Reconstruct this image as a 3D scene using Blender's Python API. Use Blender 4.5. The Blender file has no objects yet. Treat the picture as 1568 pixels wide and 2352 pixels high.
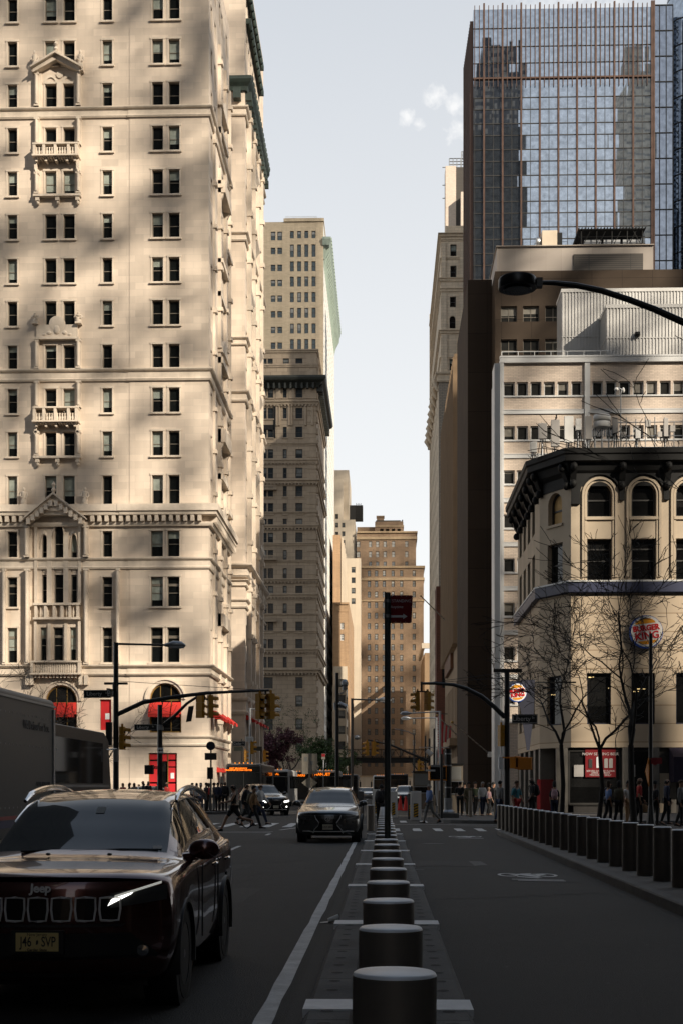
import bpy, bmesh, math, random
from mathutils import Vector, Matrix
V = Vector
PI = math.pi
rnd = random.Random(11)
sc = bpy.context.scene
COL = sc.collection

# ---------------------------------------------------------------- camera numbers
F, HZ, CH, TA = 3200.0, 1808.0, 1.62, 97 / 3200.0      # focal length and horizon in picture units, eye height, tan(yaw)
def X(xd, Y):
    u = (xd - 784) / F
    return Y * (u - TA) / (1 + u * TA)
def Z(yd, Y, xd=881):
    u = (xd - 784) / F
    d = Y / ((u * TA + 1) * math.cos(math.atan(TA)))
    return CH + (HZ - yd) / F * d

# ---------------------------------------------------------------- materials
MATS = {}
def mat(name, c, r=.8, m=0., var=.18, sc_=.6, bump=0., bsc=30., coat=0., emit=0., streak=0., spec=.5, brick=None, lines=None, fine=0.):
    """principled material with noise in its own coordinates; brick=(w,h,mortar colour,mortar size); lines=(w,h,gap,dark)"""
    if name in MATS: return MATS[name]
    mt = bpy.data.materials.new(name); mt.use_nodes = True
    nt = mt.node_tree; N = nt.nodes; L = nt.links
    b = N['Principled BSDF']
    b.inputs['Roughness'].default_value = r; b.inputs['Metallic'].default_value = m
    b.inputs['Coat Weight'].default_value = coat; b.inputs['Coat Roughness'].default_value = .03
    b.inputs['Specular IOR Level'].default_value = spec
    tc = N.new('ShaderNodeTexCoord')
    def math_(op, a, bb):
        n = N.new('ShaderNodeMath'); n.operation = op
        for i, v in enumerate((a, bb)):
            if isinstance(v, (int, float)): n.inputs[i].default_value = v
            else: L.new(v, n.inputs[i])
        return n.outputs[0]
    fac = None
    if var > 0:
        n1 = N.new('ShaderNodeTexNoise'); n1.inputs['Scale'].default_value = sc_; n1.inputs['Detail'].default_value = 6; n1.inputs['Roughness'].default_value = .65
        L.new(tc.outputs['Object'], n1.inputs['Vector'])
        fac = math_('MULTIPLY_ADD', n1.outputs['Fac'], var * 4); N[-1].inputs[2].default_value = 1 - var * 2
    if fine > 0:
        n3 = N.new('ShaderNodeTexNoise'); n3.inputs['Scale'].default_value = 90; n3.inputs['Detail'].default_value = 3
        L.new(tc.outputs['Object'], n3.inputs['Vector'])
        f3 = math_('MULTIPLY_ADD', n3.outputs['Fac'], fine * 4); N[-1].inputs[2].default_value = 1 - fine * 2
        fac = f3 if fac is None else math_('MULTIPLY', fac, f3)
    if streak > 0:
        mp = N.new('ShaderNodeMapping'); mp.inputs['Scale'].default_value = (1.1, 1.1, .06)
        L.new(tc.outputs['Object'], mp.inputs['Vector'])
        n2 = N.new('ShaderNodeTexNoise'); n2.inputs['Scale'].default_value = 1.3; n2.inputs['Detail'].default_value = 5
        L.new(mp.outputs[0], n2.inputs['Vector'])
        s2 = math_('MULTIPLY_ADD', n2.outputs['Fac'], streak * 4); N[-1].inputs[2].default_value = 1 - streak * 2
        fac = s2 if fac is None else math_('MULTIPLY', fac, s2)
    rgb = N.new('ShaderNodeRGB'); rgb.outputs[0].default_value = (*c, 1)
    src = rgb.outputs[0]
    if brick or lines:
        sp = N.new('ShaderNodeSeparateXYZ'); L.new(tc.outputs['Object'], sp.inputs[0])
        cb = N.new('ShaderNodeCombineXYZ'); L.new(math_('ADD', sp.outputs[0], sp.outputs[1]), cb.inputs[0]); L.new(sp.outputs[2], cb.inputs[1])
        bt = N.new('ShaderNodeTexBrick'); L.new(cb.outputs[0], bt.inputs['Vector'])
        w, h, mc, ms = brick or lines
        bt.inputs['Scale'].default_value = 1; bt.inputs['Brick Width'].default_value = w; bt.inputs['Row Height'].default_value = h
        bt.inputs['Mortar Size'].default_value = ms; bt.inputs['Mortar Smooth'].default_value = .2
        bt.inputs['Color1'].default_value = (*[v * 1.08 for v in c], 1); bt.inputs['Color2'].default_value = (*[v * .9 for v in c], 1)
        bt.inputs['Mortar'].default_value = (*mc, 1)
        if lines: bt.offset = 0; bt.offset_frequency = 1
        src = bt.outputs['Color']
    if fac is not None:
        mx = N.new('ShaderNodeMix'); mx.data_type = 'RGBA'; mx.blend_type = 'MULTIPLY'; mx.inputs['Factor'].default_value = 1
        cc = N.new('ShaderNodeCombineColor')
        for i in range(3): L.new(fac, cc.inputs[i])
        L.new(src, mx.inputs['A']); L.new(cc.outputs[0], mx.inputs['B']); src = mx.outputs['Result']
    L.new(src, b.inputs['Base Color'])
    if bump > 0:
        nb = N.new('ShaderNodeTexNoise'); nb.inputs['Scale'].default_value = bsc; nb.inputs['Detail'].default_value = 4
        L.new(tc.outputs['Object'], nb.inputs['Vector'])
        bp = N.new('ShaderNodeBump'); bp.inputs['Strength'].default_value = bump; bp.inputs['Distance'].default_value = .02
        L.new(nb.outputs['Fac'], bp.inputs['Height']); L.new(bp.outputs[0], b.inputs['Normal'])
    if emit > 0:
        b.inputs['Emission Color'].default_value = (*c, 1); b.inputs['Emission Strength'].default_value = emit
    MATS[name] = mt
    return mt

def glass_mat(name, c, blind=(.3, .32, .28), share=.4, r=.04, spec=.5, wav=.0, warm=.0, metal=0.):
    """window glass: dark room behind, some panes with a blind drawn part of the way (each pane differs)"""
    mt = bpy.data.materials.new(name); mt.use_nodes = True
    nt = mt.node_tree; N = nt.nodes; L = nt.links; b = N['Principled BSDF']
    b.inputs['Roughness'].default_value = r; b.inputs['Specular IOR Level'].default_value = spec; b.inputs['Metallic'].default_value = metal
    oi = N.new('ShaderNodeObjectInfo'); tc = N.new('ShaderNodeTexCoord')
    sp = N.new('ShaderNodeSeparateXYZ'); L.new(tc.outputs['Generated'], sp.inputs[0])
    def mth(op, a, bb, c3=None):
        n = N.new('ShaderNodeMath'); n.operation = op
        for i, v in enumerate((a, bb) if c3 is None else (a, bb, c3)):
            if isinstance(v, (int, float)): n.inputs[i].default_value = v
            else: L.new(v, n.inputs[i])
        return n.outputs[0]
    r2 = mth('FRACT', mth('MULTIPLY', oi.outputs['Random'], 37.7), 0)
    has = mth('LESS_THAN', oi.outputs['Random'], share)
    above = mth('GREATER_THAN', sp.outputs[2], mth('MULTIPLY_ADD', r2, .6, .2))
    f = mth('MULTIPLY', has, above)
    nz = N.new('ShaderNodeTexNoise'); nz.inputs['Scale'].default_value = 1.7; nz.inputs['Detail'].default_value = 3
    va = N.new('ShaderNodeVectorMath'); L.new(tc.outputs['Object'], va.inputs[0]); L.new(oi.outputs['Location'], va.inputs[1]); va.operation = 'ADD'
    L.new(va.outputs[0], nz.inputs['Vector'])
    mx = N.new('ShaderNodeMix'); mx.data_type = 'RGBA'
    mx.inputs['A'].default_value = (*c, 1); mx.inputs['B'].default_value = (*blind, 1); L.new(f, mx.inputs['Factor'])
    m2 = N.new('ShaderNodeMix'); m2.data_type = 'RGBA'; m2.blend_type = 'MULTIPLY'; m2.inputs['Factor'].default_value = .7
    L.new(mx.outputs['Result'], m2.inputs['A']); L.new(nz.outputs['Fac'], m2.inputs['B'])
    L.new(m2.outputs['Result'], b.inputs['Base Color'])
    if wav > 0:
        nb = N.new('ShaderNodeTexNoise'); nb.inputs['Scale'].default_value = .22; nb.inputs['Detail'].default_value = 2
        L.new(va.outputs[0], nb.inputs['Vector'])
        bp = N.new('ShaderNodeBump'); bp.inputs['Strength'].default_value = wav; bp.inputs['Distance'].default_value = .1
        L.new(nb.outputs['Fac'], bp.inputs['Height']); L.new(bp.outputs[0], b.inputs['Normal'])
    MATS[name] = mt
    return mt

# ---------------------------------------------------------------- mesh builder
class MB:
    def __init__(s): s.v = []; s.f = []; s.m = []; s.sm = []
    def face(s, idx, m=0, smooth=False): s.f.append(tuple(idx)); s.m.append(m); s.sm.append(smooth)
    def poly(s, pts, m=0, smooth=False):
        i = len(s.v); s.v += [V(p) for p in pts]; s.face(range(i, i + len(pts)), m, smooth)
    def box(s, x0, x1, y0, y1, z0, z1, m=0, M=None):
        c = [V((x, y, z)) for z in (z0, z1) for y in (y0, y1) for x in (x0, x1)]
        if M is not None: c = [M @ p for p in c]
        i = len(s.v); s.v += c
        for q in ((0, 2, 3, 1), (4, 5, 7, 6), (0, 1, 5, 4), (1, 3, 7, 5), (3, 2, 6, 7), (2, 0, 4, 6)): s.face([i + k for k in q], m)
    def rings(s, rings, m=0, smooth=True, close=True, cap0=True, cap1=True):
        n = len(rings[0]); b = len(s.v)
        for r in rings: s.v += [V(p) for p in r]
        for a in range(len(rings) - 1):
            for k in range(n if close else n - 1):
                k2 = (k + 1) % n
                s.face((b + a * n + k, b + a * n + k2, b + (a + 1) * n + k2, b + (a + 1) * n + k), m, smooth)
        if cap0: s.face([b + k for k in range(n)][::-1], m)
        if cap1: s.face([b + (len(rings) - 1) * n + k for k in range(n)], m)
    def tube(s, pts, rad, n=8, m=0, smooth=True, caps=True):
        pts = [V(p) for p in pts]
        if isinstance(rad, (int, float)): rad = [rad] * len(pts)
        rs = []; up = None
        for i, p in enumerate(pts):
            t = (pts[min(i + 1, len(pts) - 1)] - pts[max(i - 1, 0)]).normalized()
            if up is None: up = V((0, 0, 1)) if abs(t.z) < .9 else V((1, 0, 0))
            a = t.cross(up)
            if a.length < 1e-4: a = t.orthogonal()
            a.normalize(); bb = t.cross(a).normalized(); up = -bb if False else up
            rs.append([p + (a * math.cos(2 * PI * k / n) + bb * math.sin(2 * PI * k / n)) * rad[i] for k in range(n)])
        s.rings(rs, m, smooth, True, caps, caps)
    def cyl(s, p0, p1, r0, r1=None, n=12, m=0, smooth=True): s.tube([p0, p1], [r0, r0 if r1 is None else r1], n, m, smooth)
    def lathe(s, prof, c=(0, 0, 0), n=24, m=0, M=None, smooth=True, caps=True):
        c = V(c); rs = []
        for r, z in prof:
            q = [V((r * math.cos(2 * PI * k / n), r * math.sin(2 * PI * k / n), z)) for k in range(n)]
            if M is not None: q = [M @ p for p in q]
            rs.append([c + p for p in q])
        s.rings(rs, m, smooth, True, caps, caps)
    def ell(s, c, r, n=12, k=7, m=0, M=None):
        c = V(c); prof = []
        b = len(s.v)
        for j in range(k + 1):
            a = -PI / 2 + PI * j / k
            for i in range(n):
                p = V((r[0] * math.cos(a) * math.cos(2 * PI * i / n), r[1] * math.cos(a) * math.sin(2 * PI * i / n), r[2] * math.sin(a)))
                s.v.append(c + (M @ p if M is not None else p))
        for j in range(k):
            for i in range(n):
                i2 = (i + 1) % n
                s.face((b + j * n + i, b + j * n + i2, b + (j + 1) * n + i2, b + (j + 1) * n + i), m, True)
    def prism(s, poly, h0, h1, M=None, m=0, smooth=False):
        """poly in (x,z), extruded along y from h0 to h1, then M"""
        n = len(poly); b = len(s.v)
        for h in (h0, h1):
            for x, z in poly:
                p = V((x, h, z)); s.v.append(M @ p if M is not None else p)
        s.face(range(b, b + n), m); s.face([b + n + k for k in range(n)][::-1], m)
        for k in range(n):
            k2 = (k + 1) % n
            s.face((b + k2, b + k, b + n + k, b + n + k2), m, smooth)
    def mesh(s, name, mats, org=None, weld=False):
        me = bpy.data.meshes.new(name)
        vs = s.v if org is None else [p - org for p in s.v]
        me.from_pydata([tuple(p) for p in vs], [], s.f)
        for q in (mats if isinstance(mats, (list, tuple)) else [mats]): me.materials.append(MATS[q] if isinstance(q, str) else q)
        me.polygons.foreach_set('material_index', s.m); me.polygons.foreach_set('use_smooth', s.sm)
        bm = bmesh.new(); bm.from_mesh(me)
        if weld: bmesh.ops.remove_doubles(bm, verts=bm.verts, dist=weld if weld is not True else 1e-4)
        bmesh.ops.recalc_face_normals(bm, faces=bm.faces)
        bm.to_mesh(me); bm.free()
        if any(s.sm) and not weld: me.set_sharp_from_angle(angle=.75)
        me.update()
        return me
    def build(s, name, mats, parent=None, world=True, loc=None, weld=False, bevel=0):
        org = ORG.get(parent.name, V((0, 0, 0))) if (parent is not None and world) else None
        if parent is None and loc is not None and world: org = V(loc)
        me = s.mesh(name, mats, org, weld)
        o = bpy.data.objects.new(name, me); COL.objects.link(o)
        if parent is not None: o.parent = parent; ORG[o.name] = ORG.get(parent.name, V((0, 0, 0))) + (V(loc) if (loc is not None and not world) else V((0, 0, 0)))
        if loc is not None and (parent is None or not world): o.location = loc; 
        if parent is None: ORG[o.name] = V(loc) if loc is not None else V((0, 0, 0))
        if bevel:
            bv = o.modifiers.new('bevel', 'BEVEL'); bv.width = bevel; bv.segments = 2; bv.limit_method = 'ANGLE'
        return o
ORG = {}
def tag(o, label=None, cat=None, group=None, kind=None):
    for k, v in (('label', label), ('category', cat), ('group', group), ('kind', kind)):
        if v: o[k] = v
    return o
def T(name, label, cat, loc=(0, 0, 0), rz=0., group=None):
    o = bpy.data.objects.new(name, None); COL.objects.link(o); o.location = loc; o.rotation_euler = (0, 0, rz)
    o.empty_display_size = .2
    ORG[o.name] = V(loc)
    return tag(o, label, cat, group)
KIDS = {}
def kids(o): return [c for c in COL.objects if c.parent == o] if o.name not in KIDS else KIDS[o.name]
def copy_tree(o, parent=None, _top=True):
    c = o.copy(); COL.objects.link(c)
    if parent is not None: c.parent = parent
    for ch in list(o.children): copy_tree(ch, c, False)
    return c
def dup(o, loc, rz=0., label=None, group=None):
    c = copy_tree(o); c.location = loc; c.rotation_euler = (0, 0, rz)
    ORG[c.name] = V(loc)
    if label: c['label'] = label
    if group: c['group'] = group
    return c
def struct(name, mb, mats, **k): return tag(mb.build(name, mats, **k), kind='structure')

# ---------------------------------------------------------------- text as flat mesh
def text(name, s, size, m, parent, loc, rot=(PI / 2, 0, 0), align='CENTER', ext=.004, sx=1., spacing=1., bold=0., shear=0.):
    cu = bpy.data.curves.new(name, 'FONT'); cu.body = s; cu.size = size; cu.align_x = align; cu.align_y = 'CENTER'; cu.extrude = ext; cu.space_character = spacing
    cu.offset = bold; cu.resolution_u = 3; cu.shear = shear
    o = bpy.data.objects.new(name, cu); COL.objects.link(o)
    me = bpy.data.meshes.new_from_object(o.evaluated_get(bpy.context.evaluated_depsgraph_get()))
    bpy.data.objects.remove(o); bpy.data.curves.remove(cu)
    me.materials.clear(); me.materials.append(MATS[m] if isinstance(m, str) else m)
    o = bpy.data.objects.new(name, me); COL.objects.link(o)
    o.location = loc; o.rotation_euler = rot; o.scale = (sx, 1, 1)
    if parent is not None: o.parent = parent
    return o

# ---------------------------------------------------------------- walls with openings
def facade(mb, o, u, W, z0, z1, ops, dep=.3, m=0, mr=None):
    """wall from point o along unit u (right seen from outside); ops = (u0,u1,z0,z1,arch)"""
    ux, uy = u; nx, ny = uy, -ux
    mr = m if mr is None else mr
    def P(a, z, d=0): return V((o[0] + ux * a - nx * d, o[1] + uy * a - ny * d, z))
    us = sorted({0., W, *[round(q, 4) for p in ops for q in p[:2]]}); zs = sorted({z0, z1, *[round(q, 4) for p in ops for q in p[2:4]]})
    us = [a for a in us if 0 <= a <= W]; zs = [z for z in zs if z0 <= z <= z1]
    for i in range(len(us) - 1):
        run = None
        for j in range(len(zs) - 1):
            cu, cz = (us[i] + us[i + 1]) / 2, (zs[j] + zs[j + 1]) / 2
            hole = any(p[0] < cu < p[1] and p[2] < cz < p[3] for p in ops)
            if not hole and run is None: run = zs[j]
            if run is not None and (hole or j == len(zs) - 2):
                e = zs[j] if hole else zs[j + 1]
                mb.poly([P(us[i], run), P(us[i + 1], run), P(us[i + 1], e), P(us[i], e)], m); run = None
    for p in ops:
        a, b, c, d = p[:4]; arch = len(p) > 4 and p[4]
        if arch:
            r = (b - a) / 2; h = min(arch if arch is not True else r, d - c); cx = (a + b) / 2; zc = d - h
            K = 10; pts = [(cx + r * math.cos(PI * k / K), zc + h * math.sin(PI * k / K)) for k in range(K + 1)]
            for half, cn in ((pts[:K // 2 + 1], (b, d)), (pts[K // 2:], (a, d))):
                for k in range(len(half) - 1): mb.poly([P(*cn), P(*half[k]), P(*half[k + 1])], m)
            for k in range(K): mb.poly([P(*pts[k]), P(*pts[k + 1]), P(*pts[k + 1], dep), P(*pts[k], dep)], mr)
            mb.poly([P(a, c), P(a, zc), P(a, zc, dep), P(a, c, dep)], mr); mb.poly([P(b, zc), P(b, c), P(b, c, dep), P(b, zc, dep)], mr)
        else:
            mb.poly([P(a, c), P(a, d), P(a, d, dep), P(a, c, dep)], mr); mb.poly([P(b, d), P(b, c), P(b, c, dep), P(b, d, dep)], mr)
            mb.poly([P(a, d), P(b, d), P(b, d, dep), P(a, d, dep)], mr)
        mb.poly([P(b, c), P(a, c), P(a, c, dep), P(b, c, dep)], mr)
WCACHE = {}
def win_mesh(mb, w, h, style, dep, ox=0., oz=0.):
    """sash window, local x along the wall, y inward, origin at the foot of the opening; slot 0 glass, 1 frame"""
    f = style.get('f', .07); y0 = dep - .1; y1 = dep
    arch = style.get('arch')
    if arch:
        r = w / 2; hh = arch if arch is not True else r; K = 10
        out = [(ox - r, oz)] + [(ox - r * math.cos(PI * k / K), oz + h - hh + hh * math.sin(PI * k / K)) for k in range(K + 1)] + [(ox + r, oz)]
        mb.poly([(x, y1 - .02, z) for x, z in out], 0)
        rr = (r - f) / r; inn = [(ox + (x - ox) * rr, oz + f + (z - oz) * (h - 2 * f) / h) for x, z in out]
        n = len(out)
        for k in range(n):
            k2 = (k + 1) % n
            mb.poly([(out[k][0], y0, out[k][1]), (out[k2][0], y0, out[k2][1]), (inn[k2][0], y0, inn[k2][1]), (inn[k][0], y0, inn[k][1])], 1)
            mb.poly([(inn[k][0], y0, inn[k][1]), (inn[k2][0], y0, inn[k2][1]), (inn[k2][0], y1, inn[k2][1]), (inn[k][0], y1, inn[k][1])], 1)
    else:
        mb.poly([(ox - w / 2, y1 - .02, oz), (ox + w / 2, y1 - .02, oz), (ox + w / 2, y1 - .02, oz + h), (ox - w / 2, y1 - .02, oz + h)], 0)
        mb.box(ox - w / 2, ox - w / 2 + f, y0, y1, oz, oz + h, 1); mb.box(ox + w / 2 - f, ox + w / 2, y0, y1, oz, oz + h, 1)
        mb.box(ox - w / 2 + f, ox + w / 2 - f, y0, y1, oz + h - f, oz + h, 1); mb.box(ox - w / 2 + f, ox + w / 2 - f, y0, y1, oz, oz + f, 1)
    for q in style.get('rails', (.5,)): mb.box(ox - w / 2 + f, ox + w / 2 - f, y0 + .02, y1 - .021, oz + h * q - f * .4, oz + h * q + f * .4, 1)
    for q in style.get('bars', ()): mb.box(ox - w / 2 + w * q - f * .3, ox - w / 2 + w * q + f * .3, y0 + .025, y1 - .0215, oz + f, oz + h - f, 1)
def window(parent, o, u, a0, a1, z0, z1, mats, style=None, dep=.3, sill=None, name='window', label=None, head=None):
    """one window as a part of a building, with its sill as a sub-part"""
    style = style or {}
    w, h = round(a1 - a0, 2), round(z1 - z0, 2)
    key = (w, h, str(style), dep, str(mats), str(sill), head)
    if key not in WCACHE:
        mb = MB(); win_mesh(mb, a1 - a0, z1 - z0, style, dep)
        sm = None
        if sill:
            sb = MB(); e = sill[1]; sb.box(-w / 2 - e, w / 2 + e, -sill[2], dep - .101, -sill[3], -.002, 0)
            if head:
                for q in (-1, 1):
                    x0, x1 = sorted((q * (w / 2 + .002), q * (w / 2 + head)))
                    sb.box(x0, x1, -.05, .12, 0, h, 0)
                sb.box(-w / 2 - head - .04, w / 2 + head + .04, -.08, .12, h + .002, h + head + .05, 0)
            sm = sb.mesh('sill', sill[0])
        WCACHE[key] = (mb.mesh(name, mats), sm)
    me, sm = WCACHE[key]
    ob = bpy.data.objects.new(name, me); COL.objects.link(ob); ob.parent = parent
    ca = (a0 + a1) / 2
    ob.location = V((o[0] + u[0] * ca, o[1] + u[1] * ca, z0)) - ORG[parent.name]
    ob.rotation_euler = (0, 0, math.atan2(u[1], u[0]))
    if label: ob['label'] = label
    if sm is not None:
        s2 = bpy.data.objects.new('sill', sm); COL.objects.link(s2); s2.parent = ob
    return ob
def many_windows(parent, name, o, u, rects, mats, style=None, dep=.3):
    """the windows that show only a few pixels, as one part"""
    mb = MB()
    for a0, a1, z0, z1 in rects:
        b = MB(); win_mesh(b, a1 - a0, z1 - z0, style or {}, dep)
        M = Matrix.Translation((o[0] + u[0] * (a0 + a1) / 2, o[1] + u[1] * (a0 + a1) / 2, z0)) @ Matrix.Rotation(math.atan2(u[1], u[0]), 4, 'Z')
        i = len(mb.v); mb.v += [M @ p for p in b.v]; mb.f += [tuple(i + k for k in q) for q in b.f]; mb.m += b.m; mb.sm += b.sm
    return tag(mb.build(name, mats, parent), kind='stuff')
def band(mb, pts, z0, z1, out, m=0, steps=((0, 1),), close=False):
    """moulding that follows a plan polyline (outside on its right hand), profile steps = (share of height, share of projection)"""
    n = len(pts); pts = [V((p[0], p[1])) for p in pts]
    def off(d):
        res = []
        for i, p in enumerate(pts):
            dirs = []
            if i > 0: dirs.append((pts[i] - pts[i - 1]).normalized())
            if i < n - 1: dirs.append((pts[i + 1] - pts[i]).normalized())
            ns = [V((q.y, -q.x)) for q in dirs]
            b = sum(ns, V((0, 0))); b.normalize()
            res.append(p + b * (d / max(.35, b.dot(ns[0]))))
        return res
    prof = [(z0, -.02)]
    for t, q in steps: prof.append((z0 + (z1 - z0) * t, out * q))
    prof += [(z1, out * steps[-1][1]), (z1, -.02)]
    rows = [[(p.x, p.y, z) for p in off(d)] for z, d in prof]
    for a in range(len(rows) - 1):
        for i in range(n - 1): mb.poly([rows[a][i], rows[a][i + 1], rows[a + 1][i + 1], rows[a + 1][i]], m)
    for i in (0, n - 1): mb.poly([r[i] for r in rows], m)
mat('limestone', (.62, .52, .42), .85, var=.10, sc_=.25, streak=.07, bump=.25, bsc=8, brick=(1.5, .62, (.53, .455, .37), .012))
mat('limestone_trim', (.63, .54, .44), .8, var=.14, sc_=1.2, streak=.10, bump=.3, bsc=12)
mat('grey_stone', (.36, .285, .205), .85, var=.12, sc_=.3, streak=.10, brick=(2.4, .95, (.24, .19, .14), .05))
mat('grey_trim', (.37, .295, .215), .85, var=.16, sc_=.8, streak=.12)
mat('buff_brick', (.47, .385, .27), .9, var=.10, sc_=.15, streak=.10, brick=(.9, .3, (.44, .36, .25), .03))
mat('white_terracotta', (.62, .60, .55), .6, var=.08, sc_=.4)
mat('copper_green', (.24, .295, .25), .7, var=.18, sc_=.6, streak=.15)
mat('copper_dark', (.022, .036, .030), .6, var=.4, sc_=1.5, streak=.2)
mat('dark_cornice', (.022, .026, .022), .6, var=.3, sc_=1.)
mat('pale_stone', (.47, .40, .31), .9, var=.08, sc_=.2, streak=.08)
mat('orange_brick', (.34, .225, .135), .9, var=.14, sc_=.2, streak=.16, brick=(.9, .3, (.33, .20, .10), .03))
mat('hotel_brick', (.26, .185, .125), .9, var=.10, sc_=.15, streak=.10, brick=(.7, .28, (.235, .15, .085), .05))
mat('hotel_trim', (.36, .265, .165), .9, var=.12, sc_=.3, streak=.1)
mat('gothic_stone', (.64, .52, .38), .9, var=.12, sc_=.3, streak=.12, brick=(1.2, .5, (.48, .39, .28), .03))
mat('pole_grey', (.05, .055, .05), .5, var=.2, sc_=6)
mat('tan_shade', (.17, .11, .065), .9, var=.15, sc_=.3, streak=.1)  # tan stone on the unlit front, shade put into the colour
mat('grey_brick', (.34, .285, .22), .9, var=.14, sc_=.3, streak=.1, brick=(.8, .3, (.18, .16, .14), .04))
mat('red_brick', (.14, .052, .03), .9, var=.15, sc_=.3, brick=(.8, .3, (.10, .045, .03), .04))
mat('tan_stone', (.25, .17, .10), .9, var=.12, sc_=.3, streak=.12)
mat('brown_panel', (.062, .046, .034), .9, spec=.15, var=.10, sc_=.2, lines=(2.9, 3.9, (.03, .023, .018), .02))
mat('taupe_panel', (.33, .285, .245), .55, var=.06, sc_=.2, lines=(1.5, 9., (.26, .22, .19), .015))
mat('louver', (.06, .048, .036), .5, var=.1, lines=(4., .2, (.02, .017, .014), .05))
mat('white_metal', (.58, .58, .57), .4, m=.1, var=.06, sc_=.4)
mat('white_brick', (.60, .50, .41), .8, var=.05, sc_=.5, brick=(.42, .13, (.40, .33, .27), .014))
mat('corrugated', (.50, .49, .47), .45, m=.3, var=.06, sc_=.5, streak=.05)
mat('black_iron', (.010, .010, .010), .65, spec=.25, var=.2, sc_=3)
mat('black_paint', (.016, .016, .016), .35, var=.1, sc_=4)
mat('iron_rust', (.16, .075, .04), .5, m=.2, var=.2, sc_=2)
mat('bronze_fin', (.105, .055, .036), .5, m=.2, var=.15, sc_=.5)
mat('cream_render', (.44, .35, .25), .8, var=.06, sc_=.5, streak=.06, lines=(60., 1.05, (.25, .18, .11), .03))
mat('cream_plain', (.44, .36, .265), .8, var=.10, sc_=.6, streak=.08)
mat('blue_fascia', (.018, .024, .062), .5, var=.1)
mat('shop_dark', (.035, .032, .03), .4, var=.2, sc_=2)
mat('shop_stone', (.16, .145, .125), .5, var=.15, sc_=2, streak=.1)
mat('plywood', (.52, .33, .13), .7, var=.25, sc_=3, streak=.2)
mat('red_cloth', (.60, .03, .02), .75, var=.08, sc_=2)
mat('red_paint', (.55, .02, .025), .5, var=.05)
mat('purple_cloth', (.009, .004, .020), .8, var=.1)
mat('gold_metal', (.40, .25, .08), .35, m=.7, var=.1)
mat('frame_dark', (.03, .028, .025), .5, var=.1)
mat('frame_stone', (.20, .175, .14), .6, var=.1)
mat('frame_white', (.60, .60, .59), .4, var=.05)
mat('asphalt', (.021, .0195, .0172), .82, var=.24, sc_=.45, bump=.7, bsc=70, fine=.34)
mat('asphalt_patch', (.013, .013, .012), .8, var=.2, sc_=2, bump=.4, bsc=60, fine=.2)
mat('concrete_walk', (.085, .08, .074), .85, var=.12, sc_=1.3, bump=.3, bsc=40, fine=.12, lines=(1.5, 1.5, (.05, .05, .05), .01))
mat('concrete', (.10, .098, .093), .85, var=.18, sc_=1.5, bump=.4, bsc=40, fine=.14)
mat('kerb_stone', (.085, .083, .08), .8, var=.25, sc_=2., bump=.5, bsc=20, fine=.15)
mat('ground_mat', (.06, .06, .058), .9, var=.1)
mat('road_paint', (.50, .50, .49), .7, var=.30, sc_=4, fine=.2)
mat('band_paint', (.66, .67, .68), .55, var=.16, sc_=5)
mat('brushed_steel', (.40, .385, .365), .30, m=1., var=.05, sc_=3)
mat('steel_bronze', (.13, .11, .092), .42, m=.5, var=.15, sc_=2.5)
mat('steel_cap', (.86, .87, .88), .45, m=.12, var=.03)  # sky reflection on the bollard tops put into the pale colour
mat('galv', (.33, .34, .35), .4, m=.8, var=.12, sc_=4)
mat('steel_side', (.27, .235, .20), .42, m=.55, var=.12, sc_=2.5)
mat('signal_yellow', (.40, .19, .012), .5, var=.1, sc_=2)
mat('signal_orange', (.60, .20, .01), .5, var=.1, sc_=2)
mat('lens_dark', (.008, .008, .008), .2, var=0)
mat('sign_red', (.19, .008, .012), .4, var=.05)
mat('sign_dark', (.008, .012, .010), .35, var=0)
mat('sign_white', (.75, .76, .76), .5, var=.05)
mat('sign_back', (.30, .27, .22), .6, var=.15, sc_=3)
mat('letters_grey', (.62, .60, .58), .5, var=0)
mat('bark', (.020, .017, .014), .95, var=.3, sc_=4)
mat('leaf_green', (.045, .075, .018), .8, var=.3, sc_=.8)
mat('blossom', (.085, .028, .036), .8, var=.3, sc_=.8)
mat('hvac', (.60, .50, .38), .6, var=.08)
mat('white_plastic', (.70, .69, .66), .5, var=.05)
mat('grey_plastic', (.36, .34, .32), .5, var=.05)
mat('navy', (.006, .008, .022), .6, var=.1)
mat('roof_dark', (.04, .04, .04), .9, var=.2)
# glass
glass_mat('glass_dark', (.010, .012, .012), (.42, .47, .42), .5)
glass_mat('glass_grey', (.045, .055, .062), (.26, .27, .26), .35, r=.05, spec=.9)
glass_mat('glass_teal', (.03, .055, .06), (.30, .30, .28), .35, r=.05, spec=.8)
glass_mat('glass_hotel', (.22, .22, .21), (.55, .53, .48), .45, r=.08, spec=.9)  # pale reflected sky put into the pane colour
glass_mat('glass_shop', (.008, .008, .008), (.02, .02, .02), .2, r=.05)
glass_mat('glass_office', (.035, .035, .033), (.32, .30, .26), .4, r=.05)
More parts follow.
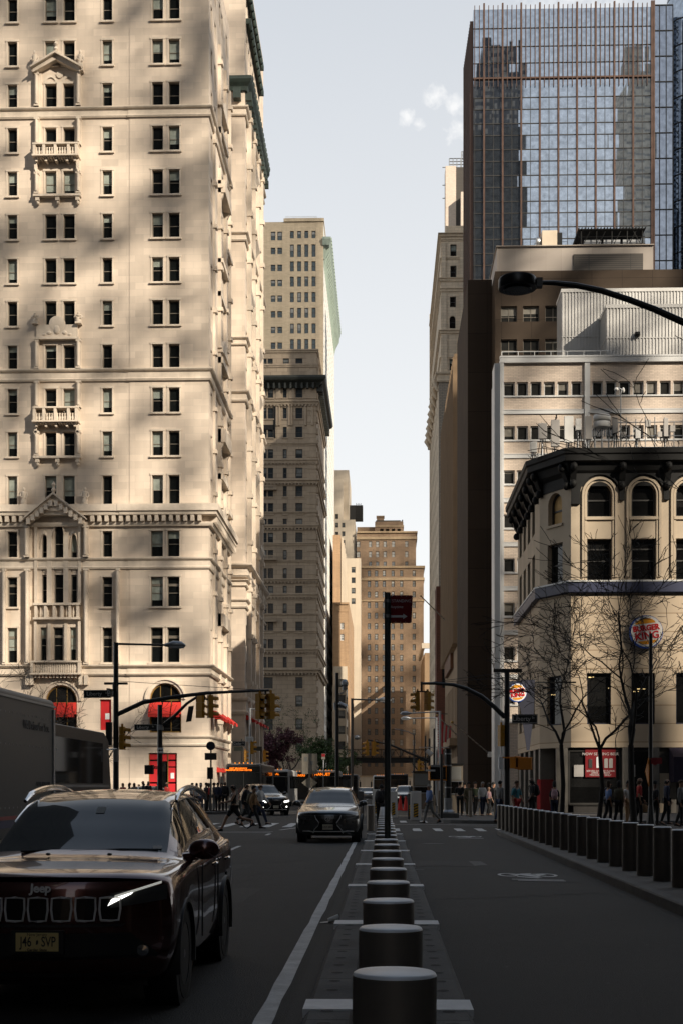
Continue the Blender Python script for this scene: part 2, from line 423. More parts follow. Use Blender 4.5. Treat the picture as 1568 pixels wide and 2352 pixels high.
# ================================================================ the tall pale stone office building on the left
Y1 = 125.
def zz(y): return Z(y, Y1)
xc = X(480, Y1); xb = X(298, Y1); xl = -45.
B1 = T('office_building', 'tall pale limestone office building with stone balconies, gables and red awnings', 'building', ((xl + xc) / 2, Y1 + 8, 0))
ROWS = [(y, y + 57) for y in (-120, -20, 81.7, 181, 282, 382.6, 483, 585, 684, 785.5, 886, 986)] + [(1087.6, 1155)]
COLA, COLB, COLC, COLD = [(18, 40)], [(104, 130), (146, 172)], [(236, 258)], [(350, 375), (388, 413)]
wl, wr = [], []
for y0, y1 in ROWS:
    for a, b in COLA + COLB + COLC: wl.append((a, b, y0, y1))
    for a, b in COLD: wr.append((a, b, y0, y1))
for y0, y1 in ((1216, 1276), (1322, 1391), (1439, 1520)):
    for a, b in COLA + COLC: wl.append((a, b, y0, y1))
    for a, b in COLD: wr.append((a - 3, b, y0, y1))
for a, b in ((93, 107), (123, 145), (161, 175)): wl.append((a, b, 1438, 1515))
lanc = [(96, 109, 1220, 1384), (125, 146, 1196, 1384), (163, 177, 1220, 1384)]
TOP = 79.
def rc(w, x0): return (X(w[0], Y1) - x0, X(w[1], Y1) - x0, zz(w[3]), zz(w[2]))
mb = MB()
opl = [rc(w, xl) for w in wl] + [rc(w, xl) + (1.2,) for w in lanc]
arch_l = (105, 177, 1690, 1572); arch_r = (344, 417, 1682, 1568)
def rca(q, x0): return (X(q[0], Y1) - x0, X(q[1], Y1) - x0, zz(q[2]), zz(q[3]))
opl += [rca(arch_l, xl) + (True,), rca((230, 256, 1676, 1605), xl), rca((16, 42, 1690, 1600), xl)]
opr = [rc(w, xb) for w in wr] + [rca(arch_r, xb) + (True,), rca((342, 407, 1847, 1729), xb)]
facade(mb, (xl, Y1 + .05), (1, 0), xb - xl, 0, TOP, opl, .35)
facade(mb, (xb, Y1), (1, 0), xc - xb, 0, TOP, opr, .35)
mb.poly([(xb, Y1 + .05, 0), (xb, Y1, 0), (xb, Y1, TOP), (xb, Y1 + .05, TOP)])
YE = 141.6
# street side with projecting window bays
sidew = []
SROWS = [(zz(b), zz(a)) for a, b in ROWS] + [(zz(b), zz(a)) for a, b in ((1216, 1276), (1322, 1391), (1439, 1520), (1600, 1680))]
for z0, z1 in SROWS:
    for a in (1.5, 4.3, 8.0, 9.9, 13.6): sidew.append((a, a + 1.05, z0, z1))
facade(mb, (xc, Y1), (0, 1), YE - Y1, 0, TOP, sidew, .3)
mb.poly([(xc, YE, 0), (xl, YE, 0), (xl, YE, TOP), (xc, YE, TOP)]); mb.poly([(xl, YE, 0), (xl, Y1 + .05, 0), (xl, Y1 + .05, TOP), (xl, YE, TOP)])
mb.poly([(xl, Y1 + .05, TOP), (xb, Y1 + .05, TOP), (xb, Y1, TOP), (xc, Y1, TOP), (xc, YE, TOP), (xl, YE, TOP)])
mb.build('wall', ['limestone'], B1)
# windows, each with its own sill and surround
GD = ['glass_dark', 'frame_stone']
for lst, x0, yy in ((wl, xl, Y1 + .05), (wr, xb, Y1)):
    for w in lst:
        a, b, c, d = rc(w, x0)
        st = {'rails': (.5,)} if w[2] < 1300 else {'rails': (.46, .70, .72, .74, .76)}
        if w[0] in (93, 123, 161): window(B1, (x0, yy), (1, 0), a, b, c, d, GD, st, .35, None)
        else: window(B1, (x0, yy), (1, 0), a, b, c, d, GD, st, .35, ('limestone_trim', .2, .2, .16), head=.13)
for w in lanc:
    a, b, c, d = rc(w, xl); window(B1, (xl, Y1 + .05), (1, 0), a, b, c, d, GD, {'arch': 1.2, 'rails': (.2, .4, .74)}, .35, name='lancet_window')
many_windows(B1, 'side_window', (xc, Y1), (0, 1), sidew, GD, {}, .3)
for q, x0, yy in ((arch_l, xl, Y1 + .05), (arch_r, xb, Y1)):
    a, b, c, d = rca(q, x0); window(B1, (x0, yy), (1, 0), a, b, c, d, ['glass_shop', 'gold_metal'], {'arch': True, 'rails': (.52, .66), 'bars': (.33, .67), 'f': .12}, .35, name='arched_window')
# red awnings over the arched shop windows
def awning(par, x0, x1, ztop, zbot, y, out):
    b = MB(); b.poly([(x0, y, ztop), (x1, y, ztop), (x1, y - out, zbot), (x0, y - out, zbot)]); b.poly([(x0, y - out, zbot), (x1, y - out, zbot), (x1, y - out, zbot - .28), (x0, y - out, zbot - .28)])
    b.poly([(x0, y, ztop), (x0, y - out, zbot), (x0, y, zbot)]); b.poly([(x1, y, ztop), (x1, y - out, zbot), (x1, y, zbot)])
    b.tube([(x0, y - out, zbot), (x1, y - out, zbot)], .03, 6)
    return b.build('awning', ['red_cloth'], par)
for a, b in ((344, 372), (375, 393), (396, 416), (107, 131), (134, 152), (156, 176)): awning(B1, X(a, Y1), X(b, Y1), zz(1612), zz(1640), Y1 + .05, .9)
b = MB(); b.box(X(231, Y1), X(255, Y1), Y1 + .3, Y1 + .42, zz(1676), zz(1606)); b.build('red_panel', ['red_paint'], B1)
b = MB(); b.box(X(241, Y1), X(251, Y1), Y1 + .28, Y1 + .298, zz(1651), zz(1637)); b.build('notice', ['sign_white'], B1)
# red framed entrance
b = MB()
for q0, q1 in ((342, 364), (385, 407)):
    for s0, s1 in ((1847, 1800), (1796, 1763), (1760, 1748), (1744, 1731)): b.box(X(q0, Y1) + .05, X(q1, Y1) - .05, Y1 + .2, Y1 + .3, zz(s0), zz(s1))
b.box(X(364, Y1), X(385, Y1), Y1 + .2, Y1 + .3, zz(1748), zz(1731))
dr = b.build('entrance_door', ['red_paint'], B1)
b = MB(); b.box(X(342, Y1), X(407, Y1), Y1 + .32, Y1 + .345, 0, zz(1730)); b.build('door_glass', ['glass_shop'], dr)
b = MB()
for q in (342, 363, 385, 405.5): b.box(X(q, Y1), X(q, Y1) + .07, Y1 + .12, Y1 + .315, 0, zz(1730))
b.build('door_frame', ['gold_metal'], dr)
b = MB(); b.box(X(392, Y1), X(400, Y1), Y1 + .16, Y1 + .198, zz(1788), zz(1775)); b.build('notice', ['sign_white'], dr)
# string courses and cornices running round the corner
path = [(xl, Y1 + .05), (xb, Y1 + .05), (xb, Y1), (xc, Y1), (xc, YE)]
S3 = ((0, .4), (.15, .6), (.25, .35), (.72, .35), (.8, .8), (.9, 1.))
for y0, y1, o_ in ((261.8, 237.6, .38), (870, 842, .42), (1304, 1278, .34), (1550, 1525.7, .5), (1713, 1689, .34)):
    b = MB(); band(b, path, zz(y0), zz(y1), o_, 0, S3); b.build('string_course', ['limestone_trim'], B1)
b = MB(); band(b, path, zz(1182), zz(1158), .95, 0, ((0, .8), (.3, .85), (.35, 1.), (.8, 1.))); band(b, path, zz(1206), zz(1197), .35, 0, ((0, .8), (.5, 1.)))
k = xl
while k < xc - .3:
    if not (X(62, Y1) < k < X(196, Y1)):
        yy = Y1 + .05 if k < xb else Y1
        b.box(k, k + .33, yy - .7, yy, zz(1197) + .02, zz(1182) + .01)
    k += .645
k = Y1 + .3
while k < YE: b.box(xc, xc + .7, k, k + .33, zz(1197) + .02, zz(1182) + .01); k += .645
b.build('cornice', ['limestone_trim'], B1)
# ornament of the second bay: pilasters, balconies, gables, statues
def fr(xa, xb_, ya, yb, out, mbb=None, back=0.): (mbb or MB()).box(X(xa, Y1), X(xb_, Y1), Y1 + .05 - out, Y1 + .05 + back, zz(yb), zz(ya))
def balcony(y0, y1):
    b = MB(); fr(80, 186, y1 - 3.5, y1, 1.1, b); fr(81, 185, y0, y0 + 3.5, 1.08, b)
    for q in (82, 104, 130, 160, 178): fr(q, q + 6, y0 + 3.5, y1 - 3.5, 1.04, b); 
    n = 16
    for i in range(n):
        x = X(90 + (178 - 90) * i / (n - 1), Y1); b.lathe([(.05, 0), (.11, .25), (.05, .5), (.09, .66)], (x, Y1 - .82, zz(y1 - 3.5)), 8)
    for q in (86, 108, 131, 156, 174): fr(q, q + 5, y1, y1 + 9, .75, b)
    for q in range(14): fr(91 + 6 * q, 94 + 6 * q, y1, y1 + 3.4, .9, b)
    for q in (82, 178): fr(q, q + 6, y1, y1 + 26, .5, b); b.ell((X(q + 3, Y1), Y1 - .3, zz(y1 + 28)), (.14, .25, .3), 8, 5)
    return b.build('balcony', ['limestone_trim'], B1)
balcony(328, 358); balcony(934, 969)
def console_sill(y):
    b = MB(); fr(79, 188, y, y + 5, .55, b)
    for q in (84, 130, 176): fr(q, q + 9, y + 5, y + 14, .45, b); b.ell((X(q + 4.5, Y1), Y1 - .15, zz(y + 18)), (.17, .25, .2), 8, 5)
    b.build('console_sill', ['limestone_trim'], B1)
console_sill(440); console_sill(1044)
def pilasters(y0, y1, xs=((82, 91), (178, 187)), out=.4):
    for a, c in xs:
        b = MB(); fr(a, c, y0, y1, out, b); fr(a - 1, c + 1, y0, y0 + 5, out + .1, b); fr(a - 1, c + 1, y1 - 4, y1, out + .1, b)
        b.lathe([(.13, 0), (.13, zz(y0 + 6) - zz(y1 - 5))], (X((a + c) / 2, Y1), Y1 + .05 - out - .06, zz(y1 - 5)), 8)
        b.build('pilaster', ['limestone_trim'], B1)
pilasters(158, 236); pilasters(262, 326); pilasters(388, 438); pilasters(775, 842); pilasters(870, 932); pilasters(986, 1043)
pilasters(1205, 1278, ((60, 70), (195, 205)), .6); pilasters(1304, 1525, ((60, 70), (195, 205), (270, 276), (10, 15)), .5)
def statue(xd, y0, y1):
    b = MB(); x = X(xd, Y1); h = zz(y0) - zz(y1); z = zz(y1); y = Y1 - .35
    b.box(x - .28, x + .28, y - .28, y + .4, z, z + h * .14)
    b.lathe([(.24, .14), (.26, .3), (.17, .5), (.25, .66), (.2, .74), (.08, .79), (.13, .86), (.12, .94), (.03, 1.)], (x, y, z), 10) if False else None
    b.lathe([(r_, h * t) for r_, t in ((.25, .14), (.28, .3), (.18, .52), (.27, .68), (.22, .77), (.08, .80), (.13, .86), (.12, .94), (.03, 1.))], (x, y, z), 10)
    b.tube([(x - .24, y, z + h * .72), (x - .34, y - .1, z + h * .55), (x - .1, y - .26, z + h * .5)], [.09, .08, .06], 6)
    b.tube([(x + .24, y, z + h * .72), (x + .34, y - .1, z + h * .55), (x + .2, y - .26, z + h * .42)], [.09, .08, .06], 6)
    b.build('statue', ['limestone_trim'], B1)
for q in ((83, 108, 158), (187, 108, 158), (84, 712, 740), (183, 712, 740), (58, 1116, 1162), (198, 1116, 1162)): statue(*q)
def gable(xm, ypk, xs, ysh, th, out, arch=None, dent=False):
    b = MB(); x0, x1, xp = X(xs[0], Y1), X(xs[1], Y1), X(xm, Y1); y = Y1 + .05
    M = None
    po = [(x0, zz(ysh)), (xp, zz(ypk)), (x1, zz(ysh)), (x1, zz(ysh + th)), (xp, zz(ypk + th * 1.25)), (x0, zz(ysh + th))]
    for half in ((0, 1, 4, 5), (1, 2, 3, 4)): b.prism([po[i] for i in half], y - out, y)
    top = [(x0 - .15, zz(ysh - 2)), (xp, zz(ypk - 5)), (x1 + .15, zz(ysh - 2)), (x1 + .15, zz(ysh + 2)), (xp, zz(ypk)), (x0 - .15, zz(ysh + 2))]
    for half in ((0, 1, 4, 5), (1, 2, 3, 4)): b.prism([top[i] for i in half], y - out - .35, y)
    if dent:
        n = 6
        for s in (0, 1):
            for i in range(n):
                t = (i + .6) / (n + .2); xa = x0 + (xp - x0) * t if s == 0 else x1 + (xp - x1) * t; za = zz(ysh + th) + (zz(ypk + th * 1.25) - zz(ysh + th)) * t
                b.box(xa - .17, xa + .17, y - out - .3, y - out + .1, za - .1, za + .42)
    b.lathe([(.1, 0), (.22, .25), (.08, .5), (.2, .7), (.03, 1.0)], (xp, y - out, zz(ypk - 5)), 8)
    for s in (-1, 1):                                          # carved infill under the slopes
        pass
    return b.build('gable', ['limestone_trim'], B1)
gable(133, 122, (80, 188), 153, 9, .75)
gable(129, 1136, (66, 198), 1190, 16, .9, dent=True)
b = MB()                                                       # tracery above the paired windows under the upper gable
for cx in (117.5, 159):
    K = 8; r0, r1 = .62, .42
    for k_ in range(K):
        a0, a1 = PI * k_ / K, PI * (k_ + 1) / K
        P_ = lambda r, a: (X(cx, Y1) + r * math.cos(a), Y1 - .05, zz(181) + .05 + r * 1.25 * math.sin(a))
        b.poly([P_(r0, a0), P_(r1, a0), P_(r1, a1), P_(r0, a1)])
b.lathe([(.32, -.07), (.32, .07)], (X(138, Y1), Y1 + .02, zz(160)), 12, 0, Matrix.Rotation(PI / 2, 4, 'X'))
fr(91, 96, 150, 236, .16, b); fr(171, 178, 150, 236, .16, b); fr(132, 144, 178, 236, .2, b)
b.build('tracery', ['limestone_trim'], B1)
b = MB()                                                       # carved crest over the middle bay
fr(86, 180, 740, 770, .3, b); fr(82, 184, 770, 775, .55, b)
b.lathe([(.72, 0), (.72, .32), (.58, .36)], (X(133, Y1), Y1 + .05, zz(738)), 18, 0, Matrix.Rotation(PI / 2, 4, 'X')); b.ell((X(133, Y1), Y1 - .28, zz(752)), (.30, .12, .42), 10, 6)
for s in (-1, 1): b.ell((X(133, Y1) + s * .7, Y1 - .25, zz(759)), (.24, .1, .18), 8, 5); b.ell((X(133, Y1) + s * 1.15, Y1 - .24, zz(763)), (.2, .08, .12), 8, 5)
b.build('crest', ['limestone_trim'], B1)
b = MB()                                                       # stone frames between and round the triple windows
for q in ((79, 186, 1383, 1388), (79, 186, 1416, 1421)): fr(*q, .55, b)
for q in (82, 104, 124, 142, 160, 178): fr(q, q + 6, 1388, 1416, .45, b)
for i in range(18):
    if i % 6 in (1, 2, 4): b.lathe([(.05, 0), (.12, .35), (.05, .75), (.09, 1.0)], (X(90 + 5 * i, Y1), Y1 - .15, zz(1415)), 8)
for q in (112, 150): fr(q - 3, q + 8, 1225, 1383, .18, b); fr(q - 1, q + 6, 1430, 1522, .2, b)
for q in (80, 181): fr(q, q + 7, 1200, 1383, .22, b); fr(q, q + 6, 1425, 1522, .3, b)
for a, c in ((96, 109), (125, 146), (163, 177)): b.box(X(a, Y1) + .01, X(c, Y1) - .01, Y1 + .18, Y1 + .3, zz(1316), zz(1290)); b.box(X(a + 3, Y1), X(c - 3, Y1), Y1 + .12, Y1 + .2, zz(1310), zz(1296))
for a, c, y in ((94, 111, 1222), (123, 148, 1198), (161, 179, 1222)):
    K = 10; cx = (a + c) / 2; rx = X(c, Y1) - X(cx, Y1)
    for k_ in range(K):
        P_ = lambda r, an, d: (X(cx, Y1) + rx * r * math.cos(an), Y1 + d, zz(y) - 1.3 + 1.3 * r * math.sin(an))
        a0, a1 = PI * k_ / K, PI * (k_ + 1) / K
        b.poly([P_(1.0, a0, -.1), P_(1.35, a0, 0.1), P_(1.35, a1, 0.1), P_(1.0, a1, -.1)]); b.poly([P_(1.0, a0, -.1), P_(1.0, a1, -.1), P_(1.0, a1, .2), P_(1.0, a0, .2)])
b.build('window_surround', ['limestone_trim'], B1)
b = MB(); fr(76, 190, 1517, 1521, .95, b); fr(74, 192, 1545, 1549, 1.0, b)
for i in range(20): b.lathe([(.06, 0), (.13, .35), (.06, .75), (.1, .98)], (X(84 + 5.1 * i, Y1), Y1 - .6, zz(1545)), 8)
for q in (76, 184): fr(q, q + 6, 1520, 1546, .92, b)
for q in (62, 72, 184, 196): fr(q, q + 8, 1549, 1572, .55, b)
for i in range(12): fr(84 + 8.4 * i, 88 + 8.4 * i, 1549, 1556, .7, b)
b.build('balustrade', ['limestone_trim'], B1)
for q, yy in ((arch_l, Y1 + .05), (arch_r, Y1)):                 # archivolts of the shop arches
    b = MB(); r = (X(q[1], Y1) - X(q[0], Y1)) / 2; cx = (X(q[0], Y1) + X(q[1], Y1)) / 2; zc = zz(q[3]) - r; K = 18
    for k_ in range(K):
        a0, a1 = PI * k_ / K, PI * (k_ + 1) / K
        P_ = lambda rr, an, d: (cx + rr * math.cos(an), yy + d, zc + rr * math.sin(an))
        for ra, rb, da, db in ((r + .02, r + .28, -.06, -.12), (r + .28, r + .42, -.22, -.22), (r + .42, r + .42, -.22, .02), (r + .28, r + .28, -.12, -.22)):
            b.poly([P_(ra, a0, da), P_(rb, a0, db), P_(rb, a1, db), P_(ra, a1, da)])
    b.build('arch_moulding', ['limestone_trim'], B1)
# ornament on the street side, seen along the wall
for n_, (ya, out, segs) in enumerate(((3.2, .2, ((237, 842), (870, 1158), (1206, 1525))), (7.0, .3, ((0, 237), (300, 842), (880, 1158), (1206, 1690))), (11.8, .3, ((0, 237), (262, 842), (870, 1158), (1206, 1690))), (15.8, .25, ((0, 1158), (1206, 1800))))):
    for y0, y1 in segs:
        b = MB(); b.box(xc - .05, xc + out, Y1 + ya, Y1 + ya + .55, zz(y1), zz(y0))
        for y in range(int(y0) + 40, int(y1), 100): b.box(xc - .05, xc + out + .18, Y1 + ya - .12, Y1 + ya + .67, zz(y + 9), zz(y))
        b.build('side_pilaster', ['limestone_trim'], B1)
for ya, yb, y0, y1, out in ((7.0, 12.4, 330, 360, 1.3), (7.0, 12.4, 200, 215, .8), (7.0, 12.4, 520, 530, .9), (7.0, 12.4, 935, 968, 1.3), (7.0, 12.4, 760, 775, .9), (7., 12.4, 600, 612, .6), (7.0, 12.4, 1044, 1058, .9), (7.0, 12.4, 1385, 1416, 1.0), (12.8, 16.4, 1100, 1112, .8), (12.8, 16.4, 440, 450, .7)):
    b = MB(); b.box(xc - .05, xc + out * .55, Y1 + ya, Y1 + yb, zz(y1), zz(y0))
    for q in (ya + .1, yb - .5): b.prism([(xc, zz(y1 + 22)), (xc, zz(y1) + .01), (xc + out * .45, zz(y1) + .01), (xc + out * .28, zz(y1 + 12))], Y1 + q, Y1 + q + .4)
    b.build('side_balcony', ['limestone_trim'], B1)
for yy in (9.7,):
    for ypk, ysh in ((110, 150), (1110, 1180), (700, 740)):
        b = MB()
        for s in (-1, 1): b.poly([(xc + .45, Y1 + yy, zz(ypk)), (xc + .45, Y1 + yy + s * 3, zz(ysh)), (xc, Y1 + yy + s * 3, zz(ysh)), (xc, Y1 + yy, zz(ypk))])
        b.poly([(xc + .45, Y1 + yy - 3, zz(ysh)), (xc + .45, Y1 + yy + 3, zz(ysh)), (xc + .45, Y1 + yy, zz(ypk))])
        b.poly([(xc + .45, Y1 + yy - 3, zz(ysh)), (xc + .45, Y1 + yy + 3, zz(ysh)), (xc, Y1 + yy + 3, zz(ysh)), (xc, Y1 + yy - 3, zz(ysh))])
        b.build('side_gable', ['limestone_trim'], B1)
def side_awning(par, xw, y0, y1, zt, zb, out):
    b = MB(); b.poly([(xw, y0, zt), (xw, y1, zt), (xw + out, y1, zb), (xw + out, y0, zb)]); b.poly([(xw + out, y0, zb), (xw + out, y1, zb), (xw + out, y1, zb - .3), (xw + out, y0, zb - .3)])
    for y in (y0, y1): b.poly([(xw, y, zt), (xw + out, y, zb), (xw, y, zb)])
    return b.build('awning', ['red_cloth'], par)
for i in range(5): side_awning(B1, xc, Y1 + 1.3 + i * 3.1, Y1 + 3. + i * 3.1, zz(1625), zz(1645), 1.0)
for i in range(2): side_awning(B1, xc, Y1 + 6 + i * 4.1, Y1 + 8. + i * 4.1, zz(1760), zz(1772), 1.0)

# ================================================================ its neighbour with the green copper cornice
Y2 = 150.
def z2(y): return Z(y, Y2)
xe = X(563, Y2); Y2E = 173.
B2 = T('office_building', 'pale stone office building with a green copper cornice, second along the left pavement', 'building', (xe - 8, Y2 + 10, 0))
mb = MB(); facade(mb, (xe - 16, Y2), (1, 0), 16, 0, 92, [], .3)
sw2 = []
for z0 in range(5, 88, 4):
    for a in (1.2, 3.6, 6.2, 8.4, 11, 13.4, 16, 18.6): sw2.append((a, a + 1.2, z0, z0 + 2.3))
facade(mb, (xe, Y2), (0, 1), Y2E - Y2, 0, 92, sw2, .3)
mb.poly([(xe, Y2E, 0), (xe - 16, Y2E, 0), (xe - 16, Y2E, 92), (xe, Y2E, 92)]); mb.poly([(xe - 16, Y2E, 0), (xe - 16, Y2, 0), (xe - 16, Y2, 92), (xe - 16, Y2E, 92)]); mb.poly([(xe - 16, Y2, 92), (xe, Y2, 92), (xe, Y2E, 92), (xe - 16, Y2E, 92)])
mb.build('wall', ['limestone'], B2)
many_windows(B2, 'window', (xe, Y2), (0, 1), sw2, GD, {}, .3)
p2 = [(xe - 16, Y2), (xe, Y2), (xe, Y2E)]
for y0, y1, o_ in ((262, 240, .4), (550, 530, .4), (790, 772, .4), (920, 895, .45), (1325, 1295, .8), (1345, 1330, .4), (1395, 1375, .4), (1640, 1600, .4)):
    b = MB(); band(b, p2, z2(y0), z2(y1), o_, 0, S3); b.build('string_course', ['limestone_trim'], B2)
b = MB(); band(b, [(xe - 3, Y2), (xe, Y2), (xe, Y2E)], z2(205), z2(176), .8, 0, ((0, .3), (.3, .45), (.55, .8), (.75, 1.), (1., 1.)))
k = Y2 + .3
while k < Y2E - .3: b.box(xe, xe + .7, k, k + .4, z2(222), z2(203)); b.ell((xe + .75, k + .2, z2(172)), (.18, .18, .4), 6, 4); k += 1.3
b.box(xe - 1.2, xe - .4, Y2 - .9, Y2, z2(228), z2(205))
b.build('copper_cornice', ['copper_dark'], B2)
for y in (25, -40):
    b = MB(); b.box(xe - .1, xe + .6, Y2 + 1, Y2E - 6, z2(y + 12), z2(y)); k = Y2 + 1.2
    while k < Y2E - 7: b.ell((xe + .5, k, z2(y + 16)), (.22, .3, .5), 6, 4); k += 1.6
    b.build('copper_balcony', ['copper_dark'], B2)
for i, ya in enumerate((2.6, 7.6, 12.6, 17.6)):
    b = MB(); b.box(xe - .05, xe + .45, Y2 + ya, Y2 + ya + .6, 0, z2(222))
    for y in range(240, 1600, 110): b.box(xe - .05, xe + .62, Y2 + ya - .1, Y2 + ya + .7, z2(y + 10), z2(y))
    b.build('side_pilaster', ['limestone_trim'], B2)
for y, ya, yb, out in ((300, 8, 12, .9), (470, 8, 12, 1.0), (640, 3, 7, .8), (820, 13, 17, .9), (1040, 8, 12, 1.), (1200, 13, 18, 1.), (700, 13, 17, .9)):
    b = MB(); out *= .6; b.box(xe, xe + out, Y2 + ya, Y2 + yb, z2(y + 10), z2(y)); b.prism([(xe, z2(y + 30)), (xe, z2(y + 10)), (xe + out, z2(y + 10))], Y2 + ya + .2, Y2 + yb - .2); b.build('side_balcony', ['limestone_trim'], B2)
for i in range(5): side_awning(B2, xe, Y2 + 1.3 + i * 4, Y2 + 3.2 + i * 4, z2(1640), z2(1652), 1.0)

# ================================================================ dark grey stone building with the black cornice
Y3 = 300.
def z3(y): return Z(y, Y3)
x3, x3l, Y3E = X(727, Y3), X(590, Y3), 339.
B3 = T('office_building', 'grey rusticated stone building under a heavy black cornice', 'building', (x3 - 8, Y3 + 15, 0))
rows3 = [y for y in (935, 978.5, 1030, 1072.5, 1114.5, 1154, 1190, 1222, 1262, 1304, 1344.5, 1385, 1427, 1467, 1508)]
w3 = []
for y in rows3 + [885]:
    h = 25
    for a, b in ((598, 613), (615.5, 628), (650, 659), (679, 695)): w3.append((a, b, y + (0 if y != 885 else 4), y + h if y != 885 else 912))
for y in (1555, 1597, 1650, 1700):
    for a, b in ((600, 627), (679, 695)): w3.append((a, b, y, y + 26))
for a, b in ((598, 613), (615, 627), (650, 664), (679, 695)): w3.append((a, b, 821, 838))
mb = MB(); facade(mb, (x3l, Y3), (1, 0), x3 - x3l, 0, z3(803), [(X(a, Y3) - x3l, X(b, Y3) - x3l, z3(d), z3(c)) for a, b, c, d in w3], .3)
s3 = [(a, a + 1.4, z3(y + 25), z3(y)) for y in rows3 for a in (3, 8, 13, 18, 23, 28)]
facade(mb, (x3, Y3), (0, 1), Y3E - Y3, 0, z3(803), s3, .3)
mb.poly([(x3, Y3E, 0), (x3l, Y3E, 0), (x3l, Y3E, z3(803)), (x3, Y3E, z3(803))]); mb.poly([(x3l, Y3E, 0), (x3l, Y3, 0), (x3l, Y3, z3(803)), (x3l, Y3E, z3(803))]); mb.poly([(x3l, Y3, z3(803)), (x3, Y3, z3(803)), (x3, Y3E, z3(803)), (x3l, Y3E, z3(803))])
mb.build('wall', ['grey_stone'], B3)
for a, b, c, d in w3: window(B3, (x3l, Y3), (1, 0), X(a, Y3) - x3l, X(b, Y3) - x3l, z3(d), z3(c), ['glass_grey', 'frame_dark'], {'f': .14}, .3, ('grey_trim', .2, .2, .2))
many_windows(B3, 'side_window', (x3, Y3), (0, 1), s3, ['glass_grey', 'frame_dark'], {}, .3)
p3 = [(x3l, Y3), (x3, Y3), (x3, Y3E)]
for y0, y1, o_ in ((842, 834, .3), (928, 918, .6), (1062, 1052, .5), (1109, 1099, .7), (1212, 1204, .6), (1252, 1245, .4), (1335, 1328, .6), (1371, 1362, .5), (1497, 1489, .6), (1546, 1534, 1.), (808, 801, .4), (1290, 1285, .3), (1412, 1408, .3), (1452, 1448, .3), (1020, 1015, .3), (1178, 1174, .3)):
    b = MB(); band(b, p3, z3(y0), z3(y1), o_, 0, ((0, .5), (.5, .6), (.6, 1.), (1., 1.)))
    if o_ > .45:
        k = x3l
        while k < x3: b.box(k, k + .3, Y3 - o_ * .8, Y3 + .1, z3(y0 + 4), z3(y0) + .01); k += .75
    b.build('string_course', ['grey_trim'], B3)
b = MB(); band(b, p3, z3(890), z3(866), 2.1, 0, ((0, .2), (.2, .3), (.45, .55), (.6, .9), (.8, 1.), (1., 1.)))
k = x3l
while k < x3: b.box(k, k + .4, Y3 - 1.2, Y3, z3(893), z3(880)); k += 1.2
k = Y3
while k < Y3E: b.box(x3, x3 + 1.3, k, k + .5, z3(897), z3(880)); k += 1.6
b.build('cornice', ['dark_cornice'], B3)
for a in (634, 640, 662, 668, 700, 716): b = MB(); b.cyl((X(a + 2, Y3), Y3 - .05, z3(976)), (X(a + 2, Y3), Y3 - .05, z3(930)), .28, .25, 8); b.build('column', ['grey_trim'], B3)
for a in (634, 664, 702): b = MB(); b.box(X(a, Y3), X(a + 12, Y3), Y3 - .2, Y3, z3(914), z3(888)); b.build('carved_panel', ['grey_trim'], B3)
b = MB(); b.box(X(597, Y3), X(630, Y3), Y3 - .12, Y3, z3(985), z3(974)); b.box(X(628.5, Y3), X(633, Y3), Y3 - .12, Y3 - .001, z3(1004), z3(930)); b.build('iron_bay', ['black_iron'], B3)
for y in (1115, 1276, 1418):
    b = MB(); b.box(x3l, X(636, Y3), Y3 - 1.1, Y3, z3(y + 10), z3(y + 8)); b.box(x3l, X(636, Y3), Y3 - 1.1, Y3 - .9, z3(y + 1.5), z3(y))
    for i in range(22): xx = x3l + (X(635, Y3) - x3l) * i / 21; b.box(xx, xx + .1, Y3 - 1.05, Y3 - .95, z3(y + 8), z3(y + 1.5))
    b.build('balcony', ['grey_trim'], B3)
for i in range(34):
    y = 820 + i * 27
    if y < 1700: b = MB(); b.box(x3 + .0, x3 + .35, Y3 + .2, Y3 + 1.6, z3(y + 13), z3(y)); b.box(x3 - 2., x3 + .02, Y3 - .1, Y3 + .1, z3(y + 13), z3(y)); b.build('quoin', ['grey_trim'], B3)

# ================================================================ tan tower with the pale green cornice
Y4 = 350.
def z4(y): return Z(y, Y4)
x4, x4l, Y4E = X(743, Y4), X(585, Y4), 425.
B4 = T('office_tower', 'tall buff brick tower with a mint green crowning cornice and white street front', 'building', (x4 - 8, Y4 + 25, 0))
w4 = []
for i, (y, h) in enumerate(((528, 17), (560, 28), (599, 22), (634, 22), (670, 22), (706, 22), (742, 22), (778, 22), (814, 22), (850, 22))):
    for a, b in ((666.5, 675.5), (683, 692), (699.5, 708.5), (716, 725)): w4.append((a, b, y - (1 if i else 0), y + h))
    for a, b in ((622.5, 633), (637.5, 648.5)): w4.append((a, b, y + (6 if i else 1), y + 21))
mb = MB(); T4 = z4(507)
facade(mb, (x4l, Y4), (1, 0), x4 - x4l, 0, T4, [(X(a, Y4) - x4l, X(b, Y4) - x4l, z4(d), z4(c)) for a, b, c, d in w4], .3, 0)
s4 = []
z_ = 6.
while z_ < z4(650):
    k = 2.
    while k < Y4E - Y4 - 3: s4.append((k, k + 2.2, z_, z_ + 2.3)); k += 4.
    z_ += 3.9
facade(mb, (x4, Y4), (0, 1), Y4E - Y4, 0, T4, s4, .25, 1)
mb.poly([(x4, Y4E, 0), (x4l, Y4E, 0), (x4l, Y4E, T4), (x4, Y4E, T4)], 0); mb.poly([(x4l, Y4E, 0), (x4l, Y4, 0), (x4l, Y4, T4), (x4l, Y4E, T4)], 0); mb.poly([(x4l, Y4, T4), (x4, Y4, T4), (x4, Y4E, T4), (x4l, Y4E, T4)], 0)
mb.build('wall', ['buff_brick', 'white_terracotta'], B4)
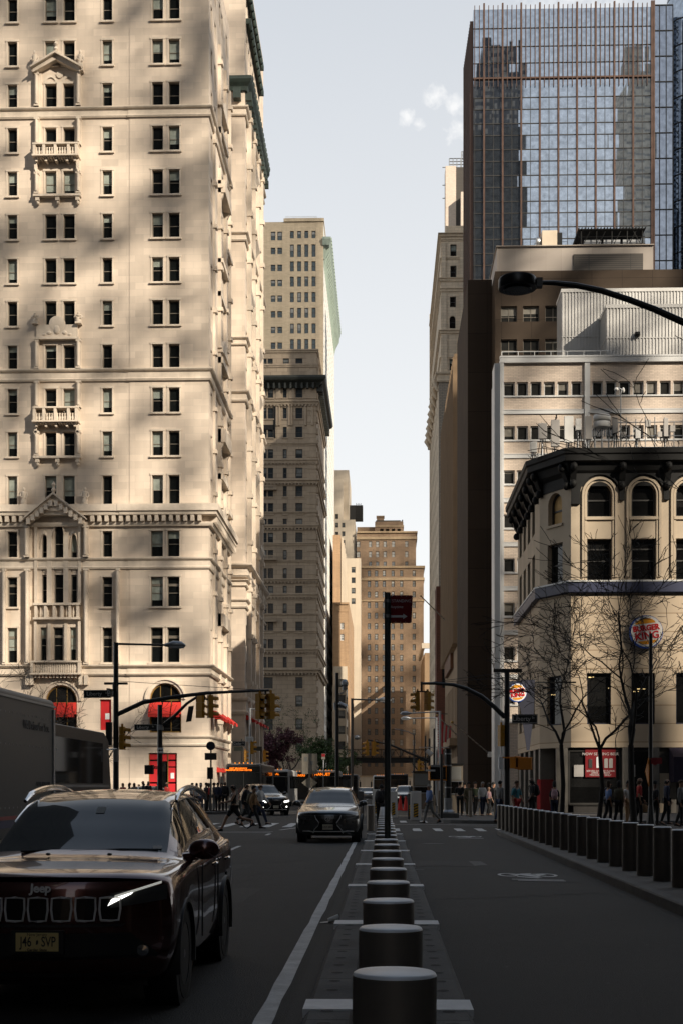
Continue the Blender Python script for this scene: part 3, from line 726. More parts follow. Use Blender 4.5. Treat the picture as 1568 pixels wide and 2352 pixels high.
for a, b, c, d in w4: window(B4, (x4l, Y4), (1, 0), X(a, Y4) - x4l, X(b, Y4) - x4l, z4(d), z4(c), ['glass_teal', 'frame_dark'], {'f': .12}, .3)
many_windows(B4, 'side_window', (x4, Y4), (0, 1), s4, ['glass_grey', 'frame_white'], {}, .25)
b = MB(); b.box(X(652, Y4), x4 + .15, Y4 - .35, Y4 + 14, T4, z4(500)); b.box(x4 - 1.9, x4, Y4 - .05, Y4, z4(1100), T4); b.build('parapet', ['buff_brick'], B4)
b = MB(); band(b, [(x4 - .2, Y4 + 1.), (x4, Y4 + 1.), (x4, Y4E)], z4(590), z4(545), 1.9, 0, ((0, .12), (.25, .2), (.5, .3), (.62, .75), (.8, .9), (.9, 1.), (1., 1.)))
k = Y4 + 1.5
while k < Y4E: b.prism([(x4, z4(606)), (x4, z4(562)), (x4 + 1.6, z4(562)), (x4 + 1.5, z4(570)), (x4 + .6, z4(585))], k, k + .8); b.box(x4 + 1.6, x4 + 2.1, k, k + .7, z4(546), z4(539)); k += 2.4
b.build('copper_cornice', ['copper_green'], B4)
b = MB(); xx = X(656, Y4)
for i in range(9): b.cyl((xx + i * .95, Y4 + .3, z4(500)), (xx + i * .95, Y4 + .3, z4(494)), .05, None, 5)
b.tube([(xx, Y4 + .3, z4(494)), (xx + 8, Y4 + .3, z4(494))], .05, 5); b.tube([(xx, Y4 + .3, z4(497)), (xx + 8, Y4 + .3, z4(497))], .04, 5)
b.build('roof_railing', ['frame_white'], B4)

# ================================================================ the stepped pale blocks beyond
def block(name, label, Yb, x0d, x1d, ytop, dep, wmat, wins, side_rows=None, trim=None, mats=None, st=None, extra=()):
    o = T(name, label, 'building', (X((x0d + x1d) / 2, Yb), Yb + dep / 2, 0))
    mb = MB(); vols = [(x0d, x1d, ytop, Yb, dep)] + list(extra)
    for i, (a, b_, yt, Yv, dv) in enumerate(vols):
        xa, xb_, zt = X(a, Yv), X(b_, Yv), Z(yt, Yv)
        zb_ = 0
        ops = [(X(p, Yv) - xa, X(q, Yv) - xa, Z(d, Yv), Z(c, Yv)) for p, q, c, d in wins if i == 0 or False] if i == 0 else []
        if i > 0: ops = [(X(p, Yv) - xa, X(q, Yv) - xa, Z(d, Yv), Z(c, Yv)) for p, q, c, d in (vols[i][5] if False else [])]
        facade(mb, (xa, Yv), (1, 0), xb_ - xa, zb_, zt, ops, .3)
        sops = side_rows(xb_, Yv, dv, zt) if (side_rows and i == 0) else []
        facade(mb, (xb_, Yv), (0, 1), dv, zb_, zt, sops, .3); facade(mb, (xa, Yv + dv), (0, -1), dv, zb_, zt, [], .3)
        facade(mb, (xb_, Yv + dv), (-1, 0), xb_ - xa, zb_, zt, [], .3)
        mb.poly([(xa, Yv, zt), (xb_, Yv, zt), (xb_, Yv + dv, zt), (xa, Yv + dv, zt)])
        for p, q, z0, z1 in ops: window(o, (xa, Yv), (1, 0), p, q, z0, z1, mats or ['glass_grey', 'frame_dark'], st or {'f': .12}, .3)
        if sops: many_windows(o, 'side_window', (xb_, Yv), (0, 1), sops, mats or ['glass_grey', 'frame_dark'], {}, .3)
    mb.build('wall', [wmat], o)
    return o
def rows_side(step=4., w=1.5, pitch=3.7, h=2., z0=6.):
    def f(x, Yv, dv, zt):
        r = []; z = z0
        while z < zt - 4:
            k = 2.
            while k < dv - w - 1: r.append((k, k + w, z, z + h)); k += step
            z += pitch
        return r
    return f
pw = []
for a, y in ((773, 1180), (773, 1200), (788, 1200), (788, 1220), (773, 1221), (788, 1240), (773, 1240)): pw.append((a - 3, a + 4, y, y + 11))
B5 = block('office_tower', 'pale stepped setback tower rising above the brown brick building', 455, 740, 815, 1193, 45, 'pale_stone', pw, rows_side(5), st={'f': .18, 'rails': (.5,), 'bars': (.5,)}, extra=((735, 801, 1079, 462, 30), (735, 787.5, 1100, 458, 20), (735, 793, 1092, 470, 20)))
b = MB(); xa = X(802, 470); b.box(xa, xa + 4.5, 470, 474, Z(1193, 470), Z(1160, 470)); b.build('roof_tank', ['black_iron'], B5)
b = MB(); xa = X(817, 470)
for q in (0, .8, 1.6):
    b.box(xa + q, xa + q + .12, 470, 470.2, Z(1193, 470), Z(1155, 470))
for i in range(9): b.box(xa, xa + 1.7, 470, 470.15, Z(1190 - i * 4, 470), Z(1189.2 - i * 4, 470))
b.build('roof_scaffold', ['black_iron'], B5)
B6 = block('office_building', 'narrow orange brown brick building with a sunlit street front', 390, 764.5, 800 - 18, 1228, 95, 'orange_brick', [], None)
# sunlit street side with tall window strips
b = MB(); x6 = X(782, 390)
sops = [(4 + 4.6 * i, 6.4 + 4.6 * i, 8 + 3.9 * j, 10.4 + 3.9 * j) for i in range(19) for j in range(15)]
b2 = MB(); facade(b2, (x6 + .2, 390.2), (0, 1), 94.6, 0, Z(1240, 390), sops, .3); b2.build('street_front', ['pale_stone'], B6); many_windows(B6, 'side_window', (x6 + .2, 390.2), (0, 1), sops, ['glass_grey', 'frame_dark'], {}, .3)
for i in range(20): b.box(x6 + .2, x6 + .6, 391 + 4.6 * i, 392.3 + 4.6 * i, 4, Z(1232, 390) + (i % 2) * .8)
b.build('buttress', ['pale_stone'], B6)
w7 = [(807 - 3, 807 + 6, y, y + 13) for y in (1430, 1456)]
B7 = block('office_building', 'lower orange brick building with two white windows high in its blank end wall', 370, 764, 801, 1383, 60, 'orange_brick', [(782, 790, 1430, 1445), (782, 790, 1456, 1471)], rows_side(3.4, 1.4, 3.6, 2.2), mats=['glass_hotel', 'frame_white'], st={'f': .15, 'bars': (.5,)})
b = MB(); b.box(X(770, 370), X(800, 370), 369.9, 369.98, Z(1405, 370), Z(1388, 370)); b.box(X(770, 370), X(800, 370), 369.6, 369.98, Z(1388, 370), Z(1383.5, 370)); b.build('roof_tank_screen', ['orange_brick'], B7)
b = MB(); b.box(X(765, 369), X(797, 369), 369.3, 369.96, 0, Z(1530, 369)); b.build('patched_wall', ['pale_stone'], B7)
w8 = [(x, x + 9, y, y + 13) for x in (806.5,) for y in (1302, 1326, 1350, 1374)]
B8 = block('office_building', 'pale beige block with one column of windows before the hotel', 440, 780, 828, 1282, 50, 'pale_stone', w8, rows_side(3.6), st={'f': .14, 'bars': (.5,)})
# low modern block with ribbon windows
B9 = T('office_building', 'low pale building banded with dark ribbon windows', 'building', (X(780, 340), 345, 0))
mb = MB(); xa, xb9 = X(763.5, 340), X(795, 340)
ops = [(1.2, xb9 - xa - .3, 3.2 + 3.8 * i, 5.2 + 3.8 * i) for i in range(7)]
facade(mb, (xa, 340), (1, 0), xb9 - xa, 0, Z(1575, 340), ops, .3); facade(mb, (xb9, 340), (0, 1), 14, 0, Z(1575, 340), [(1, 13, p[2], p[3]) for p in ops], .3)
mb.poly([(xa, 340, Z(1575, 340)), (xb9, 340, Z(1575, 340)), (xb9, 354, Z(1575, 340)), (xa, 354, Z(1575, 340))]); mb.poly([(xa, 354, 0), (xa, 340, 0), (xa, 340, Z(1575, 340)), (xa, 354, Z(1575, 340))]); mb.poly([(xb9, 354, 0), (xa, 354, 0), (xa, 354, Z(1575, 340)), (xb9, 354, Z(1575, 340))])
mb.build('wall', ['pale_stone'], B9)
for p in ops: window(B9, (xa, 340), (1, 0), p[0], p[1], p[2], p[3], ['glass_grey', 'frame_dark'], {'rails': (), 'bars': (.25, .5, .75)}, .3)
many_windows(B9, 'side_window', (xb9, 340), (0, 1), [(1, 13, p[2], p[3]) for p in ops], ['glass_grey', 'frame_dark'], {'rails': ()}, .3)

# ================================================================ the brick hotel that closes the street
Y7 = 450.
def z7(y): return Z(y, Y7)
HB = T('brick_hotel', 'large brown brick stepped block closing the end of the street', 'building', (X(900, Y7), Y7 + 15, 0))
xs = {k: X(k, Y7) for k in (818, 829, 955, 972, 860, 926)}
C6 = [1003, 1053, 1107, 1168, 1228, 1315]; C6u = [925, 1010, 1060, 1113, 1172, 1265]
def zd(x): return (900 + x / 1.742) * .5741
w7 = []
for r in range(20):
    y = (2000 + (512 + 73.7 * r) / 1.742) * .5741
    if y > 1770: break
    for c in C6: w7.append((zd(c) - 3.6, zd(c) + 3.6, y - 6.8, y + 6.8, 0))
for r in range(3):
    y = (2000 + (293 + 72 * r) / 1.742) * .5741
    for c in C6u:
        if c == 925 and r > 1: continue
        w7.append((zd(c) - (3.6 if c > 930 else 4.6), zd(c) + (3.6 if c > 930 else 4.6), y - 6.8, y + 6.8, 1))
mb = MB()
facade(mb, (xs[829], Y7), (1, 0), xs[972] - xs[829], 0, z7(1302), [(X(a, Y7) - xs[829], X(b, Y7) - xs[829], z7(d), z7(c)) for a, b, c, d, k in w7 if k == 0], .3)
facade(mb, (xs[818], Y7 + 4), (1, 0), xs[955] - xs[818], 0, z7(1216), [(X(a, Y7) - xs[818], X(b, Y7) - xs[818], z7(d), z7(c)) for a, b, c, d, k in w7 if k == 1], .3)
facade(mb, (xs[860], Y7 + 8), (1, 0), xs[926] - xs[860], z7(1216), z7(1187), [(X(a, Y7) - xs[860], X(a + 8, Y7) - xs[860], z7(1212), z7(1204)) for a in (872, 885, 899, 912)], .3)
for a, b_, y, zt in ((829, 972, Y7, 1302), (818, 955, Y7 + 4, 1216), (860, 926, Y7 + 8, 1187)):
    za = z7(zt); z_b = 0 if a != 860 else z7(1216)
    mb.poly([(xs[b_], y, z_b), (xs[b_], y + 22, z_b), (xs[b_], y + 22, za), (xs[b_], y, za)]); mb.poly([(xs[a], y + 22, z_b), (xs[a], y, z_b), (xs[a], y, za), (xs[a], y + 22, za)]); mb.poly([(xs[a], y, za), (xs[b_], y, za), (xs[b_], y + 22, za), (xs[a], y + 22, za)])
    mb.poly([(xs[b_], y + 22, z_b), (xs[a], y + 22, z_b), (xs[a], y + 22, za), (xs[b_], y + 22, za)])
mb.box(X(818, Y7), X(862, Y7), Y7 + 10, Y7 + 20, z7(1217), z7(1197))
mb.build('wall', ['hotel_brick'], HB)
n7 = 0
for a, b_, c, d, k in w7:
    if n7 < 98:
        x0 = xs[829] if k == 0 else xs[818]; yy = Y7 if k == 0 else Y7 + 4
        window(HB, (x0, yy), (1, 0), X(a, Y7) - x0, X(b_, Y7) - x0, z7(d), z7(c), ['glass_hotel', 'frame_dark'], {'f': .13, 'rails': (.55,)}, .3)
    n7 += 1
many_windows(HB, 'far_window', (xs[829], Y7), (1, 0), [(X(a, Y7) - xs[829], X(b_, Y7) - xs[829], z7(d), z7(c)) for a, b_, c, d, k in w7[98:] if k == 0], ['glass_hotel', 'frame_dark'], {}, .3)
uo = [q for q in w7[98:] if q[4] == 1]
if uo: many_windows(HB, 'upper_window', (xs[818], Y7 + 4), (1, 0), [(X(a, Y7) - xs[818], X(b_, Y7) - xs[818], z7(d), z7(c)) for a, b_, c, d, k in uo], ['glass_hotel', 'frame_dark'], {}, .3)
for a, b_, y, y0, y1, o_ in ((829, 972, Y7, 1333, 1327, .25), (829, 972, Y7, 1305, 1300, .4), (818, 955, Y7 + 4, 1234, 1228, .4), (829, 972, Y7, 1381, 1378, .2), (860, 926, Y7 + 8, 1200, 1196, .2), (818, 955, Y7 + 4, 1219, 1215.5, .5)):
    b = MB(); band(b, [(xs[a], y), (xs[b_], y), (xs[b_], y + 22)], z7(y0), z7(y1), o_); b.build('string_course', ['hotel_trim'], HB)
b = MB(); b.box(X(864, Y7), X(870, Y7) + 1.5, Y7 + 12, Y7 + 15, z7(1187), z7(1171)); b.box(X(863, Y7), X(870, Y7) + 1.7, Y7 + 11.8, Y7 + 15.2, z7(1171), z7(1168)); b.build('chimney', ['hotel_brick'], HB)
b = MB(); b.box(X(862, Y7), X(905, Y7), Y7 + 9, Y7 + 10, z7(1186), z7(1183)); b.box(X(905, Y7), X(920, Y7), Y7 + 9, Y7 + 11, z7(1187), z7(1183)); b.tube([(X(922, Y7), Y7 + 9, z7(1187)), (X(925, Y7), Y7 + 9, z7(1182))], .2, 6); b.build('roof_plant', ['roof_dark'], HB)
# ================================================================ fast food corner building on the right
YB = 80.
def zb(y): return Z(y, YB)
K0 = X(1310, YB); YC = 82.6; K1 = X(1238, YC); YBE = 96.; KR = 40.
BK = T('corner_building', 'cream corner building with arched windows, black bracketed cornice and blue band', 'building', (K0 + 8, YB + 8, 0))
ZT, ZCB, ZFA, ZFB, ZG = zb(1085), zb(1100), zb(1340), zb(1364), zb(1717)
cham = (V((K0, YB)) - V((K1, YC))); CL = cham.length; cu = (cham.x / CL, cham.y / CL)
def BX(a, b): return X(a, YB) - K0, X(b, YB) - K0
colsB = [(1347, 1404), (1449, 1505), (1551, 1608), (1652, 1708), (1754, 1810)]
up, lo = [], []
mb = MB(); opsU = []; opsL = []
for a, b in colsB:
    p, q = BX(a, b)
    opsU += [(p, q, zb(1190), zb(1111), True), (p, q, zb(1335), zb(1240))]
    opsL += [(p, q - .05, zb(1664), zb(1547))]
facade(mb, (K0, YB), (1, 0), KR - K0, ZFA, ZT + 1.2, opsU, .4, 0)
facade(mb, (K0, YB), (1, 0), KR - K0, ZG, ZFA, opsL, .3, 1)
cops = [(CL * .28, CL * .72, zb(1198), zb(1124), True), (CL * .26, CL * .74, zb(1340), zb(1242))]
copl = [(CL * .25, CL * .70, zb(1664), zb(1550))]
facade(mb, (K1, YC), cu, CL, ZFA, ZT + 1.2, cops, .4, 0); facade(mb, (K1, YC), cu, CL, ZG, ZFA, copl, .3, 1)
sops = [(a, a + 1.5, z0, z1) for a in (1.2, 3.9, 6.6, 9.3) for z0, z1 in ((zb(1190), zb(1115)), (zb(1335), zb(1240)))]
sopl = [(a, a + 1.5, zb(1664), zb(1550)) for a in (1.2, 3.9, 6.6, 9.3)]
facade(mb, (K1, YBE), (0, -1), YBE - YC, ZFA, ZT + 1.2, sops, .35, 0); facade(mb, (K1, YBE), (0, -1), YBE - YC, ZG, ZFA, sopl, .3, 1)
facade(mb, (KR, YB), (0, 1), YBE - YB, 0, ZT + 1.2, [], .3, 0); facade(mb, (KR, YBE), (-1, 0), KR - K1, 0, ZT + 1.2, [], .3, 0)
mb.poly([(K0, YB, ZT + 1.2), (KR, YB, ZT + 1.2), (KR, YBE, ZT + 1.2), (K1, YBE, ZT + 1.2), (K1, YC, ZT + 1.2)], 2)
mb.build('wall', ['cream_plain', 'cream_render', 'roof_dark'], BK)
GD2 = ['glass_dark', 'frame_dark']
for p in opsU: window(BK, (K0, YB), (1, 0), *p[:4], ['glass_shop', 'frame_dark'], {'arch': True, 'rails': (.5,), 'f': .1} if len(p) > 4 else {'rails': (.48, .76), 'f': .1}, .4, None if len(p) > 4 and False else ('cream_plain', .12, .12, .18))
for p in opsL: window(BK, (K0, YB), (1, 0), *p[:4], ['glass_shop', 'navy'], {'rails': (), 'f': .08}, .3)
for i, p in enumerate(cops): window(BK, (K1, YC), cu, *p[:4], ['plywood' if i == 0 else 'glass_dark', 'frame_dark'], {'arch': True, 'rails': (.45,), 'f': .12} if i == 0 else {'rails': (.5,), 'f': .12}, .4, ('cream_plain', .1, .1, .15), name='boarded_window' if i == 0 else 'window', label='arched window boarded with plywood' if i == 0 else None)
for p in copl: window(BK, (K1, YC), cu, *p[:4], ['glass_shop', 'navy'], {'rails': (), 'f': .08}, .3)
for p in sops + sopl: window(BK, (K1, YBE), (0, -1), *p, GD2, {'rails': (.5,), 'f': .1}, .3)
b = MB()                                                       # rusticated arch surrounds
for a, bb in colsB:
    cx, r = (X(a, YB) + X(bb, YB)) / 2, (X(bb, YB) - X(a, YB)) / 2
    for ra, rb_, dd in ((.02, .13, .06), (.16, .30, .12)):
        K = 14
        for k in range(K):
            a0, a1 = PI * k / K, PI * (k + 1) / K; zc = zb(1111) - r
            P_ = lambda rr, an, d: (cx + rr * math.cos(an), YB - d, zc + rr * math.sin(an))
            b.poly([P_(r + ra, a0, dd), P_(r + rb_, a0, dd), P_(r + rb_, a1, dd), P_(r + ra, a1, dd)]); b.poly([P_(r + rb_, a0, dd), P_(r + rb_, a0, -.02), P_(r + rb_, a1, -.02), P_(r + rb_, a1, dd)])
            b.poly([P_(r + ra, a0, dd), P_(r + ra, a1, dd), P_(r + ra, a1, -.02), P_(r + ra, a0, -.02)])
        for s in (-1, 1):
            x0, x1 = sorted((cx + s * (r + ra), cx + s * (r + rb_))); b.box(x0, x1, YB - dd, YB + .02, ZFA + .3, zb(1111) - r)
b.build('arch_surround', ['cream_plain'], BK)
pB = [(K1, YBE), (K1, YC), (K0, YB), (KR, YB)]
b = MB(); band(b, pB, ZFB, ZFA, .28, 0, ((0, .9), (.05, 1.), (1., 1.))); b.build('blue_band', ['blue_fascia'], BK)
b = MB(); band(b, pB, ZFA + .005, ZFA + .09, .32); b.build('band_flashing', ['frame_white'], BK)
b = MB(); band(b, pB, zb(1120), zb(1040), .78, 0, ((0, .06), (.3, .1), (.42, .42), (.62, .62), (.66, .95), (.82, .97), (.86, 1.08), (1., 1.1)))
b.build('cornice', ['black_iron'], BK)
def bracket(par, x, y, ang, zt, h, w=.34, d=.62, m='black_iron'):
    b = MB(); M = Matrix.Translation((x, y, 0)) @ Matrix.Rotation(ang, 4, 'Z')
    pr = [(0, zt), (d, zt), (d * 1.02, zt - h * .12), (d * .75, zt - h * .25), (d * .55, zt - h * .5), (d * .3, zt - h * .7), (d * .38, zt - h * .85), (d * .25, zt - h), (0, zt - h)]
    for i in range(1, len(pr) - 2): pass
    bm_ = MB(); bm_.prism([(-p[0], p[1]) for p in pr], -w / 2, w / 2, M @ Matrix.Rotation(PI / 2, 4, 'Z'))
    b = bm_; b.ell(M @ V((0, -d * .32, zt - h * .88)), (w * .6, .2, .24), 8, 6); b.ell(M @ V((0, -d * .9, zt - h * .12)), (w * .6, .22, .25), 8, 6)
    return b.build('bracket', [m], par)
for xd in (1426, 1530, 1630, 1731): bracket(BK, X(xd, YB), YB - .05, 0, zb(1073), 1.35)
bracket(BK, K0 + .1, YB - .02, 0, zb(1073), 1.2); ac = math.atan2(cu[1], cu[0])
for t in (.06, .94): bracket(BK, K1 + cu[0] * CL * t, YC + cu[1] * CL * t, ac, zb(1073), 1.3)
for k in range(6): bracket(BK, K1 + .02, YC + .6 + 2.4 * k, -PI / 2, zb(1073), 1.5)
b = MB()                                                       # black frieze that dips between the arches
for i in range(len(colsB)):
    a = colsB[i]; cx, r = (X(a[0], YB) + X(a[1], YB)) / 2, (X(a[1], YB) - X(a[0], YB)) / 2 + .42; zc = zb(1111) - r + .42; K = 12
    arc = [(cx + r * math.cos(PI * k / K), zc + r * math.sin(PI * k / K)) for k in range(K + 1)]
    for k in range(K):
        x0, z0 = arc[k]; x1, z1 = arc[k + 1]
        b.poly([(x0, YB - .18, z0), (x0, YB - .18, ZT), (x1, YB - .18, ZT), (x1, YB - .18, z1)]); b.poly([(x0, YB - .18, z0), (x1, YB - .18, z1), (x1, YB, z1), (x0, YB, z0)])
    xr = cx + r; xn = (X(colsB[i + 1][0], YB) + X(colsB[i + 1][1], YB)) / 2 - r if i < len(colsB) - 1 else xr + .3
    b.box(xr, xn, YB - .18, YB, zc - .35, ZT)
    if i == 0: b.box(K0, cx - r, YB - .18, YB, zc - .55, ZT)
b.build('frieze', ['black_iron'], BK)
# ground floor shop front
YS = YB + .35
b = MB(); b.box(K0 + .2, KR, YS, YS + .3, 0, ZG, 0); b.box(K1 + .5, KR - .4, YC + .5, YBE - .5, .0, ZG - .01, 0); b.build('shop_front', ['shop_dark'], BK)
b = MB()
for xd, w in ((1277, 26), (1428, 20), (1495, 18), (1540, 12)): b = MB(); b.box(X(xd, YB), X(xd + w, YB), YB + .02, YS + .1, 0, ZG - .003); b.build('shop_pier', ['shop_stone'], BK)
b = MB(); b.box(K1 + .05, K1 + .9, YC + .2, YC + 1.0, 0, ZG - .003)
for k in range(4): b2 = MB(); b2.box(K1 + .02, K1 + .5, YC + 2.6 + 3 * k, YC + 3.6 + 3 * k, 0, ZG - .003); b2.build('shop_pier', ['shop_stone'], BK)
b.build('shop_pier', ['shop_stone'], BK)
for xa, xb_, y0, y1 in ((1305, 1426, 1860, 1725), (1450, 1494, 1860, 1725)):
    window(BK, (0, YB), (1, 0), X(xa, YB), X(xb_, YB), zb(y1 + 123), zb(1722), ['glass_shop', 'frame_dark'], {'rails': (.0,), 'f': .1}, .34, name='shop_window')
b = MB(); x0, x1 = X(1516, YB), X(1540, YB); b.box(x0, x1, YS - .06, YS - .01, 0, zb(1776)); b.build('service_door', ['cream_plain'], BK)
b = MB(); x0, x1 = X(1236, YB), X(1274, YB); b.box(x0, x1, YB + .9, YB + .96, .1, zb(1790)); b.build('red_doors', ['sign_red'], BK)
b = MB(); x0 = X(1535, YB); b.poly([(x0, YB, zb(1718)), (KR, YB, zb(1718)), (KR, YB - 1.3, zb(1740)), (x0, YB - 1.3, zb(1740))]); b.poly([(x0, YB - 1.3, zb(1740)), (KR, YB - 1.3, zb(1740)), (KR, YB - 1.32, zb(1797)), (x0, YB - 1.32, zb(1797))]); b.poly([(x0, YB, zb(1718)), (x0, YB - 1.3, zb(1740)), (x0, YB - 1.32, zb(1797)), (x0, YB, zb(1797))])
tag(b.build('canopy', ['purple_cloth'], BK), 'deep purple cloth canopy over the end shop')
# poster in the shop window
def poster(par, x0, x1, z0, z1, y):
    b = MB(); b.box(x0, x1, y - .02, y, z0, z1); p = b.build('poster', ['sign_red'], par)
    cx = (x0 + x1) / 2 - ORG[par.name].x; w = x1 - x0; h = z1 - z0; yy = y - .026 - ORG[par.name].y
    for s, sz, t in (('NOW SERVING BEER', .115, .80), ('SERVED ON 2ND FLOOR', .075, .21), ('UPPER & LOWER', .075, .14), ('MEZZANINE ONLY', .075, .07)):
        text('lettering', s, w * sz * 1.12, 'letters_grey', p, (cx, yy, z0 + h * t), align='CENTER')
    b = MB()
    for q, m, hh in ((.17, 1, .28), (.42, 0, .36), (.68, 2, .3), (.84, 2, .3)):
        b.box(x0 + w * (q - .06), x0 + w * (q + .06), y - .05, y - .021, z0 + h * .32, z0 + h * (.32 + hh), m); b.ell((x0 + w * q, y - .036, z0 + h * (.32 + hh)), (w * .06, .012, h * .03), 10, 5, m)
    b.build('drink_can', ['sign_white', 'frame_dark', 'grey_plastic'], p)
poster(BK, X(1344, YB), X(1414, YB), zb(1785), zb(1719), YB + .2)
b = MB()
for xd in (1318, 1437): b.box(X(xd, YB), X(xd + 22, YB), YB + .19, YB + .205, zb(1784), zb(1757))
b.build('menu_sheet', ['grey_plastic'], BK)
b = MB(); b.box(X(1487, YB), X(1507, YB), YB - .05, YB - .01, zb(1757), zb(1744)); sgn = b.build('parking_sign', ['sign_red'], BK)
# light fittings glowing inside the first floor restaurant
mat('lamp_warm', (1., .72, .32), .5, var=0, emit=.55)
b = MB()
for xd, y, w in ((1350, 1555, 14), (1397, 1580, 6), (1462, 1582, 20), (1455, 1588, 14), (1225 + 40, 1595, 10)): b.box(X(xd, YB), X(xd + w, YB), YB + .22, YB + .245, zb(y + 2), zb(y))
b.build('ceiling_lamp', ['lamp_warm'], BK)
# round logo signs: bun halves, lettering and a blue swoosh on a white disc
mat('logo_blue', (.02, .07, .33), .35, var=0); mat('logo_red', (.62, .012, .016), .35, var=0); mat('logo_orange', (.80, .32, .015), .35, var=0); mat('logo_white', (.78, .76, .72), .35, var=0)
def logo(par, c, r, rz=0., lean=.12):
    """parts of a roundel facing -y in the frame of par"""
    M = Matrix.Translation(c) @ Matrix.Rotation(rz, 4, 'Z')
    def disc(name, m, pts, d0, d1):
        b = MB(); b.prism(pts, -d1, -d0, M); return b.build(name, [m], par, world=False)
    circ = lambda R_, n=40: [(R_ * math.cos(2 * PI * k / n), R_ * math.sin(2 * PI * k / n)) for k in range(n)]
    d = r * .12
    disc('sign_box', 'logo_blue', circ(r), -.01, d)
    disc('sign_face', 'logo_white', [(x * .93 + r * .035, z * .93 + r * .03) for x, z in circ(r)], d + .001, d + .012)
    def cap(a0, a1, zc, R_, flat):
        return [(R_ * math.cos(a0 + (a1 - a0) * k / 14), zc + R_ * flat * math.sin(a0 + (a1 - a0) * k / 14)) for k in range(15)]
    rot = lambda pts: [(x * math.cos(lean) - z * math.sin(lean), x * math.sin(lean) + z * math.cos(lean)) for x, z in pts]
    disc('bun_top', 'logo_orange', rot(cap(0, PI, r * .50, r * .60, .52)), d + .013, d + .024)
    disc('bun_base', 'logo_orange', rot(cap(PI, 2 * PI, -r * .52, r * .55, .42)), d + .013, d + .024)
    for s, zc, sz, sx in (('BURGER', .22, .46, .92), ('KING', -.24, .60, 1.)):
        o = text('lettering', s, r * sz, 'logo_red', par, M @ V((-math.sin(lean) * r * zc + r * .02, -(d + .030), r * zc)), (PI / 2, 0, rz), ext=.012, sx=sx, bold=r * .018)
        o.rotation_euler = (M.to_3x3() @ Matrix.Rotation(PI / 2, 3, 'X') @ Matrix.Rotation(lean, 3, 'Z')).to_euler()
L1 = T('roundel_sign', 'large round burger restaurant sign on the sunlit cream wall', 'sign', (X(1480, YB), YB - .25, zb(1455)))
logo(L1, (0, 0, 0), 38 / 40.)
b = MB(); 
for s in (-.5, .5): b.box(s - .05, s + .05, -.02, .3, -.05, .05)
b.build('wall_bracket', ['black_iron'], L1, world=False)
YL = 78.
L2 = T('roundel_sign', 'smaller round burger sign hung before a long navy pennant above the side street', 'sign', (X(1186, YL), YL, Z(1592, YL)))
logo(L2, (0, -.1, 0), .53)
b = MB(); b.prism([(-.55, .65), (1.0, .75), (.95, -1.0), (.7, -3.2), (.55, -3.2), (.2, -.9)], 0, .06); b.build('pennant', ['navy'], L2, world=False)
b = MB(); b.box(-.5, 3.3, .1, .18, .55, .63); b.build('hanging_arm', ['black_iron'], L2, world=False)

# ---------------------------------------------------------------- antennas on its roof
YA = YB + 1.3
def za(y): return Z(y, YA)
def panel(xd, y0, y1, w, m, lab, tilt=0., rz=0.):
    x = X(xd, YA); zt, z0 = za(y0), za(y1); h = zt - z0; zr = ZT + 1.2
    t = T('mobile_antenna', lab, 'antenna', (x, YA, zr), rz, 'mobile antennas along the roof edge of the corner building')
    b = MB(); b.box(-w / 2, w / 2, -.3, -.1, z0 - zr, zt - zr); b.build('panel', [m], t, world=False, bevel=.02)
    b = MB(); b.cyl((0, .05, 0), (0, .05, zt - zr + .1), .05, None, 8); b.box(-.08, .08, -.12, .08, z0 - zr + h * .2, z0 - zr + h * .2 + .12); b.box(-.08, .08, -.12, .08, z0 - zr + h * .8, z0 - zr + h * .8 + .12); b.build('pole', ['galv'], t, world=False)
    b = MB()
    for q in (-.12, -.03, .06, .14): b.tube([(q * w / .5, -.2, z0 - zr), (q * 1.5, -.15 + q, z0 - zr - .35), (q * 2.2, .1, .05)], .022, 5)
    b.build('cable', ['black_paint'], t, world=False)
    return t
for a in ((1223, 1020, 1044, .4, 'white_plastic', 'small white antenna lowest at the left end of the cornice'), (1244, 978, 1013, .5, 'grey_plastic', 'grey antenna half turned at the left corner of the roof'), (1273, 970, 1031, .5, 'grey_plastic', 'tall grey antenna with a bird perched on its top'), (1304, 962, 1022, .52, 'white_plastic', 'tallest white antenna on the corner roof'), (1326, 968, 994, .33, 'white_plastic', 'small square white antenna between two tall ones'), (1349, 962, 1015, .36, 'grey_plastic', 'tall grey antenna left of the white drums'), (1410, 966, 1002, .3, 'grey_plastic', 'grey antenna just right of the white drums'), (1526, 968, 1010, .25, 'grey_plastic', 'slim grey antenna at the right end of the roof'), (1462, 992, 1014, .3, 'white_plastic', 'short white antenna box in the pipe frame')): panel(*a)
t = T('mobile_antenna', 'pair of white drum antennas stacked on a roof mast', 'antenna', (X(1381, YA), YA, ZT + 1.2))
for y0, y1 in ((957, 971), (973, 988)):
    b = MB(); b.lathe([(.2, 0), (.47, .03), (.5, .08), (.5, za(y0) - za(y1) - .08), (.47, za(y0) - za(y1) - .03), (.2, za(y0) - za(y1))], (0, 0, za(y1) - ZT - 1.2), 28); b.build('drum', ['white_plastic'], t, world=False)
b = MB()
for q in (-.4, 0, .4): b.cyl((q, 0, 0), (q, 0, za(988) - ZT - 1.2), .05, None, 8)
for i in range(9): b.box(-.6 + i * .14, -.52 + i * .14, -.1, .1, za(1006) - ZT - 1.2, za(992) - ZT - 1.2)
b.build('mast', ['galv'], t, world=False)
t = T('pipe_frame', 'steel pipe frame with coiled cables along the roof edge', 'frame', (X(1490, YA), YA, ZT + 1.2)); b = MB(); r2 = random.Random(3)
xa, xb_ = X(1415, YA) - X(1490, YA), X(1640, YA) - X(1490, YA)
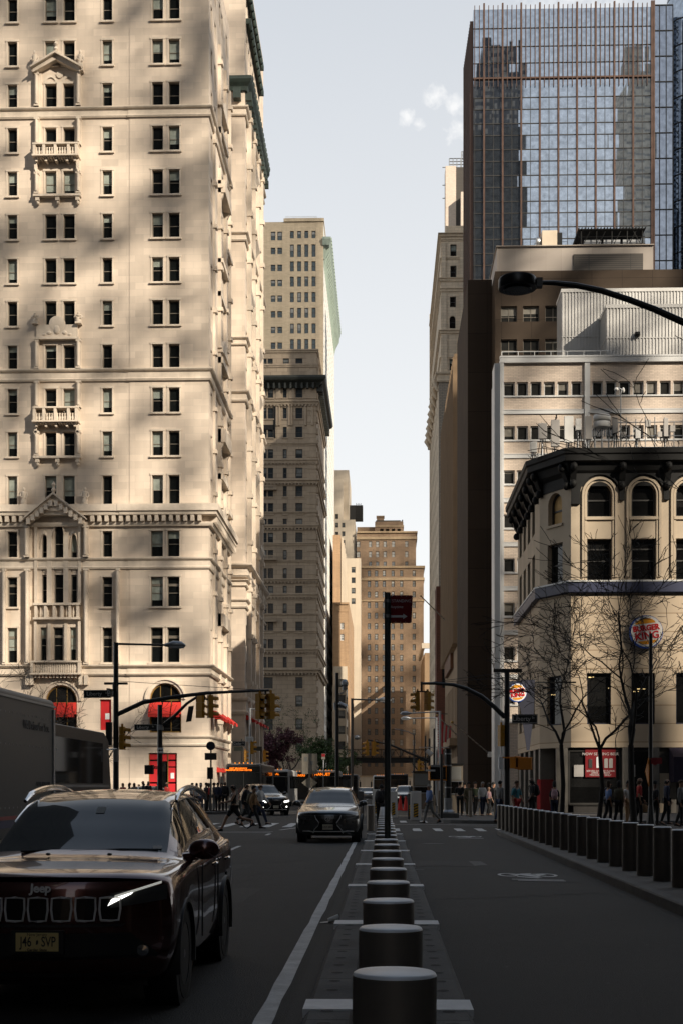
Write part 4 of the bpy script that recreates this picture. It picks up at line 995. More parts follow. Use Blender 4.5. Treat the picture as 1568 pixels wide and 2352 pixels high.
for zf in (.45, 1.1, 1.9): b.tube([(xa, 0, zf), (xb_, 0, zf)], .03, 6)
k = xa
while k < xb_: b.cyl((k, 0, 0), (k, 0, 1.9 + r2.random() * .5), .03, None, 6); b.cyl((k, 0, 0.1), (k + .4, .5, 0), .025, None, 5); k += .55
b.build('pipe', ['galv'], t, world=False)
for i in range(16):
    k = xa + (xb_ - xa) * r2.random(); z0 = .3 + r2.random() * .9
    b2 = MB(); b2.tube([(k + .22 * math.cos(a * .8), -.1 - .02 * a, z0 + .25 * math.sin(a * .8)) for a in range(10)], .02, 5); b2.build('cable_coil', ['black_paint'], t, world=False)
for i in range(8): b = MB(); k = xa + (xb_ - xa) * (i + .5) / 8; b.box(k - .12, k + .16, -.2, -.05, 1.0 + (i % 3) * .3, 1.3 + (i % 3) * .35); b.build('radio_box', ['grey_plastic'], t, world=False)
t = T('security_camera', 'camera on a tall hooked pole above the roof pipes', 'camera', (X(1425, YA), YA + .1, ZT + 1.2)); b = MB(); b.tube([(0, 0, 0), (0, 0, 3.6), (.05, 0, 3.85), (-.2, 0, 3.95)], .035, 6); b.build('pole', ['galv'], t, world=False); b = MB(); b.ell((-.25, 0, 3.85), (.13, .13, .11), 8, 6); b.ell((.15, 0, 3.8), (.09, .09, .16), 8, 6); b.build('camera_head', ['white_plastic'], t, world=False)
t = MB(); x = X(1275, YA); z0 = za(969)
t.ell((x, YA - .2, z0 + .12), (.06, .12, .07), 8, 6, 0, None); t.ell((x, YA - .3, z0 + .2), (.045, .05, .045), 8, 6); t.tube([(x, YA - .1, z0 + .1), (x, YA + .06, z0 + .02)], [.05, .015], 6); t.tube([(x, YA - .34, z0 + .2), (x, YA - .4, z0 + .19)], [.015, .003], 5); t.tube([(x, YA - .2, z0 + .08), (x, YA - .2, z0)], .01, 4)
tag(t.build('bird', ['black_iron'], None, loc=(x, YA - .2, z0)), 'small dark bird perched on a grey antenna panel', 'bird')

# ================================================================ white metal and pale brick office block behind it
Y6 = 115.
def z6(y): return Z(y, Y6)
W0 = X(1150, Y6); WR = 44.; W0l = X(1131, 124.)
WB = T('office_block', 'white metal and pale brick office block with ribbon windows', 'building', (W0 + 12, Y6 + 6, 0))
ZW = z6(827)
px = [(1155, 1181), (1186, 1211), (1217, 1242), (1248, 1273), (1279, 1304), (1311, 1335), (1359, 1383), (1390, 1414), (1421, 1446), (1452, 1477), (1483, 1508), (1514, 1539), (1545, 1570), (1576, 1601)]
ops = []
for r in range(8):
    for a, b in px: ops.append((X(a, Y6) - W0, X(b, Y6) - W0, z6(912 + 101 * r), z6(880 + 101 * r)))
mb = MB(); facade(mb, (W0, Y6), (1, 0), WR - W0, 0, ZW, ops, .3, 0)
facade(mb, (W0, Y6 + 9), (0, -1), 9, 0, ZW, [], .3, 1); facade(mb, (WR, Y6), (0, 1), 9, 0, ZW, [], .3, 0); facade(mb, (WR, Y6 + 9), (-1, 0), WR - W0, 0, ZW, [], .3, 0)
mb.poly([(W0, Y6, ZW - .3), (WR, Y6, ZW - .3), (WR, Y6 + 9, ZW - .3), (W0, Y6 + 9, ZW - .3)], 2); mb.build('wall', ['white_brick', 'white_metal', 'roof_dark'], WB)
for p in ops: window(WB, (W0, Y6), (1, 0), *p, ['glass_office', 'frame_white'], {'rails': (), 'f': .09}, .3)
b = MB()
for xa, xb_, o_ in ((1150, 1155.5, .25), (1341, 1353, .22), (1608, 1620, .22)): b.box(X(xa, Y6), X(xb_, Y6), Y6 - o_, Y6 + .02, 0, ZW - .02)
b.box(W0 - .1, W0 + .02, Y6 - .25, Y6 + 9, 0, ZW); b.box(X(1136, Y6) - .02, W0 - .101, Y6 + .5, Y6 + 2.8, 0, ZW - .2)
b.build('pilaster', ['white_metal'], WB)
for r in range(8):
    b = MB(); y = 945 + 101 * r
    for xa, xb_ in ((1155.6, 1340.8), (1353.2, 1607.8)): 
        b.box(X(xa, Y6), X(xb_, Y6), Y6 - .12, Y6 + .02, z6(y + 9), z6(y + .8)); b.box(X(xa, Y6), X(xb_, Y6), Y6 - .15, Y6 - .0, z6(y + .7), z6(y - 1)); b.box(X(xa, Y6), X(xb_, Y6), Y6 - .1, Y6 + .02, z6(y - 29.5), z6(y - 33))
    b.build('spandrel_band', ['white_metal'], WB)
b = MB(); b.box(W0 - .12, WR, Y6 - .3, Y6 + .01, z6(838), ZW + .02); b.box(W0 - .14, WR, Y6 - .34, Y6 + .3, ZW + .02, ZW + .16); b.build('parapet', ['white_metal'], WB)
b = MB(); xa, xb_ = X(1152, Y6), X(1400, Y6)
for zf in (.55, .0): b.tube([(xa, Y6 + .4, ZW + .16 + zf), (xb_, Y6 + .4, ZW + .16 + zf)], .03, 6)
k = xa
while k < xb_: b.cyl((k, Y6 + .4, ZW + .1), (k, Y6 + .4, ZW + .71), .03, None, 6); k += 1.35
b.build('roof_railing', ['frame_white'], WB)
YR = 119.
def corr(x0d, y0d, y1, yd, name='bulkhead', z0=ZW - .4):
    b = MB(); x0 = X(x0d, y1); zt = Z(yd, y1); n = 1 
    b.box(x0, WR - .5, y1, y1 + yd * 0 + 3.2, z0, zt, 0); k = x0
    while k < WR - .6: b.box(k, k + .10, y1 - .07, y1 + .01, z0, zt - .25, 0); k += .27
    k = y1
    while k < y1 + 3.1: b.box(x0 - .07, x0 + .01, k, k + .1, z0, zt - .25); k += .27
    b.box(x0 - .1, WR - .4, y1 - .1, y1 + 3.3, zt - .24, zt + .05, 0); b.box(x0 - .08, WR - .4, y1 - .085, y1 + 3.25, z0 + (zt - z0) * .47, z0 + (zt - z0) * .47 + .06, 0)
    return b.build(name, ['corrugated'], WB)
corr(1290, 0, 119.6, 670); b_ = corr(1392, 0, 116.4, 707)
b = MB(); xx = X(1462, 116.3); b.box(xx - .2, xx + .2, 116.0, 116.32, Z(779, 116.3), Z(770, 116.3)); b.box(xx - .12, xx + .12, 115.85, 116.1, Z(777, 116.3), Z(772, 116.3)); b.build('wall_lamp', ['black_iron'], WB)

# ================================================================ dark brown panelled building
Y8 = 135.
def z8(y): return Z(y, Y8)
D0 = X(1136, Y8); DL = X(1073, 139.); DR = 48.
DB = T('office_block', 'dark brown panelled building with a beige rooftop storey', 'building', (D0 + 10, Y8 + 8, 0))
ZD = z8(626)
ops = [(X(a, Y8) - D0, X(a + 37, Y8) - D0, z8(c + 36), z8(c)) for c in (706, 782) for a in (1149, 1200, 1251)]
mb = MB(); facade(mb, (D0, Y8), (1, 0), DR - D0, 0, ZD, ops, .35, 0); facade(mb, (D0, Y8 + 4), (0, -1), 4, 0, ZD, [], .3, 0)
facade(mb, (DL, Y8 + 4), (1, 0), D0 - DL, 0, Z(645, 139.), [], .3, 0); facade(mb, (DL, Y8 + 24), (0, -1), 20, 0, Z(645, 139), [], .3, 0); facade(mb, (DR, Y8), (0, 1), 24, 0, ZD, [], .3, 0); facade(mb, (DR, Y8 + 24), (-1, 0), DR - DL, 0, Z(645, 139), [], .3, 0)
mb.poly([(D0, Y8, ZD), (DR, Y8, ZD), (DR, Y8 + 24, ZD), (D0, Y8 + 24, ZD)], 1); mb.poly([(DL, Y8 + 4, Z(645, 139)), (D0, Y8 + 4, Z(645, 139)), (D0, Y8 + 24, Z(645, 139)), (DL, Y8 + 24, Z(645, 139))], 1)
mb.poly([(D0, Y8 + 24, Z(645, 139)), (DR, Y8 + 24, Z(645, 139)), (DR, Y8 + 24, ZD), (D0, Y8 + 24, ZD)], 0); mb.poly([(D0, Y8 + 4, Z(645, 139)), (D0, Y8 + 4, ZD), (D0, Y8 + 24, ZD), (D0, Y8 + 24, Z(645, 139))], 0)
mb.build('wall', ['brown_panel', 'roof_dark'], DB)
for p in ops: window(DB, (D0, Y8), (1, 0), *p, ['glass_office', 'frame_stone'], {'rails': (.32,), 'bars': (.5,), 'f': .06}, .35)
b = MB(); b.box(X(1140, 136.), X(1499, 136.), 136., 146., ZD, Z(571, 136.)); b.build('rooftop_storey', ['taupe_panel'], DB)
b = MB(); b.box(X(1316, 136.), X(1475, 136.), 135.85, 135.98, ZD + .1, Z(590, 136.)); b.build('louver_panel', ['louver'], DB)
b = MB(); b.box(X(1140, 136.) - .1, X(1499, 136.) + .05, 135.8, 146.2, Z(571, 136.), Z(569, 136.)); b.build('coping', ['taupe_panel'], DB)
YV = 138.; zr = Z(569, 136.)
t = T('air_conditioner', 'beige rooftop air conditioner with a round fan cowl', 'air conditioner', (X(1262, YV), YV, zr))
k = YV / F; b = MB(); b.box(-.9, .6, -.9, 1.4, .35, 1.95); b.box(.6, 1.05, -.8, 1.4, .35, 1.75); b.build('casing', ['hvac'], t, world=False, bevel=.04)
b = MB(); b.box(.61, 1.08, -.92, -.82, .4, 1.7); b.build('grille', ['black_iron'], t, world=False)
b = MB(); b.lathe([(.5, 0), (.55, .1), (.55, .35), (.45, .4)], (-1., -.2, 1.0), 20, 0, Matrix.Rotation(-PI / 2, 4, 'Y')); b.build('fan_cowl', ['galv'], t, world=False)
b = MB()
for q in ((-.8, -.8), (.9, -.8), (-.8, 1.2), (.9, 1.2)): b.box(q[0] - .06, q[0] + .06, q[1] - .06, q[1] + .06, 0, .35)
b.tube([(-1.6, -.9, 0), (-1.6, -.9, .7), (-.9, -.9, .7)], .03, 5); b.tube([(1.6, -.9, 0), (1.6, -.9, .8), (1.1, -.9, .8)], .03, 5)
b.build('stand', ['black_iron'], t, world=False)
t = T('roof_rack', 'black steel platform of solar slats on legs over the roof', 'roof rack', (X(1400, YV), YV, zr))
w = 75 * k; b = MB(); M = Matrix.Translation((0, 0, 1.55)) @ Matrix.Rotation(-.30, 4, 'X')
b.box(-w, w, 1.2, 1.25, 2.1, 2.14); b.box(-w, w, -1.2, 3., 1.85, 1.93, M=Matrix.Rotation(0, 4, 'X'))
for i in range(22): q = -w + 2 * w * i / 21; b.box(q - .05, q + .05, -1.3, 3.1, 1.935, 2.02)
b.build('slat_deck', ['black_iron'], t, world=False)
b = MB()
for i in range(5):
    q = -w * .92 + 2 * w * .92 * i / 4
    for y in (-1., 2.6): b.cyl((q, y, 0), (q, y, 1.85), .06, None, 6)
    b.tube([(q, -1, .1), (q + .9 if i < 4 else q - .9, -1, 1.8)], .04, 5)
b.tube([(-w, -1, .5), (w, -1, .5)], .04, 5); b.tube([(-w, -1, 1.2), (w, -1, 1.2)], .04, 5)
b.build('leg_frame', ['black_iron'], t, world=False)
b = MB()
for i in range(3): b.box(-w * .8 + i * w * .58, -w * .8 + i * w * .58 + w * .5, -.5, 1.5, .15, 1.1)
b.build('duct', ['galv'], t, world=False)

# ================================================================ glass tower with bronze fins
YG = 215.
def zg(y): return Z(y, YG)
G0, G1 = X(1086, YG), X(1500, YG); ZGT = zg(26)
GT = T('glass_tower', 'blue glass tower ribbed with thin bronze fins', 'building', (G0 + 13, YG + 7, 0))
glass_mat('curtain_glass', (.60, .68, .78), (.62, .60, .56), .0, r=.012, metal=.95)
glass_mat('curtain_glass_blue', (.40, .46, .56), (.3, .36, .5), .0, r=.012, metal=.9)
rg = random.Random(5)
def curtain(mb, o, u, W, zlist, nx, tilt, m=0):
    n = V((u[1], -u[0], 0))
    for i in range(nx):
        a0, a1 = W * i / nx, W * (i + 1) / nx
        for j in range(len(zlist) - 1):
            z0, z1 = zlist[j], zlist[j + 1]; g = [rg.gauss(0, tilt) for _ in range(3)]; K = 3; b0 = len(mb.v)
            bow = rg.gauss(.0, tilt * .6)
            for p in range(K + 1):
                for q in range(K + 1):
                    s, t_ = p / K, q / K
                    d = g[0] * (s - .5) + g[1] * (t_ - .5) * 1.5 + bow * (1 - 4 * (s - .5) ** 2) * .5
                    mb.v.append(V((o[0] + u[0] * (a0 + (a1 - a0) * s), o[1] + u[1] * (a0 + (a1 - a0) * s), z0 + (z1 - z0) * t_)) + n * d)
            for p in range(K):
                for q in range(K): mb.face((b0 + p * (K + 1) + q, b0 + (p + 1) * (K + 1) + q, b0 + (p + 1) * (K + 1) + q + 1, b0 + p * (K + 1) + q + 1), m, True)
fl = [zg(185)]
y = 231. ; zl = [0.]
ylist = []
yy = 185 + 44.
while zg(yy) > 3: ylist += [yy, yy + 27]; yy += 59.4
zl = sorted([0.] + [zg(q) for q in ylist if zg(q) > .5] + [zg(185), zg(150), zg(112), zg(70), ZGT])
NB = 10; BW = 42.4 * YG / F
mb = MB(); curtain(mb, (G0, YG), (1, 0), G1 - G0, zl, NB * 2, .003)
mb.build('curtain_wall', ['curtain_glass'], GT)
mb = MB(); curtain(mb, (G0, YG + 14), (0, -1), 14, zl, 6, .004); facade(mb, (G1, YG + 14), (-1, 0), G1 - G0, 0, ZGT, [], .1); mb.poly([(G0, YG + .1, ZGT - .2), (G1, YG + .1, ZGT - .2), (G1, YG + 14, ZGT - .2), (G0, YG + 14, ZGT - .2)]); facade(mb, (G1, YG), (0, 1), 14, 0, ZGT, [], .1)
mb.build('side_glass', ['curtain_glass'], GT)
for i in range(NB + 1):
    x = G0 + (1110 - 1086 + 42.4 * i - 0) * YG / F if i < NB else G1
    if x > G1: continue
    b = MB(); b.box(x - .13, x + .13, YG - .38, YG + .02, 0, ZGT + .8); b.build('fin', ['bronze_fin'], GT)
b = MB()
for i in range(4 * NB + 2):
    x = G0 + (1110 - 1086 - 31.8 + 10.6 * i) * YG / F
    if G0 < x < G1 and (i - 3) % 4: b.box(x - .05, x + .05, YG - .32, YG + .02, zg(205), ZGT + .5)
b.build('screen_fin', ['bronze_fin'], GT)
b = MB(); b.box(G0, G1, YG - .3, YG + .02, zg(187), zg(183.5)); b.build('belt', ['bronze_fin'], GT)
b = MB()
for z in zl[1:-1]: b.box(G0 + .01, G1 - .01, YG - .08, YG + .02, z - .06, z + .06)
for i in range(2 * NB): 
    x = G0 + (1110 - 1086 - 21.2 + 21.2 * i) * YG / F
    if G0 < x < G1: b.box(x - .04, x + .04, YG - .07, YG + .015, 0, zg(206))
b.build('transom', ['frame_dark'], GT)
b = MB()
for i in range(16): y = YG + .5 + i * .85; b.box(G0 - .5 - .02 * i, G0 + .02, y, y + .14, 0, zg(48 + i * .5) - .0)
b.box(G0 - .4, G0 + .02, YG + 13.2, YG + 14.1, 0, zg(110)); b.build('side_fin', ['bronze_fin'], GT)
YH = 225.
H0, H1 = X(1498, YH), X(1544, YH)
GT2 = T('glass_tower', 'plain blue glass tower at the right edge of the view', 'building', ((H0 + H1) / 2, YH + 6, 0))
zl2 = [i * 4.1 for i in range(int(Z(-40, YH) / 4.1))]
mb = MB(); curtain(mb, (H0, YH), (1, 0), H1 - H0, zl2, 3, .004); mb.box(H0, H1, YH + .3, YH + 12, 0, zl2[-1]); mb.build('curtain_wall', ['curtain_glass_blue'], GT2)
b = MB()
for z in zl2[1:]: b.box(H0, H1, YH - .12, YH - .04, z - .07, z + .07)
for i in range(4): x = H0 + (H1 - H0) * i / 3; b.box(x - .06, x + .06, YH - .13, YH - .05, 0, zl2[-1])
b.build('transom', ['frame_dark'], GT2)
YQ = 226.; Q0 = X(1600, YQ); RQ = Q0 - X(1543, YQ)
CT = T('glass_tower', 'rounded pale glass tower cut off by the right edge', 'building', (Q0, YQ + RQ, 0)); mb = MB()
zq = [i * 4.2 for i in range(40)]
for j in range(len(zq) - 1):
    for k in range(28):
        a0, a1 = 2 * PI * k / 28, 2 * PI * (k + 1) / 28; dj = rg.gauss(0, .012)
        mb.poly([(Q0 + RQ * math.cos(a0), YQ + RQ + RQ * math.sin(a0), zq[j]), (Q0 + RQ * math.cos(a1), YQ + RQ + RQ * math.sin(a1), zq[j]), (Q0 + (RQ + dj) * math.cos(a1), YQ + RQ + (RQ + dj) * math.sin(a1), zq[j + 1]), (Q0 + (RQ + dj) * math.cos(a0), YQ + RQ + (RQ + dj) * math.sin(a0), zq[j + 1])])
mb.build('curtain_wall', ['curtain_glass'], CT); b = MB()
for z in zq[1:]: b.lathe([(RQ + .08, -.09), (RQ + .08, .09)], (Q0, YQ + RQ, z), 28, caps=False)
b.build('transom', ['frame_dark'], CT)

# ================================================================ gothic tower, grey slab, striped stone block and red brick block on the right
YT = 250.
def zt(y): return Z(y, YT)
A0 = X(1006, YT); A1 = X(1085, YT)
GO = T('gothic_tower', 'slender gothic stone tower with spiky crockets up its street corner', 'building', (A0 + 4, YT + 20, 0))
ops = [(X(a, YT) - A0, X(b, YT) - A0, zt(d), zt(c)) + ((True,) if e else ()) for a, b, c, d, e in ((1043, 1056, 521, 543, 1), (1033, 1047, 563, 590, 0), (1033, 1047, 612, 639, 0), (1032, 1046, 683, 707, 0), (1031, 1045, 727, 756, 1), (1031, 1045, 826, 852, 0))]
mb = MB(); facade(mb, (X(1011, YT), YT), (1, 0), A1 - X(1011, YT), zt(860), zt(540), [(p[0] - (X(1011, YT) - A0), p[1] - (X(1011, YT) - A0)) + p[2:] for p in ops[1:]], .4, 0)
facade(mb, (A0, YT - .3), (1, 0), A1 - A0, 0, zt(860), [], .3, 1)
A2 = X(1022, YT + 3); facade(mb, (A2, YT + 3), (1, 0), A1 - A2, zt(540), zt(505), [(X(1043, YT + 3) - A2, X(1057, YT + 3) - A2, zt(543) + 1, zt(520), True)], .4, 0)
gs = [(2 + 4.2 * i, 3.5 + 4.2 * i, 8 + 3.8 * j, 10.2 + 3.8 * j) for i in range(11) for j in range(17)]
facade(mb, (A0, YT + 50), (0, -1), 50.3, 0, zt(860), gs, .3, 0); facade(mb, (X(1011, YT), YT + 50), (0, -1), 50, zt(860), zt(545), [], .3, 0); facade(mb, (A2, YT + 50), (0, -1), 47, zt(545), zt(505), [], .3, 0)
facade(mb, (A1, YT), (0, 1), 50, 0, zt(505), [], .3, 0); facade(mb, (A1, YT + 50), (-1, 0), A1 - A0, 0, zt(505), [], .3, 0)
mb.poly([(A2, YT + 3, zt(505)), (A1, YT + 3, zt(505)), (A1, YT + 50, zt(505)), (A2, YT + 50, zt(505))]); mb.poly([(X(1011, YT), YT, zt(540)), (A1, YT, zt(540)), (A1, YT + 3, zt(540)), (A2, YT + 3, zt(540)), (A2, YT + 50, zt(540)), (X(1011, YT), YT + 50, zt(540))])
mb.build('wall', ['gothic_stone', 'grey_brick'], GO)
xo = X(1011, YT)
for p in ops[1:]: window(GO, (A0, YT), (1, 0), *p[:4], GD2, {'arch': True, 'rails': (.5,)} if len(p) > 4 else {'f': .12}, .4)
window(GO, (A2, YT + 3), (1, 0), X(1043, YT + 3) - A2, X(1057, YT + 3) - A2, zt(543) + 1, zt(520), GD2, {'arch': True}, .4)
many_windows(GO, 'side_window', (A0, YT + 50), (0, -1), gs, GD2, {}, .3)
b = MB(); pg = [(A0 - .1, YT + 50), (A0 - .1, YT - .3), (A1, YT - .3)]; band(b, pg, zt(880), zt(858), .5, 0, S3); b.build('string_course', ['gothic_stone'], GO)
pg = [(xo, YT + 50), (xo, YT), (A1, YT)]
for y0, y1, o_ in ((546, 538, .5), (648, 640, .35), (672, 664, .3), (768, 760, .4), (598, 594, .2), (556, 552, .2), (826, 822, .2)):
    b = MB(); band(b, pg, zt(y0), zt(y1), o_, 0, S3); b.build('string_course', ['gothic_stone'], GO)
b = MB()
for a, c, y0, y1 in ((1012, 1026, 770, 858), (1050, 1068, 770, 858), (1013, 1022, 560, 640), (1055, 1068, 560, 640), (1012, 1024, 675, 760), (1052, 1068, 675, 760)): b.box(X(a, YT), X(c, YT), YT - .25, YT + .02, zt(y1), zt(y0))
b.build('pilaster', ['gothic_stone'], GO)
b = MB(); z_ = 20.
i = 0
while z_ < zt(545):
    for k in range(8): yy = YT + .5 + 6.2 * k; b.ell((xo - .25 if z_ > zt(860) else A0 - .25, yy, z_), (.45, .3, .5), 6, 4)
    z_ += 4.2 if z_ > zt(860) else 100
b.build('crocket_row', ['gothic_stone'], GO)['kind'] = 'stuff'
for k in range(9): b = MB(); b.tube([(A0 - .1, YT + 5.4 * k, zt(900)), (A0 - .9, YT + 5.4 * k, zt(878)), (A0 - .5, YT + 5.4 * k, zt(862))], [.2, .5, .15], 6); b.build('crocket', ['gothic_stone'], GO)
YK = 330.
SL = T('office_tower', 'pale grey slab tower with a scaffold mast peeping over the gothic tower', 'building', (X(1046, YK), YK + 12, 0)); mb = MB()
k0, k1, k2 = X(1022, YK), X(1046, YK), X(1085, YK); mb.box(k0, k1, YK, YK + 5, 0, Z(383, YK)); mb.box(k1 + .001, k2, YK + .5, YK + 5, 0, Z(384, YK), 1); mb.box(k1 + 1, k2, YK - 3, YK + .4, 0, Z(455, YK), 0); mb.build('wall', ['white_brick', 'louver'], SL)
b = MB(); x0 = X(1031, YK); x1 = X(1066, YK)
for i in range(5): q = x0 + (x1 - x0) * i / 4; b.cyl((q, YK + 1, Z(384, YK)), (q, YK + 1, Z(362, YK)), .12, None, 5)
for y in (376, 369, 362): b.tube([(x0, YK + 1, Z(y, YK)), (x1, YK + 1, Z(y, YK))], .12, 5)
for y in range(346, 366, 3): b.box(X(1059, YK), X(1064, YK), YK + 1, YK + 1.2, Z(y, YK), Z(y - .8, YK))
for q in (1059, 1064): b.cyl((X(q, YK), YK + 1, Z(384, YK)), (X(q, YK), YK + 1, Z(347, YK)), .12, None, 5)
for y in (384, 425, 455): b.box(X(1015, YK), X(1022, YK), YK + .5, YK + .8, Z(y, YK), Z(y - 1.2, YK))
b.build('roof_scaffold', ['galv'], SL)
YP = 196.
P0 = X(1051, YP); PE = 238.
SB = T('office_block', 'tan stone block with tall ribbed piers on its street front', 'building', (P0 + 4, YP + 20, 0)); mb = MB()
zp = Z(835, YP); ops = []
for i in range(9): ops.append((2.2 + 4.4 * i, 4.4 + 4.4 * i, 6., Z(1560, YP))); ops.append((2.2 + 4.4 * i, 4.4 + 4.4 * i, Z(1480, YP), zp - 5))
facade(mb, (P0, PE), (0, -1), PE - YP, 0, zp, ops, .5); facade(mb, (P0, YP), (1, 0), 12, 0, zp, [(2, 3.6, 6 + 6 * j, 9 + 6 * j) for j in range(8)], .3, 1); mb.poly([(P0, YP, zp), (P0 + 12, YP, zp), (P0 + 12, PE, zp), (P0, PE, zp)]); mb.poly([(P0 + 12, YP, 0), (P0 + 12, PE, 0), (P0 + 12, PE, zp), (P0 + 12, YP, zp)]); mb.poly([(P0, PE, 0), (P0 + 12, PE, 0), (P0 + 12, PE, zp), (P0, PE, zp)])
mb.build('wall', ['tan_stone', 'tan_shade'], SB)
for p in ops: window(SB, (P0, PE), (0, -1), *p, ['glass_dark', 'frame_dark'], {'rails': tuple(.06 * k for k in range(1, 16)), 'f': .12}, .5)
for j in range(8): window(SB, (P0, YP), (1, 0), 2, 3.6, 6 + 6 * j, 9 + 6 * j, GD2, {}, .3)
b = MB()
for i in range(20): y = PE - 1.1 - 2.2 * i; b.box(P0 - .8, P0 + .02, y, y + .6, Z(1480, YP), zp + .6); b.box(P0 - .6, P0, y - .05, y + .55, zp + .4, zp + 1.)
b.build('pier', ['tan_stone'], SB)
b = MB(); b.box(P0 - 1.2, P0 + .01, YP, PE, Z(1712, YP), Z(1695, YP)); b.build('string_course', ['tan_stone'], SB)
b = MB(); r3 = random.Random(2)
for i in range(14): y = 209 + i * 1.45; h = 3.6; b.box(P0 - .5, P0 - .002, y, y + .9, Z(1530, 205), Z(1530, 205) + h); b.box(P0 - .5, P0 - .002, y - .2, y + .2, Z(1530, 205) + (i % 3) * 1.2, Z(1530, 205) + (i % 3) * 1.2 + .6)
b.build('wall_lettering', ['iron_rust'], SB)
YX = 243.; x0 = X(1001, YX)
RB = T('brick_building', 'dark red brick building squeezed between the tan block and the gothic tower', 'building', (x0 + 4, YX + 3, 0)); mb = MB(); zx = Z(1347, YX)
ops = [(X(1014, YX) - x0, X(1022, YX) - x0, Z(c + 60, YX), Z(c, YX)) for c in (1360, 1440, 1520)]
facade(mb, (x0, YX), (1, 0), 10, 0, zx, ops, .4); facade(mb, (x0, YX + 6.5), (0, -1), 6.5, 0, zx, [], .3); mb.poly([(x0, YX, zx), (x0 + 10, YX, zx), (x0 + 10, YX + 6.5, zx), (x0, YX + 6.5, zx)]); mb.poly([(x0 + 10, YX, 0), (x0 + 10, YX + 6.5, 0), (x0 + 10, YX + 6.5, zx), (x0 + 10, YX, zx)]); mb.build('wall', ['red_brick'], RB)
for p in ops: window(RB, (x0, YX), (1, 0), *p, ['glass_grey', 'frame_dark'], {'rails': (.3, .6)}, .4)
FB = block('office_building', 'small far building glimpsed between the hotel and the gothic tower', 400, 974, 1012, 1500, 40, 'tan_stone', [], None)
b = MB(); band(b, [(X(974, 400), 440), (X(974, 400), 400), (X(1012, 400), 400)], Z(1490, 400), Z(1478, 400), .8); b.build('parapet', ['pale_stone'], FB)
# ================================================================ ground, roads, pavements, markings
b = MB(); b.poly([(-4000, -800, -.3), (4000, -800, -.3), (4000, 8000, -.3), (-4000, 8000, -.3)]); struct('ground', b, ['ground_mat'])
b = MB(); b.poly([(-14, -40, 0), (14, -40, 0), (14, 446, 0), (-14, 446, 0)]); b.poly([(-60, 52, 0), (-14, 52, 0), (-14, 84, 0), (-60, 84, 0)]); b.poly([(14, 50, 0), (60, 50, 0), (60, 63, 0), (14, 63, 0)]); b.poly([(-60, 10, 0), (-14, 10, 0), (-14, 52, 0), (-60, 52, 0)]); b.poly([(14, 10, 0), (60, 10, 0), (60, 50, 0), (14, 50, 0)]); struct('road', b, ['asphalt'])
def walk(name, pts, h=.15):
    """raised pavement with a kerb face; pts counter-clockwise"""
    b = MB(); n = len(pts)
    inn = []
    for i, p in enumerate(pts):
        d0 = (V(pts[i]) - V(pts[i - 1])).normalized(); d1 = (V(pts[(i + 1) % n]) - V(p)).normalized()
        nn = V((-d0.y, d0.x)) + V((-d1.y, d1.x)); nn.normalize(); inn.append(V(p) + nn * (.17 / max(.3, nn.dot(V((-d1.y, d1.x))))))
    for i in range(n):
        j = (i + 1) % n
        b.poly([(*pts[i], -.1), (*pts[j], -.1), (pts[j][0], pts[j][1], h - .02), (pts[i][0], pts[i][1], h - .02)], 1)
        e0 = V(pts[i]) * .88 + inn[i] * .12; e1 = V(pts[j]) * .88 + inn[j] * .12
        b.poly([(*pts[i], h - .02), (*pts[j], h - .02), (e1.x, e1.y, h), (e0.x, e0.y, h)], 1)
        b.poly([(e0.x, e0.y, h), (e1.x, e1.y, h), (inn[j].x, inn[j].y, h), (inn[i].x, inn[i].y, h)], 1)
    b.poly([(p.x, p.y, h) for p in inn], 0)
    return struct(name, b, ['concrete_walk', 'kerb_stone'])
arc = [(6.3 - 2.45 * math.cos(a), 47.6 + 2.45 * math.sin(a)) for a in [PI / 2 * k / 6 for k in range(7)]]
walk('pavement', [(3.7, 8), (12, 8), (40, 8), (40, 50.2), (6.4, 50.2)] + arc[::-1][1:])
arc = [(5.6 - 3. * math.cos(a), 64.6 - 3. * math.sin(a)) for a in [PI / 2 * k / 6 for k in range(7)]]
walk('pavement', arc + [(60, 61.6), (60, 446), (6.4, 446), (5.4, 120), (4.2, 84)])
walk('pavement', [(-60, 82), (-12, 82), (-10.2, 82.8), (-9.3, 84.6), (-9.3, 446), (-60, 446)])
walk('pavement', [(-60, 4), (-12.5, 4), (-12.5, 46), (-14.5, 52), (-60, 52)])
# median strip of precast slabs
MX0, MX1, ME = -.52, .575, 44.6
b = MB(); h = .15; prof = [(MX0 - .02, -.1), (MX0, h - .035), (MX0 + .035, h), (MX1 - .035, h), (MX1, h - .035), (MX1 + .02, -.1)]
y = 1.2
while y < ME:
    y1 = min(ME, y + 1.9 - .012)
    rs = [[(x, yy, z) for x, z in prof] for yy in (y, y1)]
    b.rings([[*r] for r in rs], 0, False, True)
    y += 1.9
b.box(MX0 + .05, MX1 - .05, 1.2, ME, -.1, h - .02, 1)
struct('median_strip', b, ['concrete', 'asphalt_patch'])
b = MB(); y = 2.
while y < ME - .4:
    for x in (MX0 + .15, MX1 - .15): 
        b.poly([(x + .045 * math.cos(2 * PI * k / 12), y + .045 * math.sin(2 * PI * k / 12), h + .003) for k in range(12)], 0)
    y += .475
b.box(MX0 + .30, MX0 + .318, 1.2, ME, h + .001, h + .004, 0); b.box(MX1 - .318, MX1 - .30, 1.2, ME, h + .001, h + .004, 0)
struct('median_joint', b, ['asphalt_patch'])
b = MB(); y = 3.45
while y < ME:
    for x0, x1 in ((MX0 - .012, -.15), (.205, MX1 + .012)):
        b.box(x0, x1, y, y + .43, h - .045 if x0 < -.3 or x1 > .5 else h, h + .012)
    y += 5.7
struct('median_reflector_band', b, ['band_paint'])
b = MB()
r4 = random.Random(8)
